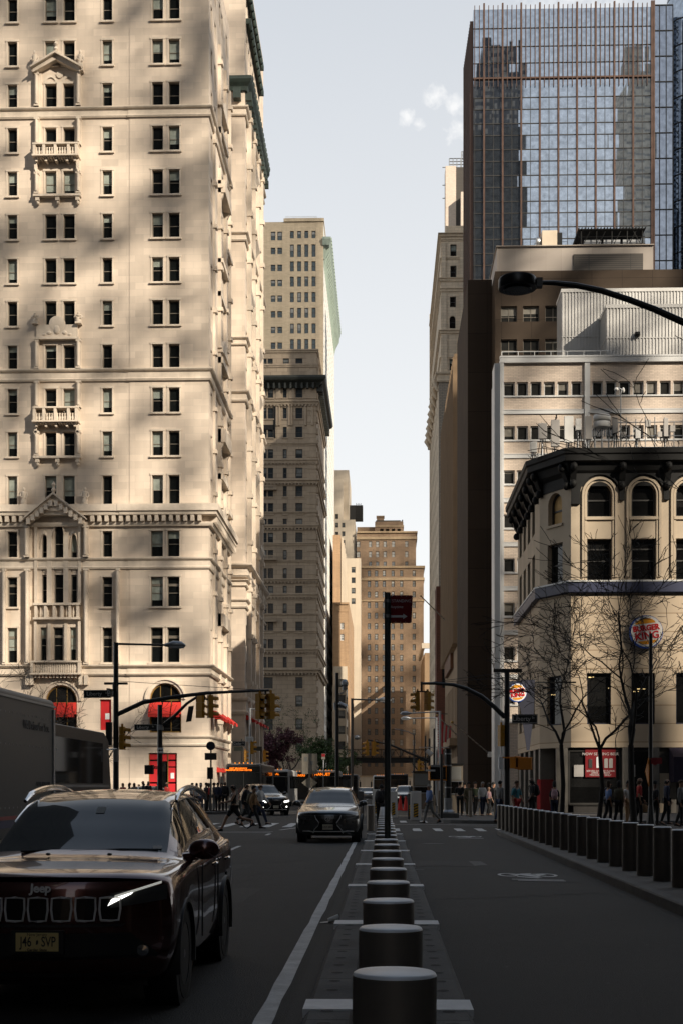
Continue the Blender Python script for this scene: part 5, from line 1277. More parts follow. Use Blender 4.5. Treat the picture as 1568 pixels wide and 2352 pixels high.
def stripe(b, x0, y0, x1, y1, w, n=1, wob=0):
    d = V((x1 - x0, y1 - y0)); L_ = d.length; d.normalize(); p = V((-d.y, d.x)); pv = None
    for i in range(n + 1):
        c = V((x0, y0)) + d * (L_ * i / n) + p * (r4.uniform(-wob, wob) if wob else 0); ww = w * (1 + (r4.uniform(-.12, .12) if wob else 0))
        q = (c - p * ww / 2, c + p * ww / 2)
        if pv: b.poly([(*pv[0], .004), (*q[0], .004), (*q[1], .004), (*pv[1], .004)])
        pv = q
stripe(b, -.83, 2., -.84, 41.5, .125, 46, .004)
for y in (11, 23, 35.2, 46.8): stripe(b, -3.95, y, -3.95, y + (3 if y != 46.8 else 1.6), .12, 4, .004)
for i in range(9): x = -9.2 + .88 * i; stripe(b, x, 56.4, x - .05, 62.4, .36, 6, .01)
for i in range(8): x = .45 + .8 * i; stripe(b, x, 51.4, x, 54.6, .3, 4, .01)
for i in range(5): stripe(b, .9 + .95 * i, 63.8, .9 + .95 * i, 67., .32, 4, .01)
stripe(b, -8.9, 49.4, -4., 49.4, .14, 8, .01); stripe(b, -8.9, 50.4, -4., 50.4, .14, 8, .01); stripe(b, -3.9, 52.5, -3.2, 57, .12, 3); stripe(b, -3.2, 57, -2.9, 57.1, .12, 1)
stripe(b, -.9, 60.5, 7, 60.2, .16, 8, .01); stripe(b, 3.0, 58.4, 9.5, 57.2, .13, 6, .01)
stripe(b, -2.2, 70, -2.2, 300, .12, 20, .01); stripe(b, 2.4, 90, 2.4, 300, .12, 20, .01)
struct('road_marking', b, ['road_paint'])
b = MB()
def sharrow(b, cx, cy, sx=1.):
    def ring(x, y, rx, ry, t=.30):
        K = 20
        for k in range(K):
            a0, a1 = 2 * PI * k / K, 2 * PI * (k + 1) / K
            b.poly([(x + rx * math.cos(a0), y + ry * math.sin(a0), .007), (x + rx * math.cos(a1), y + ry * math.sin(a1), .007), (x + rx * (1 - t) * math.cos(a1), y + ry * (1 - t) * math.sin(a1), .007), (x + rx * (1 - t) * math.cos(a0), y + ry * (1 - t) * math.sin(a0), .007)])
    ring(cx - .34, cy + .45, .19, .46); ring(cx + .36, cy + .35, .19, .46)
    for q in ([(-.34, .45), (-.1, .3), (.08, .62), (-.14, .7)], [(-.12, .3), (.12, -.25), (.24, .05), (.06, .55)], [(.06, .6), (.3, .75), (.36, .35), (.28, .3)], [(-.2, .0), (.2, -.4), (.1, -.55), (-.24, -.15)], [(-.1, .75), (.12, .85), (.1, .65), (-.08, .6)]): b.poly([(cx + x, cy + y, .0075 + .0004 * len(q)) for x, y in q])
    b.poly([(cx - .38, cy - .72, .007), (cx + .5, cy - .95, .007), (cx + .5, cy - 1.06, .007), (cx - .38, cy - .83, .007)]); b.poly([(cx - .30, cy - 1.0, .007), (cx + .5, cy - 1.2, .007), (cx + .5, cy - 1.3, .007), (cx - .30, cy - 1.12, .007)])
sharrow(b, 2.62, 25.3); sharrow(b, 2.63, 45.2)
struct('bike_marking', b, ['road_paint'])
b = MB(); b.poly([(2.2, 24.0, .004), (3.35, 23.9, .004), (3.3, 26.6, .004), (2.25, 26.5, .004)]); b.poly([(.62, 28.8, .004), (1.85, 28.8, .004), (1.82, 30.6, .004), (.62, 30.6, .004)]); b.poly([(-.82 + .14, 2, .003), (-.55, 2, .003), (-.55, 44, .003), (-.82 + .14, 44, .003)])
r5 = random.Random(4)
for i in range(9):
    x, y, w, l = r5.uniform(-8, -1.6), r5.uniform(14, 75), r5.uniform(.2, .5), r5.uniform(.8, 4); b.poly([(x, y, .0035), (x + w, y, .0035), (x + w + .05, y + l, .0035), (x + .03, y + l, .0035)])
for x0, x1, y0, y1 in ((-7.8, -1.2, 26, 31), (.7, 3.5, 20, 21.5), (-6.5, -1.4, 42.5, 44.5), (-5.2, -4.4, 8, 34), (2.9, 3.3, 22, 47), (-2.9, -2.2, 12, 30), (-8.5, -4.2, 18, 20)):
    n = 26; px_, py_ = x0, y0
    for k in range(n):
        qx, qy = x0 + (x1 - x0) * (k + 1) / n + r5.gauss(0, .07), y0 + (y1 - y0) * (k + 1) / n + r5.gauss(0, .12); d = V((qx - px_, qy - py_)).normalized() * .018
        b.poly([(px_ - d.y, py_ + d.x, .0055), (qx - d.y, qy + d.x, .0055), (qx + d.y, qy - d.x, .0055), (px_ + d.y, py_ - d.x, .0055)]); px_, py_ = qx, qy
struct('asphalt_patch', b, ['asphalt_patch'])
b = MB(); b.poly([(1.86, 28.7, .006), (2.15, 28.9, .006), (2.1, 30.4, .006), (1.84, 30.5, .006)]); b.poly([(.62, 28.6, .006), (1.9, 28.62, .006), (1.9, 28.72, .006), (.62, 28.72, .006)]); b.poly([(.62, 27.3, .006), (.78, 27.3, .006), (.78, 27.5, .006), (.62, 27.5, .006)]); 
for k in range(110):
    x, y, w = r5.uniform(-8, 3.4), 5 + 40 * r5.random() ** 1.5, r5.uniform(.008, .03)
    if not -.6 < x < .65: b.poly([(x, y, .006), (x + w, y + w * .3, .006), (x + w * .7, y + w * 1.4, .006), (x - w * .3, y + w, .006)])
struct('road_joint', b, ['kerb_stone'])
b = MB(); b.lathe([(.33, 0), (.33, .004), (.29, .006), (.0, .006)], (-5.6, 44, 0), 24); b.lathe([(.33, 0), (.33, .004), (.29, .006), (.0, .006)], (1.4, 40, 0), 24); struct('manhole_cover', b, ['kerb_stone'])
# left corner island with the kerb nose
walk('traffic_island', [(-3.0, 52.3), (-1.4, 51.8), (-1.3, 56), (-2.8, 56)], .14)
# litter
t = T('paper_cup', 'crumpled white paper cup lying beside the median kerb', 'litter', (-.60, 16.6, 0)); b = MB(); b.lathe([(.028, -.06), (.045, .07)], (0, 0, .045), 14, 0, Matrix.Rotation(1.3, 4, 'Y')); b.build('cup', ['white_plastic'], t, world=False); b = MB(); b.poly([(-.16, -.05, .01), (-.06, -.07, .015), (-.05, .02, .02), (-.15, .03, .008)]); b.build('napkin', ['white_plastic'], t, world=False)

# ================================================================ bollards
def bollard(label, group, dia=.283, h=.85, m='steel_side'):
    t = T('bollard', label, 'bollard', (0, 0, 0), 0, group); r = dia / 2
    b = MB(); b.lathe([(r, 0), (r, h - .014)], (0, 0, 0), 40, caps=False); b.build('post', [m], t, world=False)
    b = MB(); b.lathe([(r, h - .0139), (r - .004, h - .005), (r - .012, h), (.001, h + .002)], (0, 0, 0), 40, caps=False); b.build('cap', ['steel_cap'], t, world=False)
    return t
gm = 'steel bollards along the median strip'
b0 = bollard('nearest steel bollard on the median, cut off by the bottom of the picture', gm)
mid = lambda i: 'thick steel bollard in the single file along the middle of the median'
ys = [4.70 + 1.5 * i for i in range(27)]
b0.location = (.03, ys[0], .15)
for i, y in enumerate(ys[1:], 1): dup(b0, (.03, y, .15), 0, 'second nearest bollard on the median strip' if i == 1 else 'third nearest bollard on the median strip' if i == 2 else ('brushed steel bollard between the third one and the red sign pole' if y < 15.9 else 'brushed steel bollard in the median file beyond the red sign pole'))
for y in (45.3, 46.9): dup(b0, (.03, y, 0), 0, 'brushed steel bollard standing on the asphalt past the end of the median')
dup(b0, (-.49, 51.8, 0), 0, 'lone steel bollard beside the right flank of the grey crossover car', 'steel bollards along the median strip').scale = (1, 1, 1.13)
gr = 'bollards along the right hand kerb'; b1 = None
for i in range(23):
    y = 19.25 + 1.36 * i; lab = 'bronze toned bollard in the close set row along the right kerb'
    if i == 0: lab = 'kerbside bollard cut off by the right edge of the picture'
    if i == 22: lab = 'farthest bollard of the right kerb row, beside the curved corner'
    if b1 is None: b1 = bollard(lab, gr, m='steel_bronze'); b1.location = (4.38, y, .15)
    else: dup(b1, (4.38 - .012 * i, y, .15), 0, lab, gr)

rb_ = random.Random(6)
for o in COL.objects:
    if o.name.startswith('bollard'): o.rotation_euler = (rb_.gauss(0, .004), rb_.gauss(0, .004), rb_.uniform(0, 6.2))
# ================================================================ poles, signals, signs
def sig(par, loc, rz, yellow='signal_yellow', s=1.):
    """three lamp signal head with visors, seen from local -y"""
    M = Matrix.Translation(loc) @ Matrix.Rotation(rz, 4, 'Z') @ Matrix.Scale(s, 4)
    b = MB()
    for k in range(3): b.box(-.17, .17, -.1, .12, -.52 + .35 * k, -.18 + .35 * k, 0, M)
    b.box(-.05, .05, -.03, .05, .525, .66, 0, M)
    o = b.build('signal_head', [yellow], par, world=False)
    for k in range(3):
        b = MB(); K = 10; z = -.35 + .35 * k; r = .135
        for q in range(K):
            a0, a1 = -.25 + (PI + .5) * q / K, -.25 + (PI + .5) * (q + 1) / K
            e = .26
            b.poly([M @ V((r * math.cos(a0), -.1, z + r * math.sin(a0))), M @ V((r * math.cos(a1), -.1, z + r * math.sin(a1))), M @ V((r * math.cos(a1), -.1 - e, z - .03 + r * math.sin(a1))), M @ V((r * math.cos(a0), -.1 - e, z - .03 + r * math.sin(a0)))])
        b.build('visor', [yellow], o, world=False)
    for k in range(3): b = MB(); b.lathe([(.125, 0), (.1, .03), (.0, .045)], M @ V((0, -.101, -.35 + .35 * k)), 16, 0, M.to_3x3().to_4x4() @ Matrix.Rotation(PI / 2, 4, 'X')); b.build('lens', ['lens_dark'], o, world=False)
    return o
def nameplate(par, loc, w, s, rz=0., h=.34, small='St', m='sign_dark', lm='letters_grey', left=True, back=False):
    M = Matrix.Translation(loc) @ Matrix.Rotation(rz, 4, 'Z')
    b = MB(); b.box(-w / 2, w / 2, -.02, .02, -h / 2, h / 2, 0, M); o = b.build('street_name_sign', [m], par, world=False)
    b = MB()
    for q in ((-w / 2 + .015, w / 2 - .015, h / 2 - .03, h / 2 - .018), (-w / 2 + .015, w / 2 - .015, -h / 2 + .018, -h / 2 + .03), (-w / 2 + .015, -w / 2 + .027, -h / 2 + .03, h / 2 - .03), (w / 2 - .027, w / 2 - .015, -h / 2 + .03, h / 2 - .03)): b.box(q[0], q[1], -.0225, -.0201, q[2], q[3], 0, M)
    b.build('sign_border', [lm], o, world=False)
    text('lettering', s, h * .72, lm, o, M @ V((-w * .12, -.024, 0)), (PI / 2, 0, rz), sx=.95)
    text('lettering', small, h * .36, lm, o, M @ V((w * .33, -.024, h * .12)), (PI / 2, 0, rz))
    return o
def pole(par, h, r=.1, m='black_paint', base=True, n=14):
    b = MB(); b.tube([(0, 0, 0), (0, 0, h)], [r, r * .8], n); 
    o = b.build('pole', [m], par, world=False)
    if base:
        b = MB(); b.lathe([(r * 2., 0), (r * 2., .08), (r * 1.6, .3), (r * 1.15, .75), (r * 1.02, .8)], (0, 0, 0), n); b.build('pole_base', [m], par, world=False)
    return o
def cobra(par, p0, p1, d=1., m='black_paint', r=.05, head='galv'):
    b = MB(); b.tube([p0, p1], [r, r * .8], 8); b.build('lamp_arm', [m], par, world=False)
    p1 = V(p1); dr = (p1 - V(p0)); dr.normalize(); b = MB()
    M = Matrix.Translation(p1) @ Matrix(((dr.x, -dr.y, 0, 0), (dr.y, dr.x, 0, 0), (0, 0, 1, 0), (0, 0, 0, 1)))
    b.tube([M @ V((-.12, 0, 0)), M @ V((.05, 0, .01)), M @ V((.25, 0, .02)), M @ V((.6, 0, 0)), M @ V((.78, 0, -.03))], [.06, .1, .17, .16, .05], 12); b.box(.1, .7, -.15, .15, -.13, -.06, 0, M); b.build('lamp_head', [head], par, world=False)
# mast arm signal with lamp on the near left corner
YA1 = 60.; k1 = YA1 / F
def L(xd, yd, Y, base): return (X(xd, Y) - base[0], 0, Z(yd, Y) - base[2])
base = (X(267, 60), 60., 0); t = T('traffic_signal_pole', 'tall black pole with lamp arm, street sign and long mast arm over the left crossing', 'signal pole', base)
pole(t, Z(1474, 60), .13)
cobra(t, L(267, 1477, 60, base), L(385, 1480, 60, base), m='black_paint')
b = MB(); b.tube([L(270, 1640, 60, base), L(330, 1612, 60, base), L(400, 1600, 60, base), L(475, 1591, 60, base), L(540, 1588, 60, base), L(618, 1585, 60, base)], [.1, .1, .09, .075, .06, .05], 10); b.build('mast_arm', ['black_paint'], t, world=False)
b = MB(); b.tube([L(272, 1563, 60, base), L(620, 1586, 60, base)], .012, 5); b.box(-.5, .5, -.08, .08, L(0, 1571, 60, base)[2], L(0, 1566, 60, base)[2]); b.build('guy_wire', ['black_paint'], t, world=False)
p = L(598, 1622, 60, base); sig(t, p, .95, s=1.05); p = L(622, 1622, 60, base); sig(t, p, -.95 + PI, s=1.05)
b = MB(); b.tube([L(610, 1586, 60, base), L(610, 1604, 60, base)], .05, 8); b.box(L(594, 0, 60, base)[0], L(628, 0, 60, base)[0], -.04, .04, L(0, 1606, 60, base)[2], L(0, 1603, 60, base)[2]); b.build('hanger', ['black_paint'], t, world=False)
nameplate(t, (L(226, 0, 60, base)[0], -.12, L(0, 1593, 60, base)[2]), 1.2, 'Liberty')
nameplate(t, (L(256, 0, 60, base)[0], -.02, L(0, 1590, 60, base)[2]), .9, 'Church', PI / 2 - .2)
p = L(282, 1695, 60, base); sig(t, p, 1.5, s=.95)
b = MB(); b.box(-.42, -.18, -.14, .14, L(0, 1712, 60, base)[2], L(0, 1658, 60, base)[2]); b.build('control_box', ['black_paint'], t, world=False)
b = MB(); b.lathe([(.1, -.25), (.12, 0), (.1, .1)], (-.02, -.1, Z(1573, 60)), 12); b.tube([(-.45, 0, Z(1569, 60)), (.3, 0, Z(1569, 60))], .04, 6); b.build('camera_mount', ['black_paint'], t, world=False)
# second signal pole, far left corner
base = (X(368, 76), 76., .15); t = T('traffic_signal_pole', 'black signal pole before the arched red awning, its arm bending up to two signals', 'signal pole', base)
L2_ = lambda x, y: L(x, y, 76, base)
pole(t, L2_(0, 1618)[2], .16)
b = MB(); b.tube([L2_(368, 1670), L2_(400, 1645), L2_(430, 1615), L2_(462, 1594), L2_(482, 1588)], [.1, .09, .08, .07, .05], 8); b.build('mast_arm', ['black_paint'], t, world=False)
p = L2_(461, 1622); sig(t, p, PI - .5, s=1.2); p = L2_(484, 1622); sig(t, p, 1.9, s=1.2)
b = MB(); b.tube([L2_(470, 1592), L2_(470, 1606)], .05, 6); b.box(L2_(452, 0)[0], L2_(490, 0)[0], -.05, .05, L2_(0, 1607)[2], L2_(0, 1604)[2]); b.prism([(L2_(428, 0)[0], L2_(0, 1658)[2]), (L2_(440, 0)[0], L2_(0, 1656)[2]), (L2_(446, 0)[0], L2_(0, 1620)[2]), (L2_(434, 0)[0], L2_(0, 1622)[2])], -.05, .05); b.build('hanger', ['black_paint'], t, world=False)
nameplate(t, (L2_(336, 0)[0], -.14, L2_(0, 1670)[2]), 1.25, 'Liberty')
b = MB(); b.box(L2_(364, 0)[0], L2_(377, 0)[0], -.2, -.16, L2_(0, 1730)[2], L2_(0, 1717)[2]); o = b.build('one_way_sign', ['sign_white'], t, world=False)
b = MB(); x0, x1, z0 = L2_(365, 0)[0], L2_(376, 0)[0], L2_(0, 1723)[2]; b.prism([(x0, z0), (x0 + .1, z0 + .08), (x0 + .1, z0 + .03), (x1, z0 + .03), (x1, z0 - .03), (x0 + .1, z0 - .03), (x0 + .1, z0 - .08)], -.207, -.201); b.build('arrow', ['sign_dark'], o, world=False)
b = MB(); b.box(L2_(334, 0)[0], L2_(353, 0)[0], -.2, .2, L2_(0, 1778)[2], L2_(0, 1757)[2]); b.tube([L2_(345, 1765), L2_(368, 1765)], .03, 6); b.build('pedestrian_signal', ['black_paint'], t, world=False)
b = MB(); b.lathe([(.2, 0), (.2, .28)], (0, 0, L2_(0, 1676)[2]), 14); b.build('collar', ['galv'], t, world=False)
# right hand pole with curved arm
base = (X(1163, 55), 55., .15); t = T('traffic_signal_pole', 'black signal pole by the small roundel sign, its arm curving left to two yellow signals', 'signal pole', base)
L3 = lambda x, y, dy=0: (X(x, 55) - base[0], dy, Z(y, 55) - base[2])
base = (X(1163, 55), 55., 0); t.location.z = 0; ORG[t.name] = V(base)
pole(t, L3(0, 1541)[2], .13)
b = MB(); b.tube([L3(1158, 1648), L3(1135, 1625), L3(1105, 1600), L3(1070, 1582), L3(1040, 1573), L3(1000, 1570), L3(966, 1570)], [.1, .095, .09, .08, .07, .06, .05], 10); b.build('mast_arm', ['black_paint'], t, world=False)
b = MB(); b.tube([L3(968, 1570), L3(1163, 1545)], .01, 5); b.tube([L3(968, 1570), L3(1163, 1557)], .01, 5); b.tube([L3(967, 1566), L3(967, 1588)], .045, 6); b.box(L3(955, 0)[0], L3(984, 0)[0], -.04, .04, L3(0, 1590)[2], L3(0, 1587)[2]); b.build('hanger', ['black_paint'], t, world=False)
sig(t, L3(957, 1611), -1.45, s=.72); sig(t, L3(981, 1611), 2.2, s=.72)
b = MB(); b.box(L3(1132, 0)[0], L3(1197, 0)[0], -.07, .07, L3(0, 1545)[2], L3(0, 1537)[2]); b.build('cross_bar', ['black_paint'], t, world=False)
nameplate(t, (L3(1203, 0)[0], -.12, L3(0, 1652)[2]), 1.0, 'Liberty', h=.36)
sig(t, L3(1150, 1690), 1.9, s=.8)
mat('lamp_off', (.25, .25, .24), .5, var=0)
def pedsig(par, x, z, rz, w=.5, y=-.2, h=.46):
    M = Matrix.Translation((x, y, z)) @ Matrix.Rotation(rz, 4, 'Z'); b = MB(); b.box(-w / 2, w / 2, -.12, .12, -h / 2, h / 2, 0, M); b.box(-w / 2 - .02, w / 2 + .02, -.16, -.08, h / 2 - .03, h / 2 + .02, 0, M); b.box(-w / 2 - .02, w / 2 + .02, -.14, -.08, -h / 2 - .02, -h / 2 + .03, 0, M); o = b.build('pedestrian_signal', ['signal_orange'], par, world=False, bevel=.02)
    b = MB(); b.box(-w / 2 + .05, w / 2 - .05, -.135, -.121, -h / 2 + .05, h / 2 - .05, 0, M); b.build('signal_face', ['lens_dark'], o, world=False)
pedsig(t, L3(1180, 0)[0], L3(0, 1752)[2], 1.1, .5); pedsig(t, L3(1203, 0)[0], L3(0, 1754)[2], PI - .15, .55)
b = MB(); b.box(L3(1150, 0)[0], L3(1210, 0)[0], -.22, -.16, L3(0, 1742)[2], L3(0, 1739)[2]); b.build('signal_bracket', ['signal_orange'], t, world=False)
b = MB(); b.box(L3(1143, 0)[0], L3(1152, 0)[0], -.3, .0, L3(0, 1767)[2], L3(0, 1740)[2]); b.build('notice_sign', ['sign_white'], t, world=False)
# pole with orange pedestrian signal and silver base across the street
base = (X(1028, 67), 67., .15); t = T('signal_pole', 'thick black pole on a silver base with an orange pedestrian signal', 'signal pole', base)
L4 = lambda x, y: (X(x, 67) - base[0], 0, Z(y, 67) - base[2])
b = MB(); b.tube([(0, 0, .75), (0, 0, L4(0, 1720)[2])], .16, 14); b.build('pole', ['black_paint'], t, world=False)
b = MB(); b.lathe([(.36, .22), (.34, .3), (.24, .38), (.2, .4), (.2, .95)], (0, 0, 0), 8, smooth=False); b.build('pole_base', ['galv'], t, world=False)
b = MB(); b.box(-.5, .5, -.45, .45, 0, .21); b.build('plinth', ['concrete'], t, world=False)
pedsig(t, L4(1003, 0)[0], L4(0, 1776)[2], .25, .85, h=.68)
for z in (1733, 1760, 1810): 
    b = MB(); b.lathe([(.175, 0), (.175, .06)], (0, 0, L4(0, z)[2]), 14); b.build('band_clamp', ['galv'], t, world=False)
b = MB(); b.box(L4(1018, 0)[0], L4(1027, 0)[0], -.03, .03, L4(0, 1767)[2], L4(0, 1724)[2]); b.build('arm_box', ['grey_plastic'], t, world=False)
base = (X(1013, 66), 66., .15); t = T('sign_post', 'thin black post just left of the silver based signal pole', 'post', base); pole(t, Z(1739, 66), .075, base=False); b = MB(); b.box(-.5, -.02, -.03, .03, Z(1769, 66), Z(1764, 66)); b.build('bracket', ['galv'], t, world=False); b = MB(); b.box(-.75, -.3, -.02, .02, Z(1779, 66), Z(1775, 66)); b.build('wind_vane', ['white_plastic'], t, world=False)
# security camera mast in the middle
base = (X(774, 75), 75., 0); t = T('camera_mast', 'black mast carrying two security cameras in the middle of the street', 'mast', base); LL = lambda x, y: (X(x, 75) - base[0], 0, Z(y, 75) - base[2])
pole(t, LL(0, 1545)[2], .115)
for x, y, r_ in ((791, 1574, .17), ):
    b = MB(); b.tube([LL(776, 1594), LL(786, 1592), LL(791, 1588), LL(791, 1578)], .035, 6); b.build('camera_arm', ['galv'], t, world=False)
    b = MB(); b.lathe([(.12, -.25), (.13, -.05), (.19, 0), (.2, .15), (.14, .27), (.02, .33)], LL(x, y), 16); b.build('dome_camera', ['galv'], t, world=False)
b = MB(); p = V(LL(779, 1616)); q = V(LL(795, 1624)); b.tube([p + (p - q) * .2, p, q], [.06, .14, .13], 12); b.tube([LL(774, 1625), LL(785, 1624)], .05, 6); b.tube([LL(770, 1614), LL(771, 1630)], [.1, .1], 10); b.build('bullet_camera', ['galv'], t, world=False)
base = (X(808, 85), 85., 0); t = T('street_lamp', 'thin black lamp post whose straight arm points right behind the red sign', 'street lamp', base); LL = lambda x, y: (X(x, 85) - base[0], 0, Z(y, 85) - base[2])
pole(t, LL(0, 1604)[2], .1); cobra(t, LL(808, 1606), LL(868, 1608), m='black_paint')
b = MB(); b.tube([LL(808, 1691), LL(818, 1690)], .03, 6); b.ell(V(LL(820, 1694)), (.2, .15, .14), 10, 6); b.build('camera', ['galv'], t, world=False)
base = (X(575, 105), 105., .15); t = T('street_lamp', 'pale grey lamp post with a white notice and the Cedar street sign', 'street lamp', base); LL = lambda x, y: (X(x, 105) - base[0], 0, Z(y, 105) - base[2])
pole(t, LL(0, 1626)[2], .1, 'galv'); cobra(t, LL(571, 1628), LL(622, 1629), m='galv', head='white_plastic')
b = MB(); b.box(LL(565, 0)[0], LL(583, 0)[0], -.18, -.14, LL(0, 1703)[2], LL(0, 1692)[2]); b.build('notice_sign', ['sign_white'], t, world=False)
b = MB()
for i in range(4): b.box(LL(566.5, 0)[0], LL(581.5, 0)[0], -.19, -.181, LL(0, 1695.2 + 2.2 * i)[2], LL(0, 1694.3 + 2.2 * i)[2])
b.build('printed_lines', ['sign_back'], t, world=False)
nameplate(t, (LL(550, 0)[0], -.14, LL(0, 1708)[2]), .95, 'Cedar', h=.36); sig(t, LL(579, 1716), 1.9, s=1.0)
# right hand double lamps
for (xd, yd, x2, y2, Y, lab) in ((1009, 1638, 925, 1643, 110, 'galvanised lamp post whose higher arm reaches left over the street'), (1001, 1652, 925, 1654, 118, 'galvanised lamp post whose lower arm reaches left over the street')):
    base = (X(xd, Y), Y, .15); t = T('street_lamp', lab, 'street lamp', base, 0); pole(t, Z(yd, Y), .12, 'galv'); cobra(t, (0, 0, Z(yd + 1, Y)), (X(x2 + 16, Y) - base[0], 0, Z(y2, Y)), m='galv')
# far poles
for xd, yt_, Y, r_, lab in ((985, 1700, 130, .12, 'black signal pole far down the right pavement'), (996, 1678, 112, .1, 'dark pole with a camera near the red church banner'), (976, 1693, 160, .12, 'slim dark pole before the pedestrian bridge'), (950, 1690, 170, .1, 'thin pole with a curved arm before the bridge')):
    base = (X(xd, Y), Y, .15); t = T('street_pole', lab, 'pole', base); pole(t, Z(yt_, Y), r_)
    if xd == 985: 
        b = MB(); b.tube([(0, 0, Z(1752, Y)), (X(950, Y) - base[0], 0, Z(1738, Y)), (X(900, Y) - base[0], 0, Z(1716, Y)), (X(845, Y) - base[0], 0, Z(1703, Y))], [.12, .1, .09, .06], 8); b.build('mast_arm', ['black_paint'], t, world=False)
        for q, rz in ((842, -1.3), (858, 2.)): sig(t, (X(q, Y) - base[0], 0, Z(1723, Y)), rz, s=1.25)
        for q in (962, 1000): sig(t, (X(q, Y) - base[0], -.2, Z(1765, Y)), 1.3, s=1.1)
    if xd == 950: b = MB(); b.tube([(0, 0, Z(1690, Y)), (X(935, Y) - base[0], 0, Z(1683, Y)), (X(905, Y) - base[0], 0, Z(1677, Y))], .06, 6); b.build('lamp_arm', ['galv'], t, world=False)
    if xd == 996: b = MB(); b.box(-1.2, 1.2, -.05, .05, Z(1722, Y), Z(1720, Y)); b.tube([(-.6, -.1, Z(1728, Y)), (-.2, -.2, Z(1738, Y))], [.18, .2], 10); b.build('camera', ['grey_plastic'], t, world=False)
for xd, yt_, Y in ((556, 1700, 140), (600, 1722, 140), ): 
    base = (X(xd, Y), Y, .15); t = T('signal_pole', 'dark signal pole behind the blossom tree' if xd == 600 else 'dark signal pole by the shaded stone wall', 'pole', base); pole(t, Z(yt_, Y), .12); sig(t, (.35, 0, Z(1740, Y)), 1.9, s=1.1); b = MB(); b.box(-.8, .1, -.1, -.05, Z(1728, Y), Z(1718, Y)); b.build('street_name_sign', ['sign_dark'], t, world=False)
# signs on the left corner
base = (X(485, 84), 84., .15); t = T('sign_post', 'black sign post topped by a dark blue disc among the crowd on the left corner', 'sign post', base); pole(t, Z(1714, 84), .06, base=False); b = MB(); b.lathe([(.27, 0), (.27, .04)], (0, -.1, Z(1713, 84) - .15), 20, 0, Matrix.Rotation(PI / 2, 4, 'X')); b.build('disc_sign', ['navy'], t, world=False)
b = MB(); b.box(-.36, .36, -.12, -.08, Z(1751, 84), Z(1735, 84)); b.build('plate_sign', ['shop_dark'], t, world=False); b = MB(); b.box(-.22, .12, -.1, .12, Z(1795, 84), Z(1768, 84)); b.build('pedestrian_signal', ['black_paint'], t, world=False)
# red parking sign in the middle of the median
base = (.045, 17.5, .15); t = T('parking_sign', 'tall dark pole with a dark red no standing sign rising from the bollard row', 'sign post', base)
Yp = 17.5; zt_ = Z(1361, Yp) - .15
b = MB(); b.tube([(0, 0, 0), (0, 0, zt_)], .039, 16); b.build('pole', ['pole_grey'], t, world=False)
x0, x1 = X(884, Yp) - base[0], X(945.5, Yp) - base[0]; z0, z1 = Z(1430, Yp) - .15, Z(1366, Yp) - .15
rz = -.32; cx, cz = (x0 + x1) / 2, (z0 + z1) / 2; ww, hh = (x1 - x0) / math.cos(rz), z1 - z0
b = MB(); pr = []
for sx_, sz_ in ((1, 1), (-1, 1), (-1, -1), (1, -1)):
    for k in range(5):
        a = {(1, 1): 0, (-1, 1): PI / 2, (-1, -1): PI, (1, -1): 1.5 * PI}[(sx_, sz_)] + PI / 2 * k / 4
        pr.append((sx_ * (ww / 2 - .02) + .02 * math.cos(a), sz_ * (hh / 2 - .02) + .02 * math.sin(a)))
Ms = Matrix.Translation((cx, .055, cz)) @ Matrix.Rotation(rz, 4, 'Z') @ Matrix.Rotation(.045, 4, 'Y')
b.prism(pr, -.0015, .0015, Ms); pl = b.build('sign_plate', ['sign_red'], t, world=False)
def onplate(s, size, x, z, sx=1.):
    o = text('lettering', s, size, 'sign_white', pl, (0, 0, 0), ext=.0005, sx=sx); o.matrix_local = Ms @ Matrix.Translation((x, -.0025, z)) @ Matrix.Rotation(PI / 2, 4, 'X') @ Matrix.Diagonal((sx, 1, 1, 1)); return o
onplate('NO STANDING', ww * .15, -ww * .04, hh * .29, .95); onplate('Anytime', ww * .14, -ww * .07, hh * .08)
b = MB(); b.prism([(-ww * .4, -hh * .22), (ww * .18, -hh * .22), (ww * .18, -hh * .16), (ww * .34, -hh * .26), (ww * .18, -hh * .36), (ww * .18, -hh * .3), (-ww * .4, -hh * .3)], -.003, -.0016, Ms); b.build('arrow', ['sign_white'], pl, world=False)
b = MB()
for i in range(6):
    for e in (-1, 1): b.ell(Ms @ V((-ww * .45 + ww * .9 * i / 5, -.003, e * hh * .46)), (.006, .003, .006), 6, 4); b.ell(Ms @ V((e * ww * .47, -.003, -hh * .4 + hh * .8 * i / 5)), (.006, .003, .006), 6, 4)
b.build('rivet', ['galv'], pl, world=False)
b = MB()
for z in (z0 + .08, z1 - .08): b.lathe([(.045, -.02), (.045, .02)], (0, 0, z), 16); b.box(-.03, .03, .03, .05, z - .02, z + .02)
b.build('clamp', ['galv'], t, world=False)
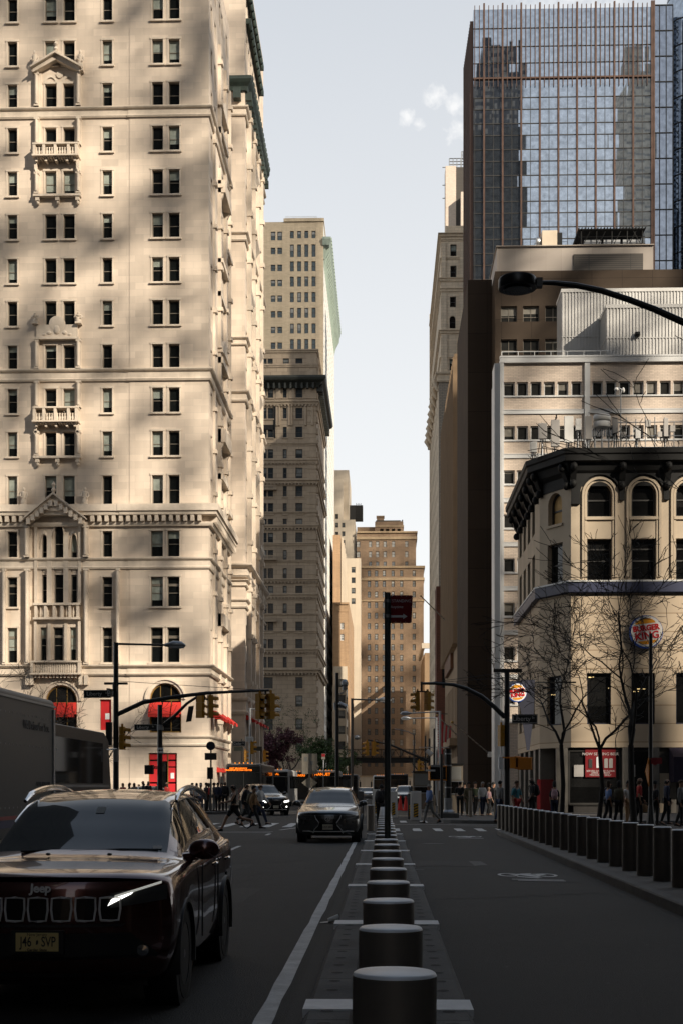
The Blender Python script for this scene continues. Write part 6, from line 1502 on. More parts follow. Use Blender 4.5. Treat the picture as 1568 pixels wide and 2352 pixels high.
# lamp hanging in from the right
base = (X(1640, 20.), 20., .15); t = T('street_lamp', 'flat black drum street lamp on a long curved arm at the upper right', 'street lamp', base); LL = lambda x, y: (X(x, 20) - base[0], 0, Z(y, 20) - base[2])
b = MB(); pz = [LL(1229, 653), LL(1270, 654), LL(1320, 660), LL(1380, 673), LL(1440, 693), LL(1500, 716), LL(1568, 747), LL(1625, 778), LL(1640, 800)]; b.tube(pz, [.03, .035, .04, .042, .044, .046, .05, .055, .06], 10); b.build('lamp_arm', ['black_paint'], t, world=False)
b = MB(); b.tube([(0, 0, 0), (0, 0, LL(0, 790)[2])], [.12, .07], 14); b.build('pole', ['black_paint'], t, world=False)
b = MB(); c = V(LL(1187, 655)); Rl = .275; b.lathe([(Rl * .72, -.098), (Rl * .74, -.075), (Rl * .98, -.075), (Rl, -.06), (Rl, .05), (Rl * .94, .075), (Rl * .5, .098), (.01, .105)], c, 36); b.box(c.x + Rl - .03, c.x + Rl + .08, -.05, .05, c.z - .06, c.z + .07); b.build('lamp_head', ['black_paint'], t, world=False)
b = MB(); b.lathe([(Rl * .7, -.104), (Rl * .3, -.085), (.01, -.085)], c, 30); b.build('lens', ['lens_dark'], t, world=False)
b = MB(); b.tube([V(LL(1228, 653)), V(LL(1244, 653))], .034, 10); b.build('sleeve', ['galv'], t, world=False)
# church banner, flag poles, flag
YF = 200.
mat('banner_red', (.30, .018, .018), .7, var=.06)
bs = (X(1012, YF), YF, Z(1740, YF)); t = T('banner', 'long red church banner hanging on the right side of the street', 'banner', bs); w = 11 * YF / F
b = MB(); hB = Z(1641, YF) - bs[2]; b.box(-w, .25, -.04, .04, 0, hB); b.build('cloth', ['banner_red'], t, world=False); b = MB(); b.box(-w - .1, .9, -.05, .05, hB, hB + .12); b.build('banner_arm', ['black_paint'], t, world=False)
o = text('lettering', 'TRINITY CHURCH', .62, 'letters_grey', t, (-w * .72, -.05, hB * .5), (PI / 2, -PI / 2, 0), sx=.85); o.rotation_euler = (Matrix.Rotation(PI / 2, 3, 'X') @ Matrix.Rotation(PI / 2, 3, 'Z')).to_euler()
mat('banner_text', (.55, .10, .08), .6, var=0); o = text('lettering', 'WALL STREET', .6, 'banner_text', t, (-w * .18, -.05, hB * .36), sx=.9); o.rotation_euler = (Matrix.Rotation(PI / 2, 3, 'X') @ Matrix.Rotation(PI / 2, 3, 'Z')).to_euler()
for xa, ya, xb_, yb_, Y, lab in ((965, 1369, 1036, 1440, 222, 'longest pale flagpole slanting up across the gap of sky'), (1002, 1643, 1063, 1703, 170, 'bare flagpole slanting up left of the brown building'), (1037, 1659, 1124, 1733, 132, 'thick bare flagpole on the dark brown wall')):
    p0 = V((X(xb_, Y), Y, Z(yb_, Y))); p1 = V((X(xa, Y - 2), Y - 2, Z(ya, Y - 2))); t = T('flagpole', lab, 'flagpole', p0); b = MB(); b.tube([(0, 0, 0), p1 - p0], [.09 * Y / 170, .06 * Y / 170], 8); b.build('pole', ['grey_brick'], t, world=False)
    b = MB(); b.ell(p1 - p0, (.14, .14, .14), 10, 6); b.build('finial', ['gold_metal'], t, world=False); b = MB(); b.box(-.2, .6, -.2, .2, -.25, .25); b.build('socket', ['white_plastic'], t, world=False)
mat('flag_blue', (.02, .025, .09), .8, var=.1); mat('flag_white', (.5, .47, .44), .8, var=.05)
p0 = V((X(1019, 205), 205, Z(1690, 205))); t = T('flag', 'small striped flag hanging in folds beside the red banner', 'flag', p0); b = MB()
for i in range(7): b.poly([(i * .28 - .9, -.1 * (i % 2), 2.2 - i * .12), (i * .28 - .62, -.1 * ((i + 1) % 2), 2.1 - i * .12), (i * .28 - .8, -.1 * ((i + 1) % 2), -.6 - i * .1), (i * .28 - 1.1, -.1 * (i % 2), -.5 - i * .1)], i % 2)
b.build('cloth', ['banner_red', 'flag_white'], t, world=False); b = MB(); b.box(-1.0, -.2, -.12, -.08, 1.2, 2.3); b.build('canton', ['flag_blue'], t, world=False)
# security booths, barriers, cones and low bollards at the right
mat('booth_panel', (.19, .155, .115), .7, var=.12, sc_=1); mat('booth_grey', (.22, .22, .205), .6, var=.1)
def booth(xa, xb_, Y, yt_, lab):
    x0, x1 = X(xa, Y), X(xb_, Y); zt_ = Z(yt_, Y); t = T('guard_booth', lab, 'booth', ((x0 + x1) / 2, Y, .15)); b = MB(); b.box(x0, x1, Y, Y + 2, .15, .15 + 1.05); b.box(x0, x0 + .12, Y + .05, Y + 2, 1.2, zt_ - .9); b.box(x1 - .12, x1, Y + .05, Y + 2, 1.2, zt_ - .9); b.box(x0, x1, Y + .0, Y + 2, zt_ - .9, zt_); b.build('wall', ['booth_panel'], t)
    b = MB(); b.box(x0 + .12, x1 - .12, Y + .1, Y + .12, 1.2, zt_ - .9); b.build('window', ['glass_shop'], t); b = MB(); b.box(x0 + .1, x1 - .1, Y - .03, Y - .001, zt_ - .85, zt_ - .1); b.build('fascia_panel', ['booth_grey'], t); b = MB(); b.box(x0 - .06, x1 + .06, Y - .08, Y + 2.1, zt_, zt_ + .09); b.build('roof', ['black_paint'], t)
    b = MB(); b.box(x0 - .02, x1 + .02, Y - .05, Y - .002, 1.2, 1.27); b.box(x0 - .02, x1 + .02, Y - .05, Y - .002, zt_ - .97, zt_ - .9); b.build('trim', ['galv'], t)
booth(948, 988, 92, 1774, 'beige guard booth with dark windows behind the orange cones'); booth(1016, 1062, 80, 1757, 'second taller guard booth behind the silver based pole')
for xd, yd, Y, lab in ((918, 1846, 98, 'slim orange traffic cone left of the brighter one'), (931, 1848, 96, 'orange traffic cone with a white collar before the guard booth')):
    t = T('traffic_cone', lab, 'cone', (X(xd, Y), Y, 0)); b = MB(); b.lathe([(.20, .04), (.17, .12), (.05, .95), (.03, 1.0)], (0, 0, 0), 16); b.box(-.26, .26, -.26, .26, 0, .05); b.build('cone', ['red_cloth'], t, world=False); b = MB(); b.lathe([(.137, .32), (.11, .52)], (0, 0, 0), 16, caps=False); b.build('reflective_collar', ['sign_white'], t, world=False)
mat('stripe_yellow', (.65, .36, .02), .5, var=0)
def stripebar(xd, Y, h, w, lab, rz=0.):
    t = T('barrier_post', lab, 'barrier', (X(xd, Y), Y, 0), rz); b = MB(); b.box(-w / 2, w / 2, -.2, .2, 0, h); b.build('body', ['concrete' if w < .4 else 'white_plastic'], t, world=False, bevel=.02)
    b = MB(); z = .12 * h / 1.2; k = 0; a, bb = -w * .22, w * .22
    b.box(a, bb, -.205, -.201, .1 * h, .58 * h, 1)
    for i in range(5): zz_ = .1 * h + i * .096 * h; b.poly([(a, -.208, zz_), (bb, -.208, zz_ + .07 * h), (bb, -.208, min(.58 * h, zz_ + .118 * h)), (a, -.208, zz_ + .048 * h)], 0)
    b.build('hazard_stripes', ['stripe_yellow', 'sign_dark'], t, world=False)
stripebar(954, 68.5, 1.42, .52, 'white barrier post with yellow and black hazard stripes before the walking man'); stripebar(941, 71, 1.3, .25, 'grey hazard striped post just behind the white one'); stripebar(828, 70, 1.4, .3, 'hazard striped post beyond the lone steel bollard'); stripebar(865, 78, 1.5, .5, 'pale barrier post behind the figure in black'); stripebar(903, 74, 1.4, .4, 'pale hazard post right of the bollard file')
gl = 'slim beige security posts on the far right pavement'
pst = None
for xd, Y, h_ in ((1079, 69, 1.3), (1102, 74, 1.2), (1137, 68, 1.35), (1008, 70, 1.3), (1022, 74, 1.6), (995, 75, 1.2)):
    lab = {1079: 'slim beige post right of the silver based pole', 1102: 'thin beige post behind the woman with the white bag', 1137: 'beige post at the near end of the right bollard row', 1008: 'beige post just left of the silver based pole', 1022: 'brightest beige post behind the black pole', 995: 'low brown post behind the walking man'}[xd]
    t = T('security_post', lab, 'post', (X(xd, Y), Y, .15 if xd > 1000 else 0), 0, gl); b = MB(); b.lathe([(.085, 0), (.085, h_ - .03), (.07, h_)], (0, 0, 0), 10); b.build('post', ['booth_panel'], t, world=False)
# back of a traffic sign with a diamond below it
bs = (X(711, 88), 88, 0); t = T('road_sign', 'beige back of a large rectangular road sign on a single post', 'road sign', bs); LL = lambda x, y: (X(x, 88) - bs[0], 0, Z(y, 88) - bs[2])
b = MB(); b.box(-.06, .06, -.06, .06, 0, LL(0, 1730)[2]); b.build('post', ['sign_back'], t, world=False); b = MB(); b.box(LL(694, 0)[0], LL(729, 0)[0], -.1, -.07, LL(0, 1778)[2], LL(0, 1731)[2]); b.build('plate_back', ['sign_back'], t, world=False)
b = MB(); z = LL(0, 1798)[2]; b.prism([(-.5, z), (0, z + .4), (.5, z), (0, z - .4)], .08, .1); b.build('diamond_plate', ['sign_back'], t, world=False); b = MB(); b.box(LL(699, 0)[0], LL(707, 0)[0], -.108, -.101, LL(0, 1749)[2], LL(0, 1738)[2]); b.box(LL(712, 0)[0], LL(720, 0)[0], -.106, -.101, LL(0, 1757)[2], LL(0, 1748)[2]); b.build('sticker', ['booth_grey'], t, world=False)
bs = (X(743, 120), 120, 0); t = T('notice_board', 'small red and white notice on a post behind the buses', 'sign', bs); b = MB(); b.cyl((0, 0, 0), (0, 0, Z(1735, 120)), .05, None, 8); b.build('post', ['galv'], t, world=False); b = MB(); b.box(-.16, .16, -.1, -.06, Z(1744, 120), Z(1731, 120)); b.build('plate', ['shop_stone'], t, world=False); b = MB(); b.box(-.15, .15, -.11, -.101, Z(1738, 120), Z(1731.5, 120)); b.build('red_field', ['sign_red'], t, world=False)
bs = (X(1493, 53), 53, .15); t2 = T('street_pole', 'black lamp pole cutting the lower edge of the big roundel sign', 'pole', bs); LL = lambda x, y: (X(x, 53) - bs[0], 0, Z(y, 53) - .15); pole(t2, Z(1466, 53), .085)
b = MB(); z = LL(0, 1774)[2]; Md = Matrix.Translation((-.1, -.12, z)) @ Matrix.Rotation(1.15, 4, 'Z'); b.prism([(-.55, 0), (0, .55), (.55, 0), (0, -.55)], -.01, .01, Md); b.build('diamond_sign', ['signal_orange'], t2, world=False)
b = MB(); b.box(-.02, .4, -.12, -.09, LL(0, 1755)[2], LL(0, 1741)[2]); o = b.build('parking_plate', ['sign_red'], t2, world=False)
# pedestrian bridge across the far end
YB_ = 330.
t = T('footbridge', 'dark steel footbridge with a lattice parapet crossing the far street', 'bridge', (0, YB_, 0)); x0, x1 = X(790, YB_), X(1015, YB_)
b = MB(); b.box(x0, x1, YB_, YB_ + 4, Z(1752, YB_), Z(1742, YB_)); b.box(x0, x1, YB_ - .2, YB_ + 4.2, Z(1742, YB_), Z(1740, YB_)); b.build('deck', ['black_iron'], t)
b = MB(); zb0, zb1 = Z(1740, YB_), Z(1722, YB_)
for z in (zb0 + .15, zb1): b.box(x0, x1, YB_, YB_ + .12, z - .08, z + .08)
k = x0; i = 0
while k < x1 - 2.2:
    b.tube([(k, YB_ + .06, zb0), (k + 1.1, YB_ + .06, zb1)], .05, 4); b.tube([(k + 2.2, YB_ + .06, zb0), (k + 1.1, YB_ + .06, zb1)], .05, 4)
    for q in range(8): b.box(k + q * .275, k + q * .275 + .05, YB_ + .2, YB_ + .25, zb0, zb1 + .35)
    b.box(k - .08, k + .08, YB_, YB_ + .12, zb0, zb1 + .2); k += 2.2
b.build('parapet', ['black_iron'], t)
b = MB()
for xd in (800, 960, 985): b.box(X(xd, YB_), X(xd, YB_) + .7, YB_ + 1, YB_ + 3, 0, Z(1752, YB_)); b.tube([(X(xd, YB_) + .35, YB_ + 1, Z(1775, YB_)), (X(xd + (14 if xd < 900 else -14), YB_), YB_ + 1, Z(1753, YB_))], .15, 6)
b.build('pier', ['black_iron'], t)
b = MB(); b.box(-12, 13, 400, 401, 0, Z(1784, 400)); t = T('low_wall', 'pale sunlit wall glimpsed under the footbridge', 'wall', (0, 400, 0)); b.build('wall', ['pale_stone'], t); b = MB(); b.box(-12, 13, 399.8, 401.2, Z(1784, 400), Z(1784, 400) + .3); b.build('coping', ['hotel_trim'], t)
# ================================================================ vehicles
def paint(name, c, m=.3, r=.25): return mat(name, c, r, m=m, var=0, coat=1.)
paint('paint_maroon', (.085, .026, .020), .6, .2); paint('paint_grey', (.12, .117, .11), .7, .25); paint('paint_black', (.008, .008, .009), .2, .25); paint('paint_white', (.55, .55, .54), 0, .3); paint('paint_silver', (.30, .31, .32), .7, .3)
mat('car_glass', (.012, .016, .018), .03, var=0, spec=.8); mat('windscreen', (.022, .028, .030), .03, var=0, spec=.42); mat('rubber', (.010, .010, .010), .8, var=.1); mat('chrome', (.65, .66, .68), .12, m=1., var=0); mat('dark_plastic', (.012, .012, .012), .5, var=.1); mat('alloy', (.22, .22, .22), .3, m=1., var=0)
mat('lamp_white', (1., .97, .9), .3, var=0, emit=2.2); mat('lamp_glass', (.06, .06, .06), .05, var=0, spec=1.); mat('lamp_soft', (.95, .95, .85), .3, var=0, emit=.22); mat('lamp_amber', (1., .30, .03), .3, var=0, emit=1.2)
mat('plate_yellow', (.62, .48, .20), .5, var=.05); mat('plate_cream', (.50, .46, .36), .5, var=.05); mat('led_orange', (1., .20, .01), .5, var=0, emit=1.3)
def crom(p, t):
    n = len(p) - 1; k = min(int(t), n - 1); f = t - k
    a, b, c, d = p[max(k - 1, 0)], p[k], p[k + 1], p[min(k + 2, n)]
    return [.5 * (2 * b[i] + (c[i] - a[i]) * f + (2 * a[i] - 5 * b[i] + 4 * c[i] - d[i]) * f * f + (3 * b[i] - a[i] - 3 * c[i] + d[i]) * f ** 3) for i in range(len(b))]
NOSE = [.10, .10, .02, .0, .02, .05, .07, .07, .07, .07]
ST = [  # y, plan curve, ten half section points
 (.0, .34, [(0, .27), (.70, .27), (.86, .40), (.90, .66), (.87, .90), (.80, .97), (.60, .99), (.40, 1.0), (.20, 1.005), (0, 1.005)]),
 (.22, .26, [(0, .25), (.74, .25), (.89, .38), (.925, .66), (.90, .93), (.83, 1.0), (.62, 1.03), (.41, 1.04), (.20, 1.045), (0, 1.045)]),
 (.75, .16, [(0, .24), (.76, .24), (.91, .36), (.93, .68), (.91, .97), (.84, 1.035), (.64, 1.065), (.42, 1.075), (.20, 1.08), (0, 1.08)]),
 (1.20, .16, [(0, .24), (.76, .24), (.90, .36), (.92, .68), (.905, 1.0), (.83, 1.06), (.70, 1.085), (.46, 1.10), (.22, 1.11), (0, 1.11)]),
 (1.72, .14, [(0, .24), (.76, .24), (.89, .36), (.915, .68), (.90, 1.02), (.83, 1.07), (.665, 1.31), (.46, 1.335), (.22, 1.35), (0, 1.35)]),
 (2.18, .10, [(0, .24), (.76, .24), (.89, .36), (.915, .68), (.90, 1.04), (.83, 1.09), (.62, 1.49), (.44, 1.53), (.22, 1.545), (0, 1.55)]),
 (2.9, .02, [(0, .24), (.76, .24), (.89, .36), (.915, .68), (.905, 1.06), (.83, 1.11), (.625, 1.545), (.46, 1.60), (.22, 1.62), (0, 1.625)]),
 (3.7, .0, [(0, .26), (.76, .26), (.89, .38), (.92, .70), (.91, 1.08), (.83, 1.14), (.615, 1.53), (.44, 1.585), (.22, 1.605), (0, 1.61)]),
 (4.2, -.04, [(0, .30), (.74, .30), (.88, .42), (.92, .72), (.90, 1.09), (.81, 1.16), (.59, 1.47), (.42, 1.53), (.22, 1.55), (0, 1.555)]),
 (4.45, -.12, [(0, .34), (.72, .34), (.86, .46), (.90, .74), (.87, 1.06), (.77, 1.14), (.58, 1.28), (.42, 1.31), (.20, 1.32), (0, 1.32)]),
 (4.6, -.18, [(0, .40), (.66, .40), (.80, .50), (.84, .74), (.82, 1.0), (.74, 1.05), (.55, 1.08), (.4, 1.09), (.2, 1.09), (0, 1.09)])]
ST2 = list(ST)                                                  # lower, rounder nose of the crossovers
ST2[0] = (.0, .42, [(0, .24), (.66, .24), (.83, .36), (.86, .58), (.80, .76), (.71, .82), (.55, .845), (.38, .86), (.19, .865), (0, .865)])
ST2[1] = (.22, .32, [(0, .24), (.72, .24), (.88, .36), (.915, .60), (.87, .83), (.79, .89), (.60, .92), (.40, .935), (.20, .94), (0, .94)])
ST2[2] = (.75, .16, [(0, .24), (.76, .24), (.91, .36), (.93, .66), (.90, .92), (.83, .98), (.63, 1.015), (.42, 1.03), (.20, 1.035), (0, 1.035)])
def car_shape(sx, sy, sz, dy=4, dx=3, st=ST):
    def pos(ti, tj):
        y, k, pts = 0, 0, None
        rows = [[(*q, ) for q in s[2]] for s in st]
        prof = [crom([(s[0], s[1], *s[2][j]) for s in st], ti) for j in range(10)]
        q = crom(prof, tj); x, z = q[2], q[3]; a = min(1., abs(x) / .93)
        fn = 0
        if ti < 1: fn = crom([(v,) for v in NOSE], tj)[0] * (1 - ti)
        return V((x * sx, (q[0] + q[1] * a ** 2.4 + fn) * sy, z * sz))
    return pos
def wheel(par, x, y, r, w=.22, side=1, m='alloy', spokes=10):
    t = T('wheel', None, None, (x, y, r)); t.parent = par
    M = Matrix.Rotation(PI / 2 * side, 4, 'Y')
    b = MB(); b.lathe([(r * .64, -w / 2), (r * .93, -w / 2), (r, -w / 2 + .035), (r, w / 2 - .035), (r * .93, w / 2), (r * .66, w / 2), (r * .64, w / 2 - .05)], (0, 0, 0), 32, 0, M, caps=False); b.build('tyre', ['rubber'], t, world=False)
    b = MB(); b.lathe([(r * .64, w / 2 - .05), (r * .66, w / 2 - .01), (r * .60, w / 2 - .01), (r * .60, -w / 3)], (0, 0, 0), 32, 0, M, caps=False)
    for k in range(spokes):
        a = 2 * PI * k / spokes; Q = M @ Matrix.Rotation(a, 4, 'Z'); b.box(.03, r * .62, -.022, .022, w / 2 - .06, w / 2 - .02, 0, Q)
    b.lathe([(r * .16, w / 2 - .07), (r * .16, w / 2 - .01), (.01, w / 2)], (0, 0, 0), 16, 0, M); b.build('rim', [m], t, world=False)
    b = MB(); b.lathe([(r * .58, -.02), (.01, -.02)], (0, 0, 0), 20, 0, M); b.build('brake_disc', ['dark_plastic'], t, world=False)
    for k in ('label', 'category'):
        if k in t: del t[k]
    return t
def car(label, loc, rz=0., pm='paint_black', s=(1, 1, 1), cat='car', name='parked_car', hi=True, lights='lamp_glass', rails=False, front='plain', group=None, clad=True, rim='alloy', drl=None, st=ST):
    t = T(name, label, cat, loc, rz, group); sx, sy, sz = s; pos = car_shape(sx, sy, sz, st=st); NK = st[0][1]; NY, NX = (5, 3) if hi else (2, 2)
    nt, nj = (len(ST) - 1) * NY, 9 * NX
    R_ = .365 * sz; wy = (.93 * sy, 3.63 * sy)
    body, ws, rw, swl, swr = MB(), MB(), MB(), MB(), MB()
    grid = {}
    for i in range(nt + 1):
        for j in range(nj + 1): grid[i, j] = pos(i / NY, j / NX)
    for i in range(nt):
        for j in range(nj):
            ti, tj = (i + .5) / NY, (j + .5) / NX
            q = [grid[i, j], grid[i, j + 1], grid[i + 1, j + 1], grid[i + 1, j]]; c = sum(q, V((0, 0, 0))) / 4
            if tj < 4 and tj > 1.0 and any(math.hypot(c.y - w, c.z - R_) < R_ * 1.13 for w in wy): continue
            tgt = body
            if 3.15 < ti < 4.95 and tj > 6.0: tgt = ws
            elif 8.1 < ti < 9.4 and tj > 6.1: tgt = rw
            elif 5.25 < tj < 6.0 and 3.75 < ti < 8.4 and not any(abs(ti - p) < (.09 if hi else .15) for p in (5.6, 7.35)): tgt = swr
            for sg in (1, -1): (swl if tgt is swr and sg < 0 else tgt).poly([V((p.x * sg, p.y, p.z)) for p in (q if sg > 0 else q[::-1])], 0, True)
    # front fascia between the two side edges
    K = 12 if hi else 6; L_ = range(0, 5 * NX - NX + 1)
    def fas(j, a): p = pos(0, 1 + j / NX); return V((p.x * a, (p.y - (NK * min(1, p.x / sx / .93) ** 2.4 - NK * (min(1, p.x / sx / .93) * abs(a)) ** 2.4) * sy), p.z))
    for j in range(4 * NX):
        for k in range(-K, K):
            a0, a1 = k / K, (k + 1) / K
            body.poly([fas(j, a0), fas(j, a1), fas(j + 1, a1), fas(j + 1, a0)], 0, True)
    rr = [grid[nt, j] for j in range(nj + 1)]
    for j in range(NX, nj): body.poly([V((rr[j].x, rr[j].y, rr[j].z)), V((rr[j + 1].x, rr[j + 1].y, rr[j + 1].z)), V((-rr[j + 1].x, rr[j + 1].y, rr[j + 1].z)), V((-rr[j].x, rr[j].y, rr[j].z))], 0)
    body.build('body', [pm], t, world=False, weld=.004)
    ws.build('windscreen', ['windscreen'], t, world=False, weld=.004); rw.build('rear_window', ['car_glass'], t, world=False, weld=.004); swl.build('side_window', ['car_glass'], t, world=False, weld=.004); swr.build('side_window', ['car_glass'], t, world=False, weld=.004)
    b = MB(); b.box(-.72 * sx, .72 * sx, .35 * sy, 4.3 * sy, .2 * sz, .55 * sz)
    for w in wy:
        for sg in (-1, 1): b.lathe([(R_ * 1.2, 0), (R_ * 1.2, .25)], (sg * .78 * sx - .125, w, R_), 24, 0, Matrix.Rotation(PI / 2, 4, 'Y'))
    b.build('underbody', ['dark_plastic'], t, world=False)
    if clad:
        for w in wy:
            for sg in (-1, 1):
                b = MB(); K2 = 18; o = []
                for k in range(K2 + 1):
                    a = -.25 + (PI + .5) * k / K2
                    def side_x(yy, zz_): return .925 * sx
                    o.append([V((sg * xx, w + rr_ * math.cos(a), R_ + rr_ * math.sin(a))) for xx, rr_ in ((.84 * sx, R_ * 1.09), (.925 * sx + .012, R_ * 1.09), (.925 * sx + .012, R_ * 1.18), (.84 * sx, R_ * 1.26))])
                b.rings(o, 0, True, True); b.build('wheel_arch', ['dark_plastic' if clad != 'body' else pm], t, world=False)
    for w in wy:
        for sg in (-1, 1): wheel(t, sg * .80 * sx, w, R_, .22, sg, rim)
    # bumper insert, plate recess, mirrors, lamps
    def fy(x, z):
        zs = [(p[1] * sz, i) for i, p in enumerate(st[0][2][1:6])]; a = min(1, abs(x / sx) / .93)
        f = 0
        for i in range(4):
            if zs[i][0] <= z <= zs[i + 1][0]: f = NOSE[1 + i] + (NOSE[2 + i] - NOSE[1 + i]) * (z - zs[i][0]) / (zs[i + 1][0] - zs[i][0])
        return (NK * a ** 2.4 + f) * sy
    def patch(name, m, pts, off=.012, par=t, sub=1, thick=None):
        """flat patch that follows the curved nose; pts = rows of (x,z)"""
        b = MB(); rows = [[V((x, fy(x, z) - off, z)) for x, z in r] for r in pts]
        for i in range(len(rows) - 1):
            for k in range(len(rows[0]) - 1): b.poly([rows[i][k], rows[i][k + 1], rows[i + 1][k + 1], rows[i + 1][k]], 0, True)
        return b.build(name, [m], par, world=False)
    ln = lambda a, b_, n: [a + (b_ - a) * k / n for k in range(n + 1)]
    for sg in (-1, 1):
        b = MB(); x0 = sg * .98 * sx; y0 = 1.55 * sy; z0 = 1.14 * sz
        b.ell((x0, y0, z0), (.13, .085, .085), 12, 8); b.tube([(sg * .80 * sx, y0 + .05, z0 - .07), (sg * .93 * sx, y0 + .02, z0 - .05)], [.04, .035], 8); mi = b.build('wing_mirror', [pm], t, world=False)
        b = MB(); zc = (.84 if st is ST else .70) * sz
        up_ = ln(.50, .87, 6); rows = [[(sg * x * sx, (zc - .055 + .05 * k / 6) * sz / sz) for k, x in enumerate(up_)], [(sg * x * sx, zc + .005 + .05 * k / 6) for k, x in enumerate(up_)], [(sg * (x - .0) * sx, zc + .05 + .05 * k / 6) for k, x in enumerate(up_)]]
        hl = patch('headlight', lights, rows, .014)
        if drl:
            patch('daytime_lamp', drl, [[(sg * x * sx, zc + .03 + .055 * k / 6) for k, x in enumerate(up_)], [(sg * x * sx, zc + .05 + .055 * k / 6) for k, x in enumerate(up_)]], .02, hl)
    return t, patch, fy, ln
# ---- the dark maroon suv in the foreground
JY, JX = 9.62, -2.40
jc, jp, jf, ln = car('dark maroon sport utility car with lit headlamp and seven slot grille, nearest at the left', (JX, JY, 0), 0, 'paint_maroon', (.985, .98, .985), 'car', 'sport_utility_car', True, 'lamp_glass')
n0 = len(COL.objects)
for sg in (-1, 1):                                             # lit lamps
    for o in [o for o in COL.objects if o.parent == jc and o.name.startswith('headlight')][(0 if sg < 0 else 1):(1 if sg < 0 else 2)]:
        jp('lit_lamp', 'lamp_white', [[(sg * x, .79 + .02 * k) for k, x in enumerate(ln(.475, .63, 4))], [(sg * x, .835 + .016 * k) for k, x in enumerate(ln(.50, .655, 4))]], .022, o)
        jp('light_strip', 'lamp_soft', [[(sg * x, .845 + .013 * k) for k, x in enumerate(ln(.52, .82, 7))], [(sg * x, .862 + .013 * k) for k, x in enumerate(ln(.52, .82, 7))]], .024, o)
for i in range(7):
    x = (i - 3) * .163; w0, w1, z0, z1 = .058, .066, .69, .845
    lean = (i - 3) * .006
    gsl = jp('grille_slot', 'lens_dark', [[(x + a * w0 - lean, z0) for a in (-1, 0, 1)], [(x + a * w1, (z0 + z1) / 2) for a in (-1, 0, 1)], [(x + a * w1 + lean, z1) for a in (-1, 0, 1)]], .013, jc)
    b = MB(); pts = []
    for a, zq in ((-1, z0), (-1.05, (z0 + z1) / 2), (-1, z1), (0, z1 + .006), (1, z1), (1.05, (z0 + z1) / 2), (1, z0), (0, z0 - .004), (-1, z0)):
        xx = x + a * (w1 if zq > .75 else w0); pts.append((xx, jf(xx, zq) - .016, zq))
    b.tube(pts, .008, 6); b.build('slot_trim', ['letters_grey'], gsl, world=False)
jp('bumper_insert', 'dark_plastic', [[(x, .29) for x in ln(-.72, .72, 12)], [(x, .44) for x in ln(-.80, .80, 12)], [(x, .60) for x in ln(-.62, .62, 12)]], .012, jc)
jp('grille_lip', 'dark_plastic', [[(x, .645) for x in ln(-.56, .56, 10)], [(x, .665) for x in ln(-.6, .6, 10)]], .014, jc)
b = MB(); yy = jf(0, .545) - .03
b.box(-.185, .185, yy - .0, yy + .03, .465, .625); b.build('plate_holder', ['dark_plastic'], jc, world=False)
b = MB(); b.prism([(-.15 + .012 * (1 if i in (0, 3) else -1) * 0 + x, z) for i, (x, z) in enumerate(((0, .48), (.30, .48), (.30, .61), (0, .61)))], yy - .006, yy - .001); lp = b.build('licence_plate', ['plate_yellow'], jc, world=False, bevel=.004)
mat('plate_ink', (.03, .025, .02), .6, var=0)
text('plate_lettering', 'New Jersey', .030, 'plate_ink', lp, (0, yy - .0085, .597), ext=.0006); [text('plate_lettering', q, .098, 'plate_ink', lp, (x, yy - .0085, .545), ext=.0006, sx=.66, bold=.001) for q, x in (('J46', -.078), ('SVP', .080))]; text('plate_lettering', '. Garden State .', .026, 'plate_ink', lp, (0, yy - .0085, .491), ext=.0006, bold=.0006)
b = MB(); b.prism([(-.008, .525), (.006, .53), (.010, .55), (.002, .562), (-.006, .553)], yy - .0085, yy - .0062); b.build('plate_emblem', ['plate_ink'], lp, world=False)
text('badge', 'Jeep', .085, 'letters_grey', jc, (.02, jf(0, .9) - .03, .915), ext=.004, bold=.0025, rot=(PI / 2 - .25, 0, 0))
for sg in (-1, 1):
    b = MB(); b.lathe([(.045, 0), (.04, .012), (.0, .018)], (sg * .70, jf(.70, .46) - .02, .47), 14, 0, Matrix.Rotation(PI / 2, 4, 'X')); b.build('fog_lamp', ['chrome'], jc, world=False)
    b = MB(); K = 14; b.tube([(sg * (.645 - .02 * math.sin(PI * k / K)), 2.15 + 1.95 * k / K, 1.50 + .065 * math.sin(PI * k / K) ** .3 + .05 * math.sin(PI * k / K)) for k in range(K + 1)], [.016] + [.028] * (K - 1) + [.016], 8); b.build('roof_rail', ['chrome'], jc, world=False)
    b = MB(); 
    for yy_ in (2.35, 3.3): b.tube([(sg * .93, yy_, .955), (sg * .955, yy_ + .03, .965), (sg * .955, yy_ + .16, .965), (sg * .93, yy_ + .19, .965)], .013, 6)
    b.build('door_handle', ['chrome'], jc, world=False)
    b = MB(); pq = [car_shape(.985, .98, .985)(ti, 5.22) for ti in ln(3.9, 8.2, 16)]; b.tube([(sg * (p.x + .006), p.y, p.z) for p in pq], .008, 5); pq = [car_shape(.985, .98, .985)(ti, 5.98) for ti in ln(4.2, 8.2, 16)]; b.tube([(sg * (p.x + .004), p.y, p.z + .004) for p in pq], .008, 5); b.build('window_trim', ['chrome'], jc, world=False)
    for yy_ in (1.78, 2.86): b = MB(); b.box(sg * .915 - .006, sg * .915 + .006, yy_, yy_ + .008, .40, 1.0); b.build('door_seam', ['dark_plastic'], jc, world=False)
b = MB(); P_ = car_shape(.985, .98, .985)
for sg, x0, x1 in ((1, .05, .62), (-1, -.35, .1)):
    q0 = P_(3.2, 8.2); b.tube([(x0 - .1, 1.26, 1.115), ((x0 + x1) / 2, 1.30, 1.13), (x1, 1.36, 1.125)], .009, 5)
b.box(-.06, .06, 1.30, 1.36, 1.112, 1.13); b.build('wiper', ['dark_plastic'], jc, world=False)
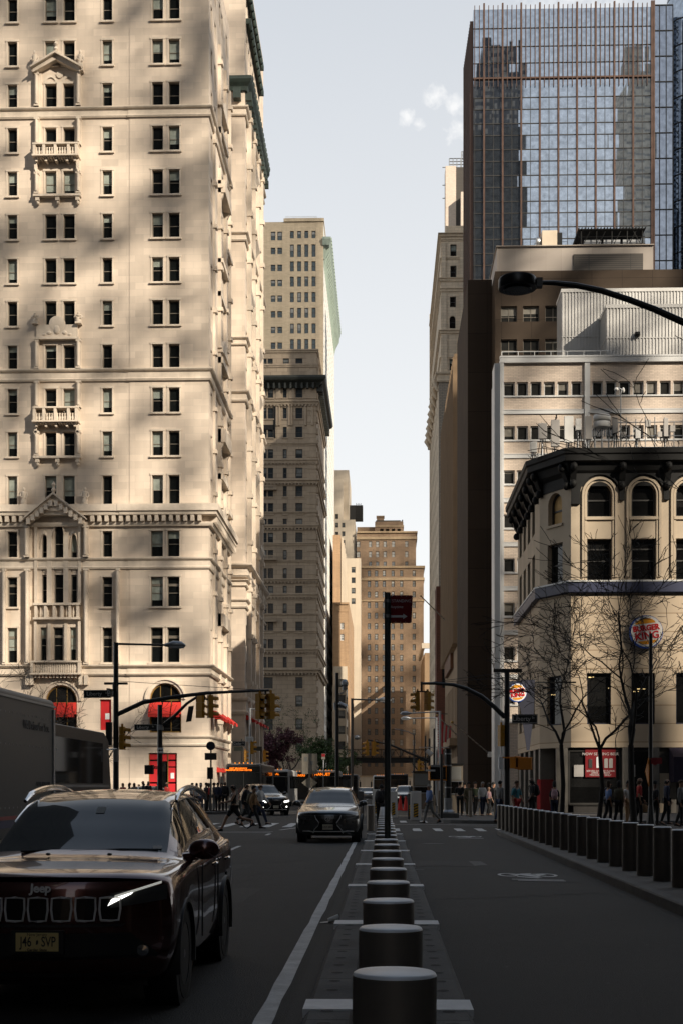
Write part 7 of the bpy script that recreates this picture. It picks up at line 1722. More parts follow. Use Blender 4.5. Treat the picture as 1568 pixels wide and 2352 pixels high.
b = MB(); b.box(-.11, .09, 2.03, 2.06, 1.40, 1.46); b.build('rear_view_mirror', ['dark_plastic'], jc, world=False)
def onglass(name, m, ti, tj, w, h):
    p = P_(ti, tj); dpy = P_(ti + .05, tj) - p; dpy.normalize(); dx = V((1, 0, 0)); n = dx.cross(dpy); n = n if n.z > 0 else -n; p = p + n * .004; b = MB(); b.poly([p - dx * w / 2 - dpy * h / 2, p + dx * w / 2 - dpy * h / 2, p + dx * w / 2 + dpy * h / 2, p - dx * w / 2 + dpy * h / 2]); return b.build(name, [m], jc, world=False)
onglass('windscreen_sticker', 'booth_grey', 4.45, 9 - .35, .07, .11); onglass('inspection_sticker', 'grey_plastic', 3.33, 6.4, .085, .055)
b = MB()
for x in (-.2, .28): b.ell((x, 1.12, 1.10), (.02, .03, .012), 8, 5)
b.build('washer_nozzle', ['dark_plastic'], jc, world=False)
# ---- grey crossover by the median
gc, gp, gf, _ = car('dark grey crossover car with a spindle grille standing beside the median head', (-1.62, 40.4, 0), 0, 'paint_grey', (1.02, 1.03, 1.0), 'car', 'crossover_car', True, 'lamp_glass', front='spindle', st=ST2)
def spindle(p, f, tt, sc_=1., emblem=True):
    rows = [(.28, .43), (.38, .39), (.50, .28), (.58, .25), (.70, .34), (.80, .38)]
    p('grille', 'lens_dark', [[(w * a * sc_, z) for a in ln(-1, 1, 8)] for z, w in rows], .014, tt)
    b = MB()
    for sg in (-1, 1): b.tube([(sg * w * sc_, f(w * sc_, z) - .02, z) for z, w in rows], .012, 6)
    b.build('grille_trim', ['letters_grey'], tt, world=False)
    b = MB()
    for sg in (-1, 1): b.tube([(sg * x, f(x, z) - .02, z) for x, z in ((.40, .31), (.55, .34), (.74, .33))], .016, 6)
    b.tube([(x, f(x, .33) - .02, .33) for x in ln(-.42, .42, 8)], .018, 6); b.build('bumper_trim', ['letters_grey'], tt, world=False)
    if emblem:
        b = MB(); K = 20; b.tube([(.075 * math.cos(2 * PI * k / K), f(0, .70) - .026, .69 + .055 * math.sin(2 * PI * k / K)) for k in range(K + 1)], .007, 6); b.tube([(.02, f(0, .70) - .027, .73), (-.02, f(0, .70) - .027, .67), (.06, f(0, .70) - .027, .665)], .008, 6); b.build('emblem', ['letters_grey'], tt, world=False)
spindle(gp, gf, gc)
b = MB(); yy = gf(0, .45) - .05; b.box(-.153, .153, yy, yy + .03, .385, .54); lp = b.build('licence_plate', ['plate_cream'], gc, world=False); text('plate_lettering', 'KRW-4845', .075, 'navy', lp, (0, yy - .003, .462), ext=.001, sx=.85, bold=.001)
for sg in (-1, 1):
    b = MB(); b.tube([(sg * .64, 2.3 + 1.8 * k / 8, 1.53 + .09 * math.sin(PI * k / 8) ** .5) for k in range(9)], .018, 6); b.build('roof_rail', ['chrome'], gc, world=False)
    b = MB(); b.box(sg * .70 - .03, sg * .70 + .03, gf(.70, .6) - .02, gf(.7, .6), .57, .63); b.build('fog_lamp', ['lamp_glass'], gc, world=False)
    gp('lamp_brow', 'chrome', [[(sg * x, .665 + .02 * k) for k, x in enumerate(ln(.46, .80, 4))], [(sg * x, .677 + .02 * k) for k, x in enumerate(ln(.46, .80, 4))]], .02, gc)
# ---- black suv waiting at the corner and the traffic beyond
kc, kp, kf, _ = car('black sport utility car with white headlamps lit, turning behind the pedestrians', (X(645, 79) - .3, 79.3, 0), .38, 'paint_black', (1.05, 1.02, 1.12), 'car', 'sport_utility_car', True, 'lamp_white', st=ST2); spindle(kp, kf, kc, 1.1, False)
b = MB(); yy = kf(0, .5) - .05; b.box(-.16, .16, yy, yy + .03, .42, .58); b.build('licence_plate', ['plate_cream'], kc, world=False)
for sg in (-1, 1): b = MB(); b.ell((sg * .70, kf(.7, .5) - .02, .5), (.05, .02, .05), 8, 6); b.build('fog_lamp', ['lamp_white'], kc, world=False)
b = MB(); b.box(-.86, -.78, kf(.85, .72) - .02, kf(.85, .72), .68, .74); b.build('turn_lamp', ['lamp_amber'], kc, world=False)
gt = 'cars waiting in the far traffic'
for xd, Y, pm, s_, lt, lab in ((843, 170, 'paint_silver', (1, 1, 1), 'lamp_soft', 'silver car queueing left of the white truck'), (832, 205, 'paint_white', (1, 1, 1), 'lamp_soft', 'white car farthest left in the distant queue'), (862, 215, 'paint_black', (1, 1, 1), 'lamp_white', 'dark car with lit lamps beside the white truck'), (909, 128, 'paint_silver', (1, 1, 1), 'lamp_soft', 'silver car just right of the sign pole, far down the street'), (930, 116, 'paint_black', (1.02, 1, 1.1), 'lamp_soft', 'black sport utility car behind the orange cones'), (889, 235, 'paint_black', (1, 1, 1), 'lamp_white', 'small dark car deep under the footbridge'), (852, 260, 'paint_silver', (1, 1, 1), 'lamp_soft', 'tiny silver car beneath the footbridge')):
    car(lab, (X(xd, Y), Y, 0), 0, pm, s_, 'car', 'distant_car', False, lt, group=gt, st=ST2)
car('pale silver car parked on the left corner behind the crowd', (X(440, 100), 100, 0), PI / 2 + .1, 'paint_silver', (1, 1, 1.05), 'car', 'parked_car', False, 'lamp_glass')
car('silver car half hidden by the black pole at the foot of the pale tower', (X(295, 106), 106, 0), PI / 2, 'paint_silver', (1, 1, .95), 'car', 'parked_car', False, 'lamp_glass')
# ---- buses, coach and mail truck
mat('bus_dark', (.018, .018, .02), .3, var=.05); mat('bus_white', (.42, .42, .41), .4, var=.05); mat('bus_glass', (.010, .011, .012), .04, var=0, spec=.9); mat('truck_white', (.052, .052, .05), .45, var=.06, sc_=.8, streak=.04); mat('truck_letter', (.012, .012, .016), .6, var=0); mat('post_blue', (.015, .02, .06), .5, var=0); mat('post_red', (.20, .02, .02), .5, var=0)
def rbox(b, x0, x1, y0, y1, z0, z1, r=.2, m=0, n=5):
    pr = []
    for cx, cz, a0 in ((x1 - r, z1 - r, 0), (x0 + r, z1 - r, PI / 2), (x0 + r * .5, z0 + r * .5, PI), (x1 - r * .5, z0 + r * .5, 1.5 * PI)):
        rr_ = r if cz > (z0 + z1) / 2 else r * .5
        for k in range(n + 1): a = a0 + PI / 2 * k / n; pr.append((cx + rr_ * math.cos(a), cz + rr_ * math.sin(a)))
    rs = []
    for y, q in ((y0, .93), (y0 + .12, .985), (y0 + .3, 1.), (y1 - .2, 1.), (y1, .96)):
        cx, cz = (x0 + x1) / 2, (z0 + z1) / 2; rs.append([(cx + (x - cx) * q, y, cz + (z - cz) * (q if z > cz else 1.)) for x, z in pr])
    b.rings(rs, m, True)
def bus(label, loc, rz, dest, num=None, pm='bus_dark', Lb=12., H=3.3, W=2.55, size=.26):
    t = T('city_bus', label, 'bus', loc, rz); b = MB(); rbox(b, -W / 2, W / 2, 0, Lb, .35, H, .22); b.build('body', [pm], t, world=False)
    b = MB(); b.box(-W * .45, W * .45, -.03, .06, 1.15, H * .80); b.build('windscreen', ['bus_glass'], t, world=False)
    b = MB(); b.box(-W * .44, W * .44, -.035, .06, H * .815, H * .93); ds = b.build('destination_box', ['lens_dark'], t, world=False)
    for i, s in enumerate(dest): text('led_lettering', s, size, 'led_orange', ds, (-W * .14, -.05, H * .872 + (.5 * (len(dest) - 1) - i) * size * .85), ext=.003, bold=size * .01)
    if num:
        for x in (-W * .25, W * .25): text('fleet_number', num, .2, 'grey_plastic', t, (x, .04, H * .965), ext=.003)
    b = MB(); b.box(-.03, .03, -.045, 0, 1.15, H * .80); b.build('screen_divider', ['dark_plastic'], t, world=False)
    for sg in (-1, 1):
        b = MB(); n = int(Lb / 1.5)
        for i in range(n): xx = sg * W / 2; b.box(xx - .015, xx + .015, .7 + i * 1.45, 2.0 + i * 1.45, 1.5, H * .83)
        b.build('side_window', ['bus_glass'], t, world=False)
        b = MB(); b.lathe([(.11, 0), (.09, .03), (0, .04)], (sg * W * .38, -.0, .78), 14, 0, Matrix.Rotation(PI / 2, 4, 'X')); b.build('headlight', ['lamp_glass'], t, world=False)
        b = MB(); b.tube([(sg * W / 2, .1, H * .8), (sg * (W / 2 + .22), -.15, H * .78), (sg * (W / 2 + .24), -.15, H * .62)], .03, 6); b.box(sg * (W / 2 + .24) - .1, sg * (W / 2 + .24) + .1, -.2, -.1, H * .5, H * .72); b.build('wing_mirror', ['dark_plastic'], t, world=False)
        for y in (2.4, Lb - 3.2): wheel(t, sg * (W / 2 - .14), y, .48, .28, sg, 'alloy')
    b = MB(); b.box(-W * .46, W * .46, -.06, .1, .36, .62); b.build('bumper', ['dark_plastic'], t, world=False)
    b = MB()
    for i in range(5): b.box(-.6 + .3 * i - .03, -.6 + .3 * i + .03, -.0, .1, H + .0, H + .05)
    b.build('marker_lamp', ['lamp_amber'], t, world=False)
    return t
bus('front bus with fleet number 49427 and two lines of orange destination text', (X(560, 98), 98, 0), .0, ['EAST BRUNSWICK', 'TRANSPORTATION CENTER'], '49427', size=.15)
bus('second bus showing the tail of an orange sign behind the front bus', (X(630, 116), 116, 0), 0, ['N.Y. CENTRAL'], None, 'bus_white', 11, 3.1, size=.24)
bus('white topped bus whose orange sign reads TWIN R, half hidden by the sign back', (X(689, 140), 140, 0), 0, ['TWIN RIVERS'], None, 'bus_dark', 12, 3.2, size=.30)
bus('white topped bus with NANUET in orange letters', (X(749, 142), 142, 0), 0, ['NANUET'], None, 'bus_white', 12, 3.35, size=.40)
bus('tail of a bus queue just right of the camera mast', (X(799, 175), 175, 0), 0, ['EXPRESS'][:0], None, 'bus_dark', 12, 3.2)
bus('dark bus stopped deep down the street right of the sign pole', (X(915, 190), 190, 0), 0, [], None, 'bus_dark', 11, 3.4)
bus('pale box fronted truck among the distant traffic', (X(875, 195), 195, 0), 0, [], None, 'bus_white', 8, 3.3, 2.3)
# mail truck
t = T('mail_truck', 'grey white mail truck with blue lettering on its long flank', 'truck', (-7.6, 16.5, 0)); y0, y1, xs_ = 16.5, 27.2, -6.42; zt_ = 3.32
b = MB(); rbox(b, -8.9, xs_, y0, y1, .75, zt_, .12); b.build('cargo_box', ['truck_white'], t)
b = MB(); b.box(xs_ - .02, xs_ + .02, y0, y1 - .15, zt_ - .16, zt_ - .12); b.box(xs_ - .02, xs_ + .025, y1 - .32, y1 - .2, .85, zt_ - .2)
for z in (1.25, 2.35, 2.9): 
    for i in range(40): b.box(xs_ - .01, xs_ + .006, y0 + .2 + i * .27, y0 + .23 + i * .27, z, z + .03)
b.build('box_rail', ['galv'], t)
def flank(s, size, y, z, m='truck_letter', par=None): 
    o = text('lettering', s, size, m, par or t, (xs_ + .012 - ORG[t.name].x, y - 16.5, z), (PI / 2, 0, PI / 2), ext=.003); return o
flank('We Deliver For You.', .225, 25.6, Z(1668, 25.6)); flank('www.usps.com', .17, 26.1, Z(1799, 26.1))
b = MB(); b.box(xs_ - .02, xs_ + .008, y0, y1 - .4, .92, 1.05); b.build('blue_stripe', ['post_blue'], t); b = MB(); b.box(xs_ - .02, xs_ + .009, y0, y1 - .4, 1.06, 1.12); b.build('red_stripe', ['post_red'], t)
b = MB(); b.box(-8.7, xs_ - .15, y0, y1 - .3, .45, .74); b.build('chassis', ['dark_plastic'], t)
b = MB(); b.box(xs_ - .1, xs_ + .03, 17, 26, .62, .72); b.build('side_guard', ['galv'], t)
for y in (18.2 - 16.5, 25.3 - 16.5):
    for sg in (-1, 1): wheel(t, sg * 1.0, y, .48, .28, sg, 'galv')
b = MB(); rbox(b, -8.8, xs_ - .1, 14.2, 16.45, .6, 2.6, .25); b.build('cab', ['truck_white'], t)
# coach
t = T('coach', 'dark coach with wide tinted windows beyond the mail truck', 'coach', (-10.6, 36, 0)); xs_ = -9.5; b = MB(); pr = [(36., .4), (36., 3.45), (47.2, 3.45), (47.9, 3.2), (48.4, 1.4), (48.4, .4)]; n = len(pr)
for k in range(n):
    (ya, za_), (yb, zb_) = pr[k], pr[(k + 1) % n]; b.poly([(xs_, ya, za_), (xs_, yb, zb_), (xs_ - 2.5, yb, zb_), (xs_ - 2.5, ya, za_)])
for x in (xs_, xs_ - 2.5): b.poly([(x, y, z) for y, z in pr])
b.build('body', ['bus_dark'], t, bevel=.12); b = MB(); b.prism([(0, 0)], 0, 0) if False else None
b = MB(); b.box(xs_ - .02, xs_ + .012, 36.3, 46.9, 1.75, 3.1); b.build('side_window', ['bus_glass'], t); b = MB(); b.poly([(xs_ - .15, 47.93, 3.12), (xs_ - 2.35, 47.93, 3.12), (xs_ - 2.35, 48.42, 1.42), (xs_ - .15, 48.42, 1.42)]); b.build('windscreen', ['bus_glass'], t)
b = MB(); b.tube([(xs_, 47.5, 2.9), (xs_ + .22, 48.2, 2.95)], .03, 6); b.box(xs_ + .15, xs_ + .3, 48.05, 48.25, 2.5, 2.95); b.build('wing_mirror', ['galv'], t)
b = MB(); b.box(xs_ - .02, xs_ + .015, 36.2, 48, 1.62, 1.7); b.tube([(xs_ - .05, 36.1, 3.44), (xs_ - .05, 47.2, 3.44)], .04, 6); b.build('trim', ['galv'], t)
for y in (39 - 36, 45.6 - 36): wheel(t, .9, y, .5, .28, 1, 'alloy'); wheel(t, -1.2, y, .5, .28, -1, 'alloy')
# ================================================================ people
def skin_mesh(name, verts, edges, m, sub=1, root=0):
    """verts: list of (x,y,z,r) ; one continuous skinned surface"""
    me = bpy.data.meshes.new(name); me.from_pydata([v[:3] for v in verts], edges, []); o = bpy.data.objects.new(name, me); COL.objects.link(o)
    md = o.modifiers.new('s', 'SKIN'); md.use_smooth_shade = True
    for i, v in enumerate(verts): q = me.skin_vertices[0].data[i]; q.radius = (v[3], v[4] if len(v) > 4 else v[3]); q.use_root = i == root
    sb = o.modifiers.new('u', 'SUBSURF'); sb.levels = sub; sb.render_levels = sub
    dg = bpy.context.evaluated_depsgraph_get(); out = bpy.data.meshes.new_from_object(o.evaluated_get(dg)); bpy.data.objects.remove(o); bpy.data.meshes.remove(me)
    out.name = name; out.materials.clear(); out.materials.append(MATS[m])
    out.polygons.foreach_set('use_smooth', [True] * len(out.polygons))
    return out
for n_, c in (('skin_light', (.42, .25, .17)), ('skin_mid', (.28, .15, .09)), ('skin_dark', (.09, .045, .028)), ('cloth_black', (.010, .010, .011)), ('cloth_navy', (.015, .02, .045)), ('cloth_white', (.55, .54, .52)), ('cloth_blue', (.12, .19, .38)), ('cloth_tan', (.26, .15, .07)), ('cloth_grey', (.16, .16, .155)), ('cloth_teal', (.04, .18, .22)), ('cloth_red', (.40, .03, .025)), ('cloth_green', (.06, .08, .045)), ('cloth_pink', (.36, .22, .24)), ('denim', (.035, .05, .09)), ('cloth_olive', (.09, .075, .04)), ('hair_black', (.008, .007, .006)), ('hair_brown', (.045, .025, .012)), ('hair_grey', (.25, .23, .2)), ('leather', (.03, .02, .014))): mat(n_, c, .85 if 'skin' not in n_ else .55, var=.06, sc_=3)
def person(label, loc, rz, top='cloth_black', legs='cloth_navy', h=1.72, skin='skin_mid', hair='hair_black', stride=0., arm=.15, elbow=.3, sleeve=1, shorts=False, hairlen=0., lean=0., bag=None, hat=None, shoe='leather', female=False, seatless=False, armr=None, group='pedestrians'):
    """standing or walking figure facing local -y; stride = thigh swing in radians"""
    t = T('person', label, 'person', loc, rz, group); s = h / 1.72
    fw = .92 if female else 1.
    J = {}
    def rx(v, a): c, q = math.cos(a), math.sin(a); return V((v.x, v.y * c - v.z * q, v.y * q + v.z * c))
    drop = (1 - math.cos(stride)) * .42 * .9
    P = V((0, 0, .93 - drop)); lm = -lean
    up = rx(V((0, 0, 1)), -(-lean)) if lean else V((0, 0, 1))
    J['p'] = P; J['sp'] = P + up * .14 ; J['ch'] = P + up * .33; J['nk'] = P + up * .50; J['hd'] = P + up * .585 + V((0, -.015, 0)); J['ht'] = P + up * .70 + V((0, -.02, 0)); J['hc'] = P + up * .765 + V((0, 0, 0))
    body = []; E = []; idx = {}
    def add(k, v, r, par=None, r2=None):
        idx[k] = len(body); body.append((v.x * s, v.y * s, v.z * s, r * s, (r2 or r) * s))
        if par is not None: E.append((idx[par], idx[k]))
        J[k] = v
    add('p', J['p'], .125, None, .10); add('sp', J['sp'], .115 * fw, 'p', .09); add('ch', J['ch'], .135 * fw, 'sp', .10); add('nb', J['nk'], .075, 'ch'); add('nk', J['nk'] + up * .05, .052, 'nb'); add('jaw', J['hd'], .066, 'nk', .078); add('ht', J['ht'], .078, 'jaw', .098); add('hc', J['hc'], .052, 'ht', .07)
    for sd_, sg in (('l', -1), ('r', 1)):
        th = stride * sg; hip = P + V((sg * .09, 0, -.03)); knee = hip + rx(V((0, 0, -.43)), th); kb = max(0, -th) * .9 + (.25 if stride and sg > 0 and th < 0 else .04)
        kb = .1 + (abs(th) * 1.1 if th > 0 else abs(th) * .15) if stride else .03
        ank = knee + rx(V((0, 0, -.42)), th + kb if th > 0 else th + kb)
        toe = ank + rx(V((0, -.17, -.045)), (th + kb) * .7 if th > 0 else 0)
        add(sd_ + 'h', hip, .088, 'p'); add(sd_ + 'k', knee, .058, sd_ + 'h'); add(sd_ + 'c', knee * .65 + ank * .35 + V((0, .012, 0)), .056, sd_ + 'k'); add(sd_ + 'a', ank, .036, sd_ + 'c'); add(sd_ + 't', toe, .034, sd_ + 'a')
        aa = -arm * sg if armr is None or sg < 0 else armr[0]; el = elbow if armr is None or sg < 0 else armr[1]
        sh = P + up * .465 + V((sg * .175 * fw, 0, 0)); elb = sh + rx(V((sg * .035, 0, -.29)), aa); wr = elb + rx(V((-sg * .01, 0, -.25)), aa - el)
        add(sd_ + 's', sh, .056 * fw, 'ch'); add(sd_ + 'e', elb, .041 * fw, sd_ + 's'); add(sd_ + 'w', wr, .026, sd_ + 'e'); hd = (wr - elb).normalized(); pm_ = wr + hd * .06; add(sd_ + 'm', pm_, .034, sd_ + 'w', .018)
        sidev = V((0, -1, 0)) - hd * hd.dot(V((0, -1, 0))); sidev.normalize(); pal = V((-sg, 0, 0))
        for f in range(4): 
            o = sidev * (.03 - .02 * f); ln_ = (.075, .085, .08, .062)[f]
            k1 = pm_ + hd * .035 + o; k2 = k1 + hd * ln_ * .5 + pal * .008; k3 = k2 + hd * ln_ * .42 + pal * .022
            add(sd_ + 'f%d' % f, k1, .0095, sd_ + 'm'); add(sd_ + 'g%d' % f, k2, .0085, sd_ + 'f%d' % f); add(sd_ + 'x%d' % f, k3, .007, sd_ + 'g%d' % f)
        tb = wr + hd * .03 + sidev * .032 + pal * .01; add(sd_ + 'tb', tb, .011, sd_ + 'm'); add(sd_ + 'tc', tb + hd * .04 + sidev * .02 + pal * .012, .009, sd_ + 'tb')
    def link(me, nm):
        o = bpy.data.objects.new(nm, me); COL.objects.link(o); o.parent = t; return o
    link(skin_mesh('body', body, E, skin), 'body')
    def sub(nm, keys, grow, m, ends=None):
        vs = []; es = []; id2 = {}
        for k in keys:
            v = body[idx[k]]; id2[k] = len(vs); vs.append([v[0], v[1], v[2], v[3] + grow * s, v[4] + grow * s])
        for a, b_ in E:
            ka = [k for k in keys if idx[k] == a]; kb_ = [k for k in keys if idx[k] == b_]
            if ka and kb_: es.append((id2[ka[0]], id2[kb_[0]]))
        if ends:
            for k, (f, q) in ends.items():
                a, b_ = V(vs[id2[k]][:3]), V(body[idx[f]][:3]); v = b_ + (a - b_) * (1 - q) if False else a + (b_ - a) * q; vs[id2[k]][:3] = v
        return link(skin_mesh(nm, vs, es, m), nm)
    k = ['p', 'sp', 'ch', 'nb', 'ls', 'rs'] + ([] if sleeve == 0 else ['le', 're']) + (['lw', 'rw'] if sleeve == 2 else [])
    sub('shirt' if sleeve != 2 else 'jacket', k, .016 + (.012 if sleeve == 2 else 0), top)
    if shorts: sub('shorts', ['p', 'lh', 'rh', 'lk', 'rk'], .022, legs, {'lk': ('lh', .12), 'rk': ('rh', .12)})
    else: sub('trousers', ['p', 'lh', 'rh', 'lk', 'rk', 'lc', 'rc', 'la', 'ra'], .015, legs)
    for sd_ in 'lr':
        a, to = V(body[idx[sd_ + 'a']][:3]), V(body[idx[sd_ + 't']][:3]); b = MB(); d = (to - a); d.z = 0; 
        if d.length < 1e-3: d = V((0, -1, 0))
        d.normalize(); q = V((-d.y, d.x, 0)); low = min(a.z - .06 * s, to.z - .02 * s); rs = []
        for u_, w_, hh in ((-.07, .02, .06), (-.05, .035, .09), (.02, .042, .095), (.10, .045, .06), (.19, .04, .045), (.22, .015, .03)):
            c = V((a.x, a.y, low)) + d * u_ * s; slope = (to.z - a.z + .045 * s) * max(0, u_ / .22)
            rs.append([c + q * (w_ * s * math.cos(g)) + V((0, 0, slope + hh * s * .5 + hh * s * .5 * math.sin(g))) for g in [2 * PI * i / 8 for i in range(8)]])
        b.rings(rs); b.build('shoe', [shoe], t, world=False)
    hcn = V(body[idx['ht']][:3]); b = MB(); b.ell(hcn + V((0, .012, .028)) * s, (.092 * s, .105 * s, .095 * s), 12, 7)
    hv = []
    b2 = MB(); b2.v = []; 
    ring = []
    for a_, zz_, rr_ in ((0, .125, .02), (1, .105, .065), (2, .06, .093), (3, .015, .098), (4, -.02, .09)):
        ring.append([hcn + V((rr_ * .92 * math.cos(g), .014 + rr_ * 1.08 * math.sin(g), zz_ + (.05 if (math.sin(g) < -.25 and a_ >= 3) else 0) + (.025 if math.sin(g) < -.25 and a_ == 2 else 0) - (hairlen * (a_ / 4.) ** 3 if math.sin(g) > -.2 else 0))) * s for g in [2 * PI * i / 14 for i in range(14)]])
    ring = [[hcn + (p - hcn * s if False else p - hcn * s) for p in r_] for r_ in ring] if s == 1 else [[hcn + V((p.x - hcn.x * s, p.y - hcn.y * s, p.z - hcn.z * s)) for p in r_] for r_ in ring]
    if hair: b2.rings(ring, cap1=False); b2.build('hair', [hair], t, world=False)
    b = MB(); fc = hcn + V((0, -.082, -.012)) * s
    b.prism([(-.008 * s, -.03 * s), (.008 * s, -.03 * s), (.004 * s, .012 * s), (-.004 * s, .012 * s)], -.026 * s, .02 * s, Matrix.Translation(fc), 0)
    for sg in (-1, 1): b.ell(hcn + V((sg * .08, .012, -.012)) * s, (.012 * s, .02 * s, .03 * s), 6, 5, 0); b.ell(fc + V((sg * .03, .006, .012)) * s, (.012 * s, .008 * s, .006 * s), 6, 4, 1)
    b.box(fc.x - .024 * s, fc.x + .024 * s, fc.y - .004 * s, fc.y + .02 * s, fc.z - .055 * s, fc.z - .047 * s, 1); b.build('face', [skin, 'hair_brown'], t, world=False)
    if hat:
        b = MB(); b.lathe([(.101 * s, .03 * s), (.102 * s, .07 * s), (.085 * s, .115 * s), (.03 * s, .135 * s)], hcn + V((0, .012 * s, 0)), 14); b.prism([(-.08 * s, .028 * s), (.08 * s, .028 * s), (.08 * s, .042 * s), (-.08 * s, .042 * s)], -.2 * s, -.06 * s, Matrix.Translation(hcn)); b.build('cap', [hat], t, world=False)
    R3 = Matrix.Rotation(rz, 3, 'Z')
    if bag:
        kind, m, lab = bag
        if kind == 'back':
            c = V((0, .17, 1.24 - drop)) * s; bt = T('backpack', lab, 'backpack', V(loc) + R3 @ c, rz); b = MB(); b.ell((0, .0, 0), (.155 * s, .11 * s, .23 * s), 12, 8); b.ell((0, .08 * s, -.07 * s), (.12 * s, .06 * s, .12 * s), 10, 6); b.build('pack', [m], bt, world=False); b = MB()
            for sg in (-1, 1): b.tube([V((sg * .09, -.03, .2)) * s, V((sg * .11, -.17, .26)) * s, V((sg * .12, -.30, .12)) * s, V((sg * .12, -.22, -.12)) * s, V((sg * .10, -.04, -.16)) * s], .018 * s, 6)
            b.build('strap', [m], bt, world=False)
        elif kind == 'hand':
            w = V(body[idx['rm']][:3]); bt = T('carrier_bag', lab, 'bag', V(loc) + R3 @ w, rz); b = MB(); b.rings([[V((.03 * math.cos(g), .06 * math.sin(g), -.12)) for g in [2 * PI * i / 10 for i in range(10)]], [V((.07 * math.cos(g), .15 * math.sin(g), -.2)) for g in [2 * PI * i / 10 for i in range(10)]], [V((.09 * math.cos(g), .17 * math.sin(g), -.36)) for g in [2 * PI * i / 10 for i in range(10)]], [V((.08 * math.cos(g), .15 * math.sin(g), -.44)) for g in [2 * PI * i / 10 for i in range(10)]]]); b.build('sack', [m], bt, world=False); b = MB(); b.tube([(0, -.04, -.13), (0, -.02, 0), (0, .04, -.13)], .008, 5); b.build('handle', [m], bt, world=False)
        else:
            c = V((.22, .02, .98 - drop)) * s; bt = T('shoulder_bag', lab, 'bag', V(loc) + R3 @ c, rz); b = MB(); b.box(-.06, .06, -.17, .17, -.16, .14); b.build('pouch', [m], bt, world=False, bevel=.03); b = MB(); b.tube([(0, -.15, .12), (-.04, -.08, .45), (-.05, 0, .50), (-.04, .08, .45), (0, .15, .12)], .012, 6); b.build('strap', [m], bt, world=False)
    return t
def at(xd, Y, z=0.): return (X(xd, Y), Y, z)
# crossing the side street at the left
person('runner in a dark tank top and black shorts crossing at the left', at(537, 50), -1.25, 'cloth_black', 'cloth_black', 1.80, 'skin_mid', 'hair_black', .62, .5, .9, 0, True, shoe='cloth_black')
person('man in a dark suit striding behind the runner on the crossing', at(567, 58.5), 1.2, 'cloth_black', 'cloth_black', 1.80, 'skin_light', 'hair_brown', .40, .3, .4, 2)
person('woman in a tan jacket and black trousers stepping over the crossing', at(583, 54.5), 1.35, 'cloth_tan', 'cloth_black', 1.66, 'skin_mid', 'hair_black', .48, .25, .5, 2, hairlen=.05, female=True, bag=('back', 'cloth_olive', 'dark backpack on the back of the woman in the tan jacket'))
person('man in a white shirt and dark trousers walking past the black car', at(598, 60), 1.25, 'cloth_white', 'cloth_navy', 1.80, 'skin_light', 'hair_brown', .5, .4, .4, 2)
# crowd on the left corner
cr = ((452, 86, 'cloth_white', 'cloth_black', .3, 1.6, 'woman in a white sleeveless top leaning at the left of the corner crowd', True), (462, 83.5, 'cloth_white', 'denim', -.4, 1.63, 'woman in a white cap and white top at the edge of the corner kerb', True), (474, 85, 'cloth_black', 'cloth_black', 2.2, 1.75, 'dark clothed man left of the disc sign post', False), (480, 88, 'cloth_red', 'cloth_black', 2.6, 1.68, 'person with orange hair light behind the disc sign post', True), (492, 85.5, 'cloth_black', 'cloth_grey', 1.9, 1.78, 'man in black right of the disc sign post', False), (501, 84, 'cloth_navy', 'cloth_black', 2.8, 1.74, 'person in navy waiting in the middle of the corner crowd', False), (509, 86.5, 'cloth_black', 'cloth_black', .6, 1.70, 'short person in black before the front bus', True), (517, 85, 'cloth_black', 'cloth_black', 3.0, 1.82, 'tall man in black nearest the front bus', False), (442, 90, 'cloth_white', 'cloth_navy', 1.2, 1.7, 'man in a white shirt behind the silver roof rail', False))
for i, (xd, Y, tp, lg, rz, h_, lab, fem) in enumerate(cr): person(lab, at(xd, Y, .15), rz, tp, lg, h_, ('skin_light', 'skin_mid', 'skin_dark')[i % 3], ('hair_black', 'hair_brown')[i % 2], 0, .1, .3, 0 if i < 2 else (1 + i % 2), hairlen=.12 if fem else 0, female=fem, hat='cloth_white' if xd == 462 else None, group='crowd waiting on the left corner')
for i, (xd, Y, tp, h_, lab, fem) in enumerate(((283, 95, 'cloth_red', 1.66, 'person in dull red seen over the roof of the maroon car', True), (298, 96, 'cloth_black', 1.70, 'dark haired woman over the left half of the maroon car roof', True), (309, 95, 'cloth_grey', 1.68, 'woman in grey over the maroon car roof', True), (330, 94, 'cloth_black', 1.8, 'tall dark figure just right of the pale wall pedestrian', False), (341, 93, 'cloth_black', 1.78, 'dark man before the red entrance', False), (364, 92, 'cloth_green', 1.75, 'man in a grey green shirt at the foot of the second signal pole', False), (384, 95, 'cloth_red', 1.7, 'person in dark red right of the second signal pole', True))):
    person(lab, at(xd, Y, .15), (i * 1.7) % 6, tp, 'cloth_navy', h_ + .12, ('skin_light', 'skin_mid')[i % 2], ('hair_black', 'hair_brown')[(i // 2) % 2], 0, .1, .3, 1, hairlen=.12 if fem else 0, female=fem, group='crowd behind the maroon car')
person('man in a white shirt walking along the pale stone wall', at(320, 122, .15), -1.2, 'cloth_white', 'cloth_navy', 1.78, 'skin_light', 'hair_brown', .4, .3, .3, 1)
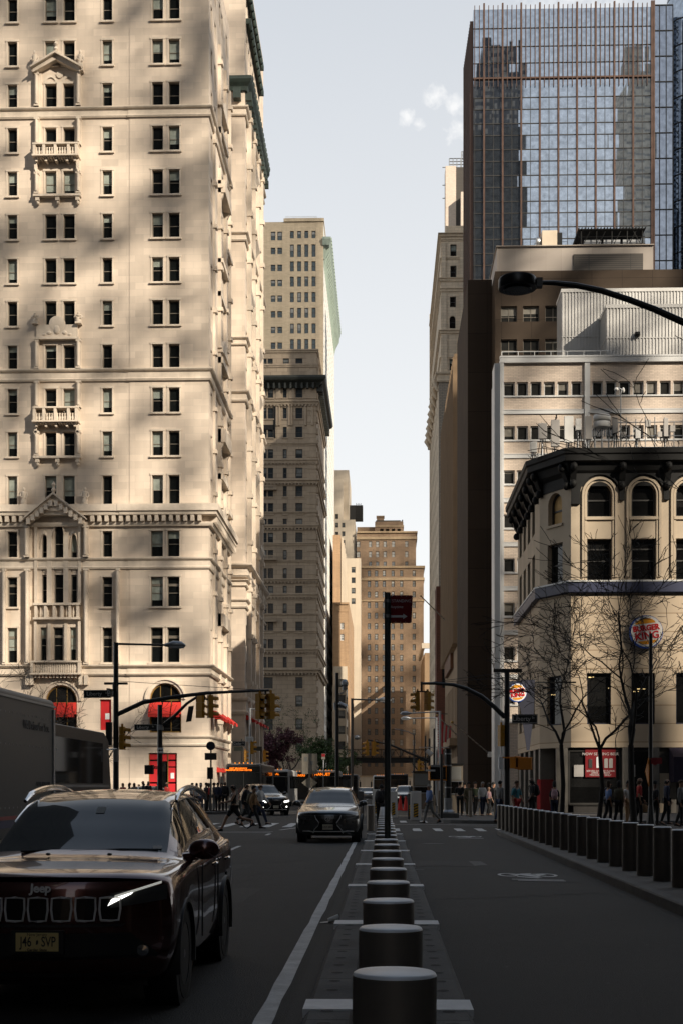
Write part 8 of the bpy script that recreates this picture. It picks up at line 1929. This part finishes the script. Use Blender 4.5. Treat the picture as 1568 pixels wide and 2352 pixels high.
# right side
person('man in a blue shirt and grey trousers walking alone over the right crossing', at(985, 63), -1.25, 'cloth_blue', 'cloth_grey', 1.76, 'skin_mid', 'hair_grey', .34, .3, .35, 2, shoe='cloth_black')
person('hunched figure all in black standing behind the bollard file', at(873, 55), 2.9, 'cloth_black', 'cloth_black', 1.74, 'skin_dark', 'hair_black', 0, .2, .6, 2, lean=.25, bag=('back', 'cloth_black', 'bulky black bag on the figure behind the bollards'))
rp = ((1147, 60, 'cloth_grey', 'denim', 1.7, 2.2, 'hooded person in grey left of the small pennant pole', False, None), (1185, 59, 'cloth_teal', 'cloth_red', 1.72, .7, 'man in a teal shirt with sunglasses pushed up on his head', False, ('back', 'cloth_grey', 'grey backpack worn by the man in teal')), (1221, 58, 'cloth_black', 'cloth_black', 1.86, -1.4, 'tall man in black with a dark rucksack', False, ('back', 'cloth_black', 'dark rucksack on the tall man in black')), (1272, 60, 'cloth_black', 'cloth_navy', 1.62, 3.0, 'woman seen from behind with a pink backpack', True, ('back', 'cloth_pink', 'pink backpack before the restaurant doors')), (1396, 56, 'cloth_blue', 'cloth_black', 1.68, 1.9, 'woman in a pale blue shirt carrying a white tote', True, ('side', 'cloth_white', 'white tote bag hanging by the woman in pale blue')), (1420, 56, 'cloth_olive', 'cloth_black', 1.66, 2.4, 'person in a tan quilted coat', True, None), (1441, 57, 'cloth_white', 'cloth_tan', 1.68, .5, 'woman in a white top right of the third tree', True, None), (1467, 55.5, 'cloth_red', 'cloth_black', 1.86, 1.5, 'person in red and black stripes half behind the tree trunk', False, ('hand', 'cloth_tan', 'brown paper bag at the foot of the tree')), (1503, 55, 'cloth_black', 'cloth_black', 1.66, 2.0, 'person in a black cap beside the lamp pole', False, None), (1530, 56, 'cloth_navy', 'cloth_black', 1.8, 1.6, 'dark hooded man before the purple canopy', False, None), (1562, 54, 'cloth_grey', 'cloth_black', 1.72, 1.2, 'person in grey cut by the right edge', False, None))
for i, (xd, Y, tp, lg, h_, rz, lab, fem, bg_) in enumerate(rp): person(lab, at(xd, Y, .15), rz, tp, lg, h_, ('skin_light', 'skin_mid', 'skin_dark')[i % 3], ('hair_black', 'hair_brown', 'hair_black')[i % 3], .12, .15, .4, 2 if tp in ('cloth_grey', 'cloth_olive', 'cloth_navy') else 1, hairlen=.14 if fem else 0, female=fem, bag=bg_, hat='cloth_black' if xd == 1503 else None, group='people on the right pavement')
fr_ = ((1055, 72, 'cloth_black', 'cloth_black', 1.78, 3.1, 'man in a dark suit walking away by the guard booth', False, None), (1075, 71, 'cloth_olive', 'cloth_olive', 1.68, .2, 'woman in patterned olive clothes with a shoulder bag', True, ('side', 'cloth_black', 'black bag on the woman in olive')), (1090, 73, 'cloth_green', 'cloth_black', 1.72, .6, 'person in green holding a white plastic bag', False, ('hand', 'cloth_white', 'white plastic bag carried on the far right pavement')), (1107, 72, 'cloth_white', 'cloth_navy', 1.7, .4, 'grey haired woman in a white blouse and dark jacket', True, None), (1121, 73, 'cloth_pink', 'cloth_black', 1.5, 1.0, 'small person in pink at the end of the right crowd', True, None), (1132, 74, 'cloth_black', 'cloth_black', 1.7, 2.0, 'dark figure before the lit shop corner', False, None), (1066, 78, 'cloth_navy', 'cloth_black', 1.76, 3.0, 'figure in navy deep in the shade by the second booth', False, None))
for i, (xd, Y, tp, lg, h_, rz, lab, fem, bg_) in enumerate(fr_): person(lab, at(xd, Y, .15), rz, tp, lg, h_, ('skin_light', 'skin_mid')[i % 2], 'hair_grey' if xd == 1107 else 'hair_black', .1, .15, .4, 2 if i % 2 else 1, hairlen=.1 if fem else 0, female=fem, bag=bg_, group='people on the far right pavement')
# ================================================================ trees
def tree(name, label, loc, h, spread, seed, fork=.25, r0=.09, m='bark', depth=6, leaves=0, leaf='leaf_green', leafsize=.09, lean=(0, 0), crown_lo=.3, group=None, trunks=1, kink=.22, minr=.011):
    t = T(name, label, 'tree', loc, 0, group); r = random.Random(seed); tr, cr_, lv = MB(), MB(), MB(); tips = []
    def limb(p, d, L_, rad, dep, mb, n=5):
        pts = [p]; rs = [rad]; q = p.copy(); dd = d.copy(); seg = 4 if dep < 3 else 3
        for k in range(seg):
            dd = (dd + V((r.gauss(0, kink), r.gauss(0, kink), r.gauss(.03, kink * .7)))).normalized(); q = q + dd * (L_ / seg); pts.append(q.copy()); rs.append(max(minr, rad * (1 - .42 * (k + 1) / seg)))
        mb.tube(pts, rs, max(3, n), 0, True, False)
        if dep >= depth: tips.append((pts[-1], pts[-2])); return
        if leaves and dep >= depth - 2: tips.append((pts[-1], pts[1]))
        nb = 2 if r.random() < .62 else 3
        for k in range(nb):
            a = r.uniform(.25, .75) if k else r.uniform(.05, .35); ax = V((r.gauss(0, 1), r.gauss(0, 1), r.gauss(0, .4))); ax = (ax - dd * ax.dot(dd)).normalized()
            nd = (dd * math.cos(a) + ax * math.sin(a)); nd = V((nd.x * spread, nd.y * spread, nd.z)).normalized()
            limb(pts[-1], nd, L_ * r.uniform(.62, .86), rs[-1] * (.82 if k == 0 else r.uniform(.5, .72)), dep + 1, cr_, n - 1)
        for k in range(1, seg):                                        # side twigs
            if dep >= 1 and r.random() < .9:
                ax = V((r.gauss(0, 1), r.gauss(0, 1), r.gauss(.2, .5))).normalized(); limb(pts[k], (dd * .5 + ax * .8).normalized(), L_ * r.uniform(.3, .55), rs[k] * .42, max(dep + 2, depth - 1), cr_, 3)
    for i in range(trunks):
        p = V((0, 0, 0)); d = V((lean[0] + r.gauss(0, .03), lean[1], 1)).normalized(); hf = h * fork; pts = [p, p + d * hf * .5 + V((r.gauss(0, .05), 0, 0)), p + d * hf]
        tr.tube([pts[0] - V((0, 0, .1)), V((0, 0, .15))] + pts[1:], [r0 * 1.5, r0 * 1.1, r0, r0 * .9], 9, 0, True, False)
        for k in range(3):
            a = 2 * PI * k / 3 + r.random(); limb(pts[-1], V((math.cos(a) * .62, math.sin(a) * .62, 1)).normalized(), h * (1 - fork) * .34, r0 * (.72 - .1 * k), 1, cr_, 6)
    tr.build('trunk', [m], t, world=False); cr_.build('crown' if not leaves else 'branches', [m], t, world=False)
    if leaves:
        for k in range(leaves):
            a, b_ = r.choice(tips); p = a + (b_ - a) * r.random() + V((r.gauss(0, .22), r.gauss(0, .22), r.gauss(0, .2))); u = V((r.gauss(0, 1), r.gauss(0, 1), r.gauss(0, 1))).normalized(); v = u.orthogonal().normalized(); z = leafsize * r.uniform(.6, 1.5)
            lv.poly([p - u * z, p + v * z * .6, p + u * z, p - v * z * .6])
        lv.build('crown', [leaf], t, world=False)
    return t
gb = 'bare honey locusts on the right pavement'
tree('bare_tree', 'leftmost bare tree before the cream corner building, leaning toward the street', at(1289, 55, .15), 9.8, 1.25, 21, .32, .09, depth=6, group=gb, lean=(-.03, 0))
tree('bare_tree', 'middle bare tree standing before the red shop poster', at(1374, 54, .15), 8.6, 1.3, 8, .34, .09, depth=6, group=gb)
tree('bare_tree', 'tallest bare tree with its limbs crossing the big round sign', at(1455, 50, .15), 11.0, 1.2, 33, .27, .115, depth=6, group=gb)
tree('bare_tree', 'bare tree whose twigs enter at the right edge high over the antennas', (10.6, 40, .15), 15.0, 1.2, 5, .35, .13, depth=5, group=gb)
gl_ = 'bare trees in the left square'
tree('bare_tree', 'bare tree leaning between the coach and the arched red awning', at(200, 92, .15), 9.6, 1.3, 14, .22, .09, depth=5, group=gl_, lean=(.05, 0))
tree('bare_tree', 'bare tree above the roof of the mail truck', at(60, 95, .15), 11.2, 1.3, 17, .3, .1, depth=5, group=gl_)
tree('bare_tree', 'thin bare tree between the mail truck and the tall lamp pole', at(128, 100, .15), 10.2, 1.3, 25, .3, .08, depth=5, group=gl_)
tree('blossom_tree', 'dark pink blossom tree before the grey stone building', at(642, 205, .15), 10.5, 1.5, 41, .25, .16, depth=5, leaves=9000, leaf='blossom', leafsize=.13)
tree('green_tree', 'young green tree at the foot of the white fronted tower', at(748, 215, .15), 9.5, 1.3, 43, .25, .14, depth=5, leaves=5200, leaf='leaf_green', leafsize=.13)
tree('green_tree', 'second green tree just right of the camera mast', at(775, 235, .15), 8.6, 1.3, 47, .25, .13, depth=5, leaves=4000, leaf='leaf_green', leafsize=.13)
tree('budding_tree', 'tall barely leafed tree against the grey stone wall', at(668, 235, .15), 17., 1.2, 51, .25, .16, depth=5, leaves=1500, leaf='leaf_green', leafsize=.10)
tree('budding_tree', 'barely leafed tree at the shaded corner of the pale building', at(612, 240, .15), 14., 1.2, 53, .25, .16, depth=5, leaves=1200, leaf='leaf_green', leafsize=.10)
# ================================================================ towers behind the viewer: they stand in the glass reflections and throw shade; an added screen dapples the sun
SE = math.radians(28.2); SA = V((.682, -.731))
HV = SA; PV = V((.731, .682)); DO = 150.
mat('reflected_stone', (.42, .36, .30), .9, var=.2, lines=(3.2, 3.8, (.10, .10, .11), .9)); mat('reflected_cream', (.80, .70, .56), .9, var=.1, lines=(40., 3.8, (.45, .42, .38), .5))
def tower(x0, x1, y, h, m, lab, cap=None):
    t = T('office_tower', lab, 'building', ((x0 + x1) / 2, y - 12, 0)); b = MB(); b.box(x0, x1, y - 25, y, 0, h); b.box(x0 + 3, x1 - 3, y - 22, y - 3, h, h + 12); b.build('wall', [m], t)
    return t
tower(38, 58, -150, 300, 'reflected_stone', 'grey stone tower seen only as a reflection in the glass tower')
tower(100, 112, -150, 300, 'reflected_cream', 'cream tower seen only as a bright reflection in the glass tower')
def slab(x0, x1, y0, y1, h, m, lab):
    t = T('office_tower', lab, 'building', ((x0 + x1) / 2, (y0 + y1) / 2, 0)); b = MB(); b.box(x0, x1, y0, y1, 0, h); b.build('wall', [m], t)
mat('tower_dark', (.05, .048, .045), .5, var=.1, lines=(3., 4., (.02, .02, .022), .3))
slab(16, 40, -90, 29, 190, 'tower_dark', 'dark office tower beside the viewer on the right, outside the frame')
slab(-80, -19, -90, 52, 200, 'tower_dark', 'dark office tower beside the viewer on the left, outside the frame')
slab(-60, -7, -130, -95, 64, 'orange_brick', 'brown brick block behind the viewer on the left')
slab(7, 60, -131, -96, 64, 'orange_brick', 'brown brick block behind the viewer on the right')
slab(-40, 40, -330, -300, 70, 'orange_brick', 'brown brick block closing the street far behind the viewer')
# added unseen slat screen towards the sun, gaps shaped to dapple the facades
from mathutils import noise as mn
def cover(s, t):  # share of sunlight the added screen blocks, set facade by facade
    N1 = mn.noise(V((s * .36 + 3, t * .20, 1.7))) + .9 * mn.noise(V((s * .6 + t * .2, t * .42, 5.1)))
    lim = lambda v, hi=.94: min(hi, max(0., v))
    if s < 49: return 1. if t < 74 else .4
    if s < 54: return .95 if t < 52 else .4
    if s < 88 and t < 52:
        if t < 24: return .97
        return lim(.60 + 1.3 * math.sin(s * 1.55 + t * .03 + 1.2 * mn.noise(V((s * .3, t * .05, 9.)))) + .8 * mn.noise(V((s * .3, t * .12, 2.))) + (.25 if t < 28 else 0))
    if s < 88: return lim(.40 + N1 * 1.5, .82)
    if s < 112:
        if t < 54: return .94
        if t < 78: return lim(.40 + 2.2 * mn.noise(V((s * .3, t * .1, 4.))))
        return lim(.15 + N1 * 1.2, .8)
    if s < 176: return .93 if t < 130 else .3
    if s < 184.5 and t > 165: return .45
    if s < 216:
        if t < 165: return .95
        if t < 235: return .95 - (t - 165) / 70 * .5
        return .5
    if s < 227: return .62 if t > 170 else .9
    if s < 298: return (0. if s > 229 else .3) if t > 170 else .9
    return lim((.5 if t > 195 else .85) + N1 * .7)
scr = T('sun_screen', 'unseen slatted screen added behind the viewer to dapple the sunlight', 'building', (HV.x * DO, HV.y * DO, 0)); b = MB()  # slats added out of view to block part of the sun
Mo = Matrix(((PV.x, HV.x, 0, HV.x * DO), (PV.y, HV.y, 0, HV.y * DO), (0, 0, 1, 0), (0, 0, 0, 1)))
base = .536 * DO
b.box(-60, 49, 0, 6, 0, base + 60, M=Mo); b.box(49.01, 330, 0, 3, 0, base + 8, M=Mo)
DS, DT = 3.5, 2.0
s = 49.
while s < 326:
    DS, DT = (1.0, 1.3) if s < 90 else (1.5, 1.3) if s < 112 else (4., 2.)
    t = 8.
    tmax = 150 if s < 130 else 300
    while t < tmax:
        c = cover(s + DS / 2, t)
        if c > .03: b.box(s, s + DS, .5, .8, base + t, base + t + DT * c, M=Mo)
        t += DT
    s += DS
b.build('screen_slat', ['concrete'], scr)

# ================================================================ camera, sun, sky
cam = bpy.data.cameras.new('camera'); co = bpy.data.objects.new('camera', cam); COL.objects.link(co); sc.camera = co
cam.sensor_fit = 'AUTO'; cam.sensor_width = 36; cam.lens = F / 2352 * 36; cam.shift_y = (HZ - 1176) / 2352; cam.clip_start = .2; cam.clip_end = 20000
co.location = (0, 0, CH); co.rotation_euler = (PI / 2, 0, math.atan(TA))
sun = bpy.data.lights.new('sun', 'SUN'); so = bpy.data.objects.new('sun', sun); COL.objects.link(so)
sun.energy = 5.; sun.angle = math.radians(.5); sun.color = (1., .89, .735)
sd = V((HV.x * math.cos(SE), HV.y * math.cos(SE), math.sin(SE)))
so.rotation_euler = sd.to_track_quat('Z', 'Y').to_euler(); so.location = (60, -60, 90)
w = bpy.data.worlds.new('World'); sc.world = w; w.use_nodes = True; nt = w.node_tree; N = nt.nodes; L = nt.links
bg = N['Background']; sky = N.new('ShaderNodeTexSky'); sky.sky_type = 'NISHITA'; sky.sun_disc = False; sky.sun_elevation = SE; sky.sun_rotation = math.atan2(HV.x, HV.y)
sky.air_density = 1.; sky.dust_density = 4.; sky.ozone_density = 1.; sky.altitude = 20
bg.inputs['Strength'].default_value = .15
# one small torn cloud and a faint veil high up on the right
tc = N.new('ShaderNodeTexCoord')
def cl_dir(xd, yd):
    u = (xd - 784) / F; v = (HZ - yd) / F; a = math.atan(TA)
    return V((u * math.cos(a) - math.sin(a), u * math.sin(a) + math.cos(a), v)).normalized()
def nmath(op, a, b=0., c=None):
    n = N.new('ShaderNodeMath'); n.operation = op
    for i, q in enumerate((a, b) if c is None else (a, b, c)):
        if isinstance(q, (int, float)): n.inputs[i].default_value = q
        else: L.new(q, n.inputs[i])
    return n.outputs[0]
nz = N.new('ShaderNodeTexNoise'); nz.inputs['Scale'].default_value = 110; nz.inputs['Detail'].default_value = 9; nz.inputs['Roughness'].default_value = .62; L.new(tc.outputs['Generated'], nz.inputs['Vector'])
msk = None
for xd, yd, rad in ((1000, 222, .010), (1040, 300, .012), (935, 268, .008), (1045, 240, .010), (960, 285, .006), (1340, -60, .05)):
    d = N.new('ShaderNodeVectorMath'); d.operation = 'DISTANCE'; L.new(tc.outputs['Generated'], d.inputs[0]); d.inputs[1].default_value = cl_dir(xd, yd)
    q = nmath('SUBTRACT', 1., nmath('DIVIDE', d.outputs['Value'], rad)); q = nmath('MAXIMUM', q, 0.)
    msk = q if msk is None else nmath('MAXIMUM', msk, q)
cl = nmath('MULTIPLY', nmath('SUBTRACT', nmath('ADD', nz.outputs['Fac'], nmath('MULTIPLY', msk, .46)), .62), 1.8); cl = nmath('MINIMUM', nmath('MAXIMUM', cl, 0.), .6); cl = nmath('MULTIPLY', cl, nmath('MINIMUM', nmath('MULTIPLY', msk, 4.), 1.))
mx = N.new('ShaderNodeMix'); mx.data_type = 'RGBA'; L.new(cl, mx.inputs['Factor']); vl = N.new('ShaderNodeMix'); vl.data_type = 'RGBA'; L.new(sky.outputs[0], vl.inputs['A'])
sz = N.new('ShaderNodeSeparateXYZ'); L.new(tc.outputs['Generated'], sz.inputs[0]); mr = N.new('ShaderNodeMapRange'); mr.interpolation_type = 'SMOOTHSTEP'; L.new(sz.outputs[2], mr.inputs['Value']); mr.inputs['From Min'].default_value = .50; mr.inputs['From Max'].default_value = .80; mr.inputs['To Min'].default_value = .90; mr.inputs['To Max'].default_value = .80; L.new(mr.outputs[0], vl.inputs['Factor'])
vr = N.new('ShaderNodeMix'); vr.data_type = 'RGBA'; L.new(nmath('POWER', nmath('MAXIMUM', sz.outputs[2], 0.), 1.35), vr.inputs['Factor'])
vr.inputs['A'].default_value = (5.0, 4.97, 4.86, 1); vr.inputs['B'].default_value = (.60, 1.0, 1.6, 1); L.new(vr.outputs['Result'], vl.inputs['B'])     # thin bright haze over the whole sky, thickest low down, clear blue overhead
L.new(vl.outputs['Result'], mx.inputs['A']); mx.inputs['B'].default_value = (5.2, 5.15, 5.05, 1)
L.new(mx.outputs['Result'], bg.inputs['Color'])
vs = sc.view_settings; vs.view_transform = 'Standard'; vs.look = 'None'; vs.exposure = .52; vs.gamma = 1; vs.use_curve_mapping = False
sc.cycles.max_bounces = 6; sc.cycles.diffuse_bounces = 3; sc.cycles.glossy_bounces = 4; sc.cycles.use_denoising = True; sc.cycles.sample_clamp_indirect = 4
# ---- end
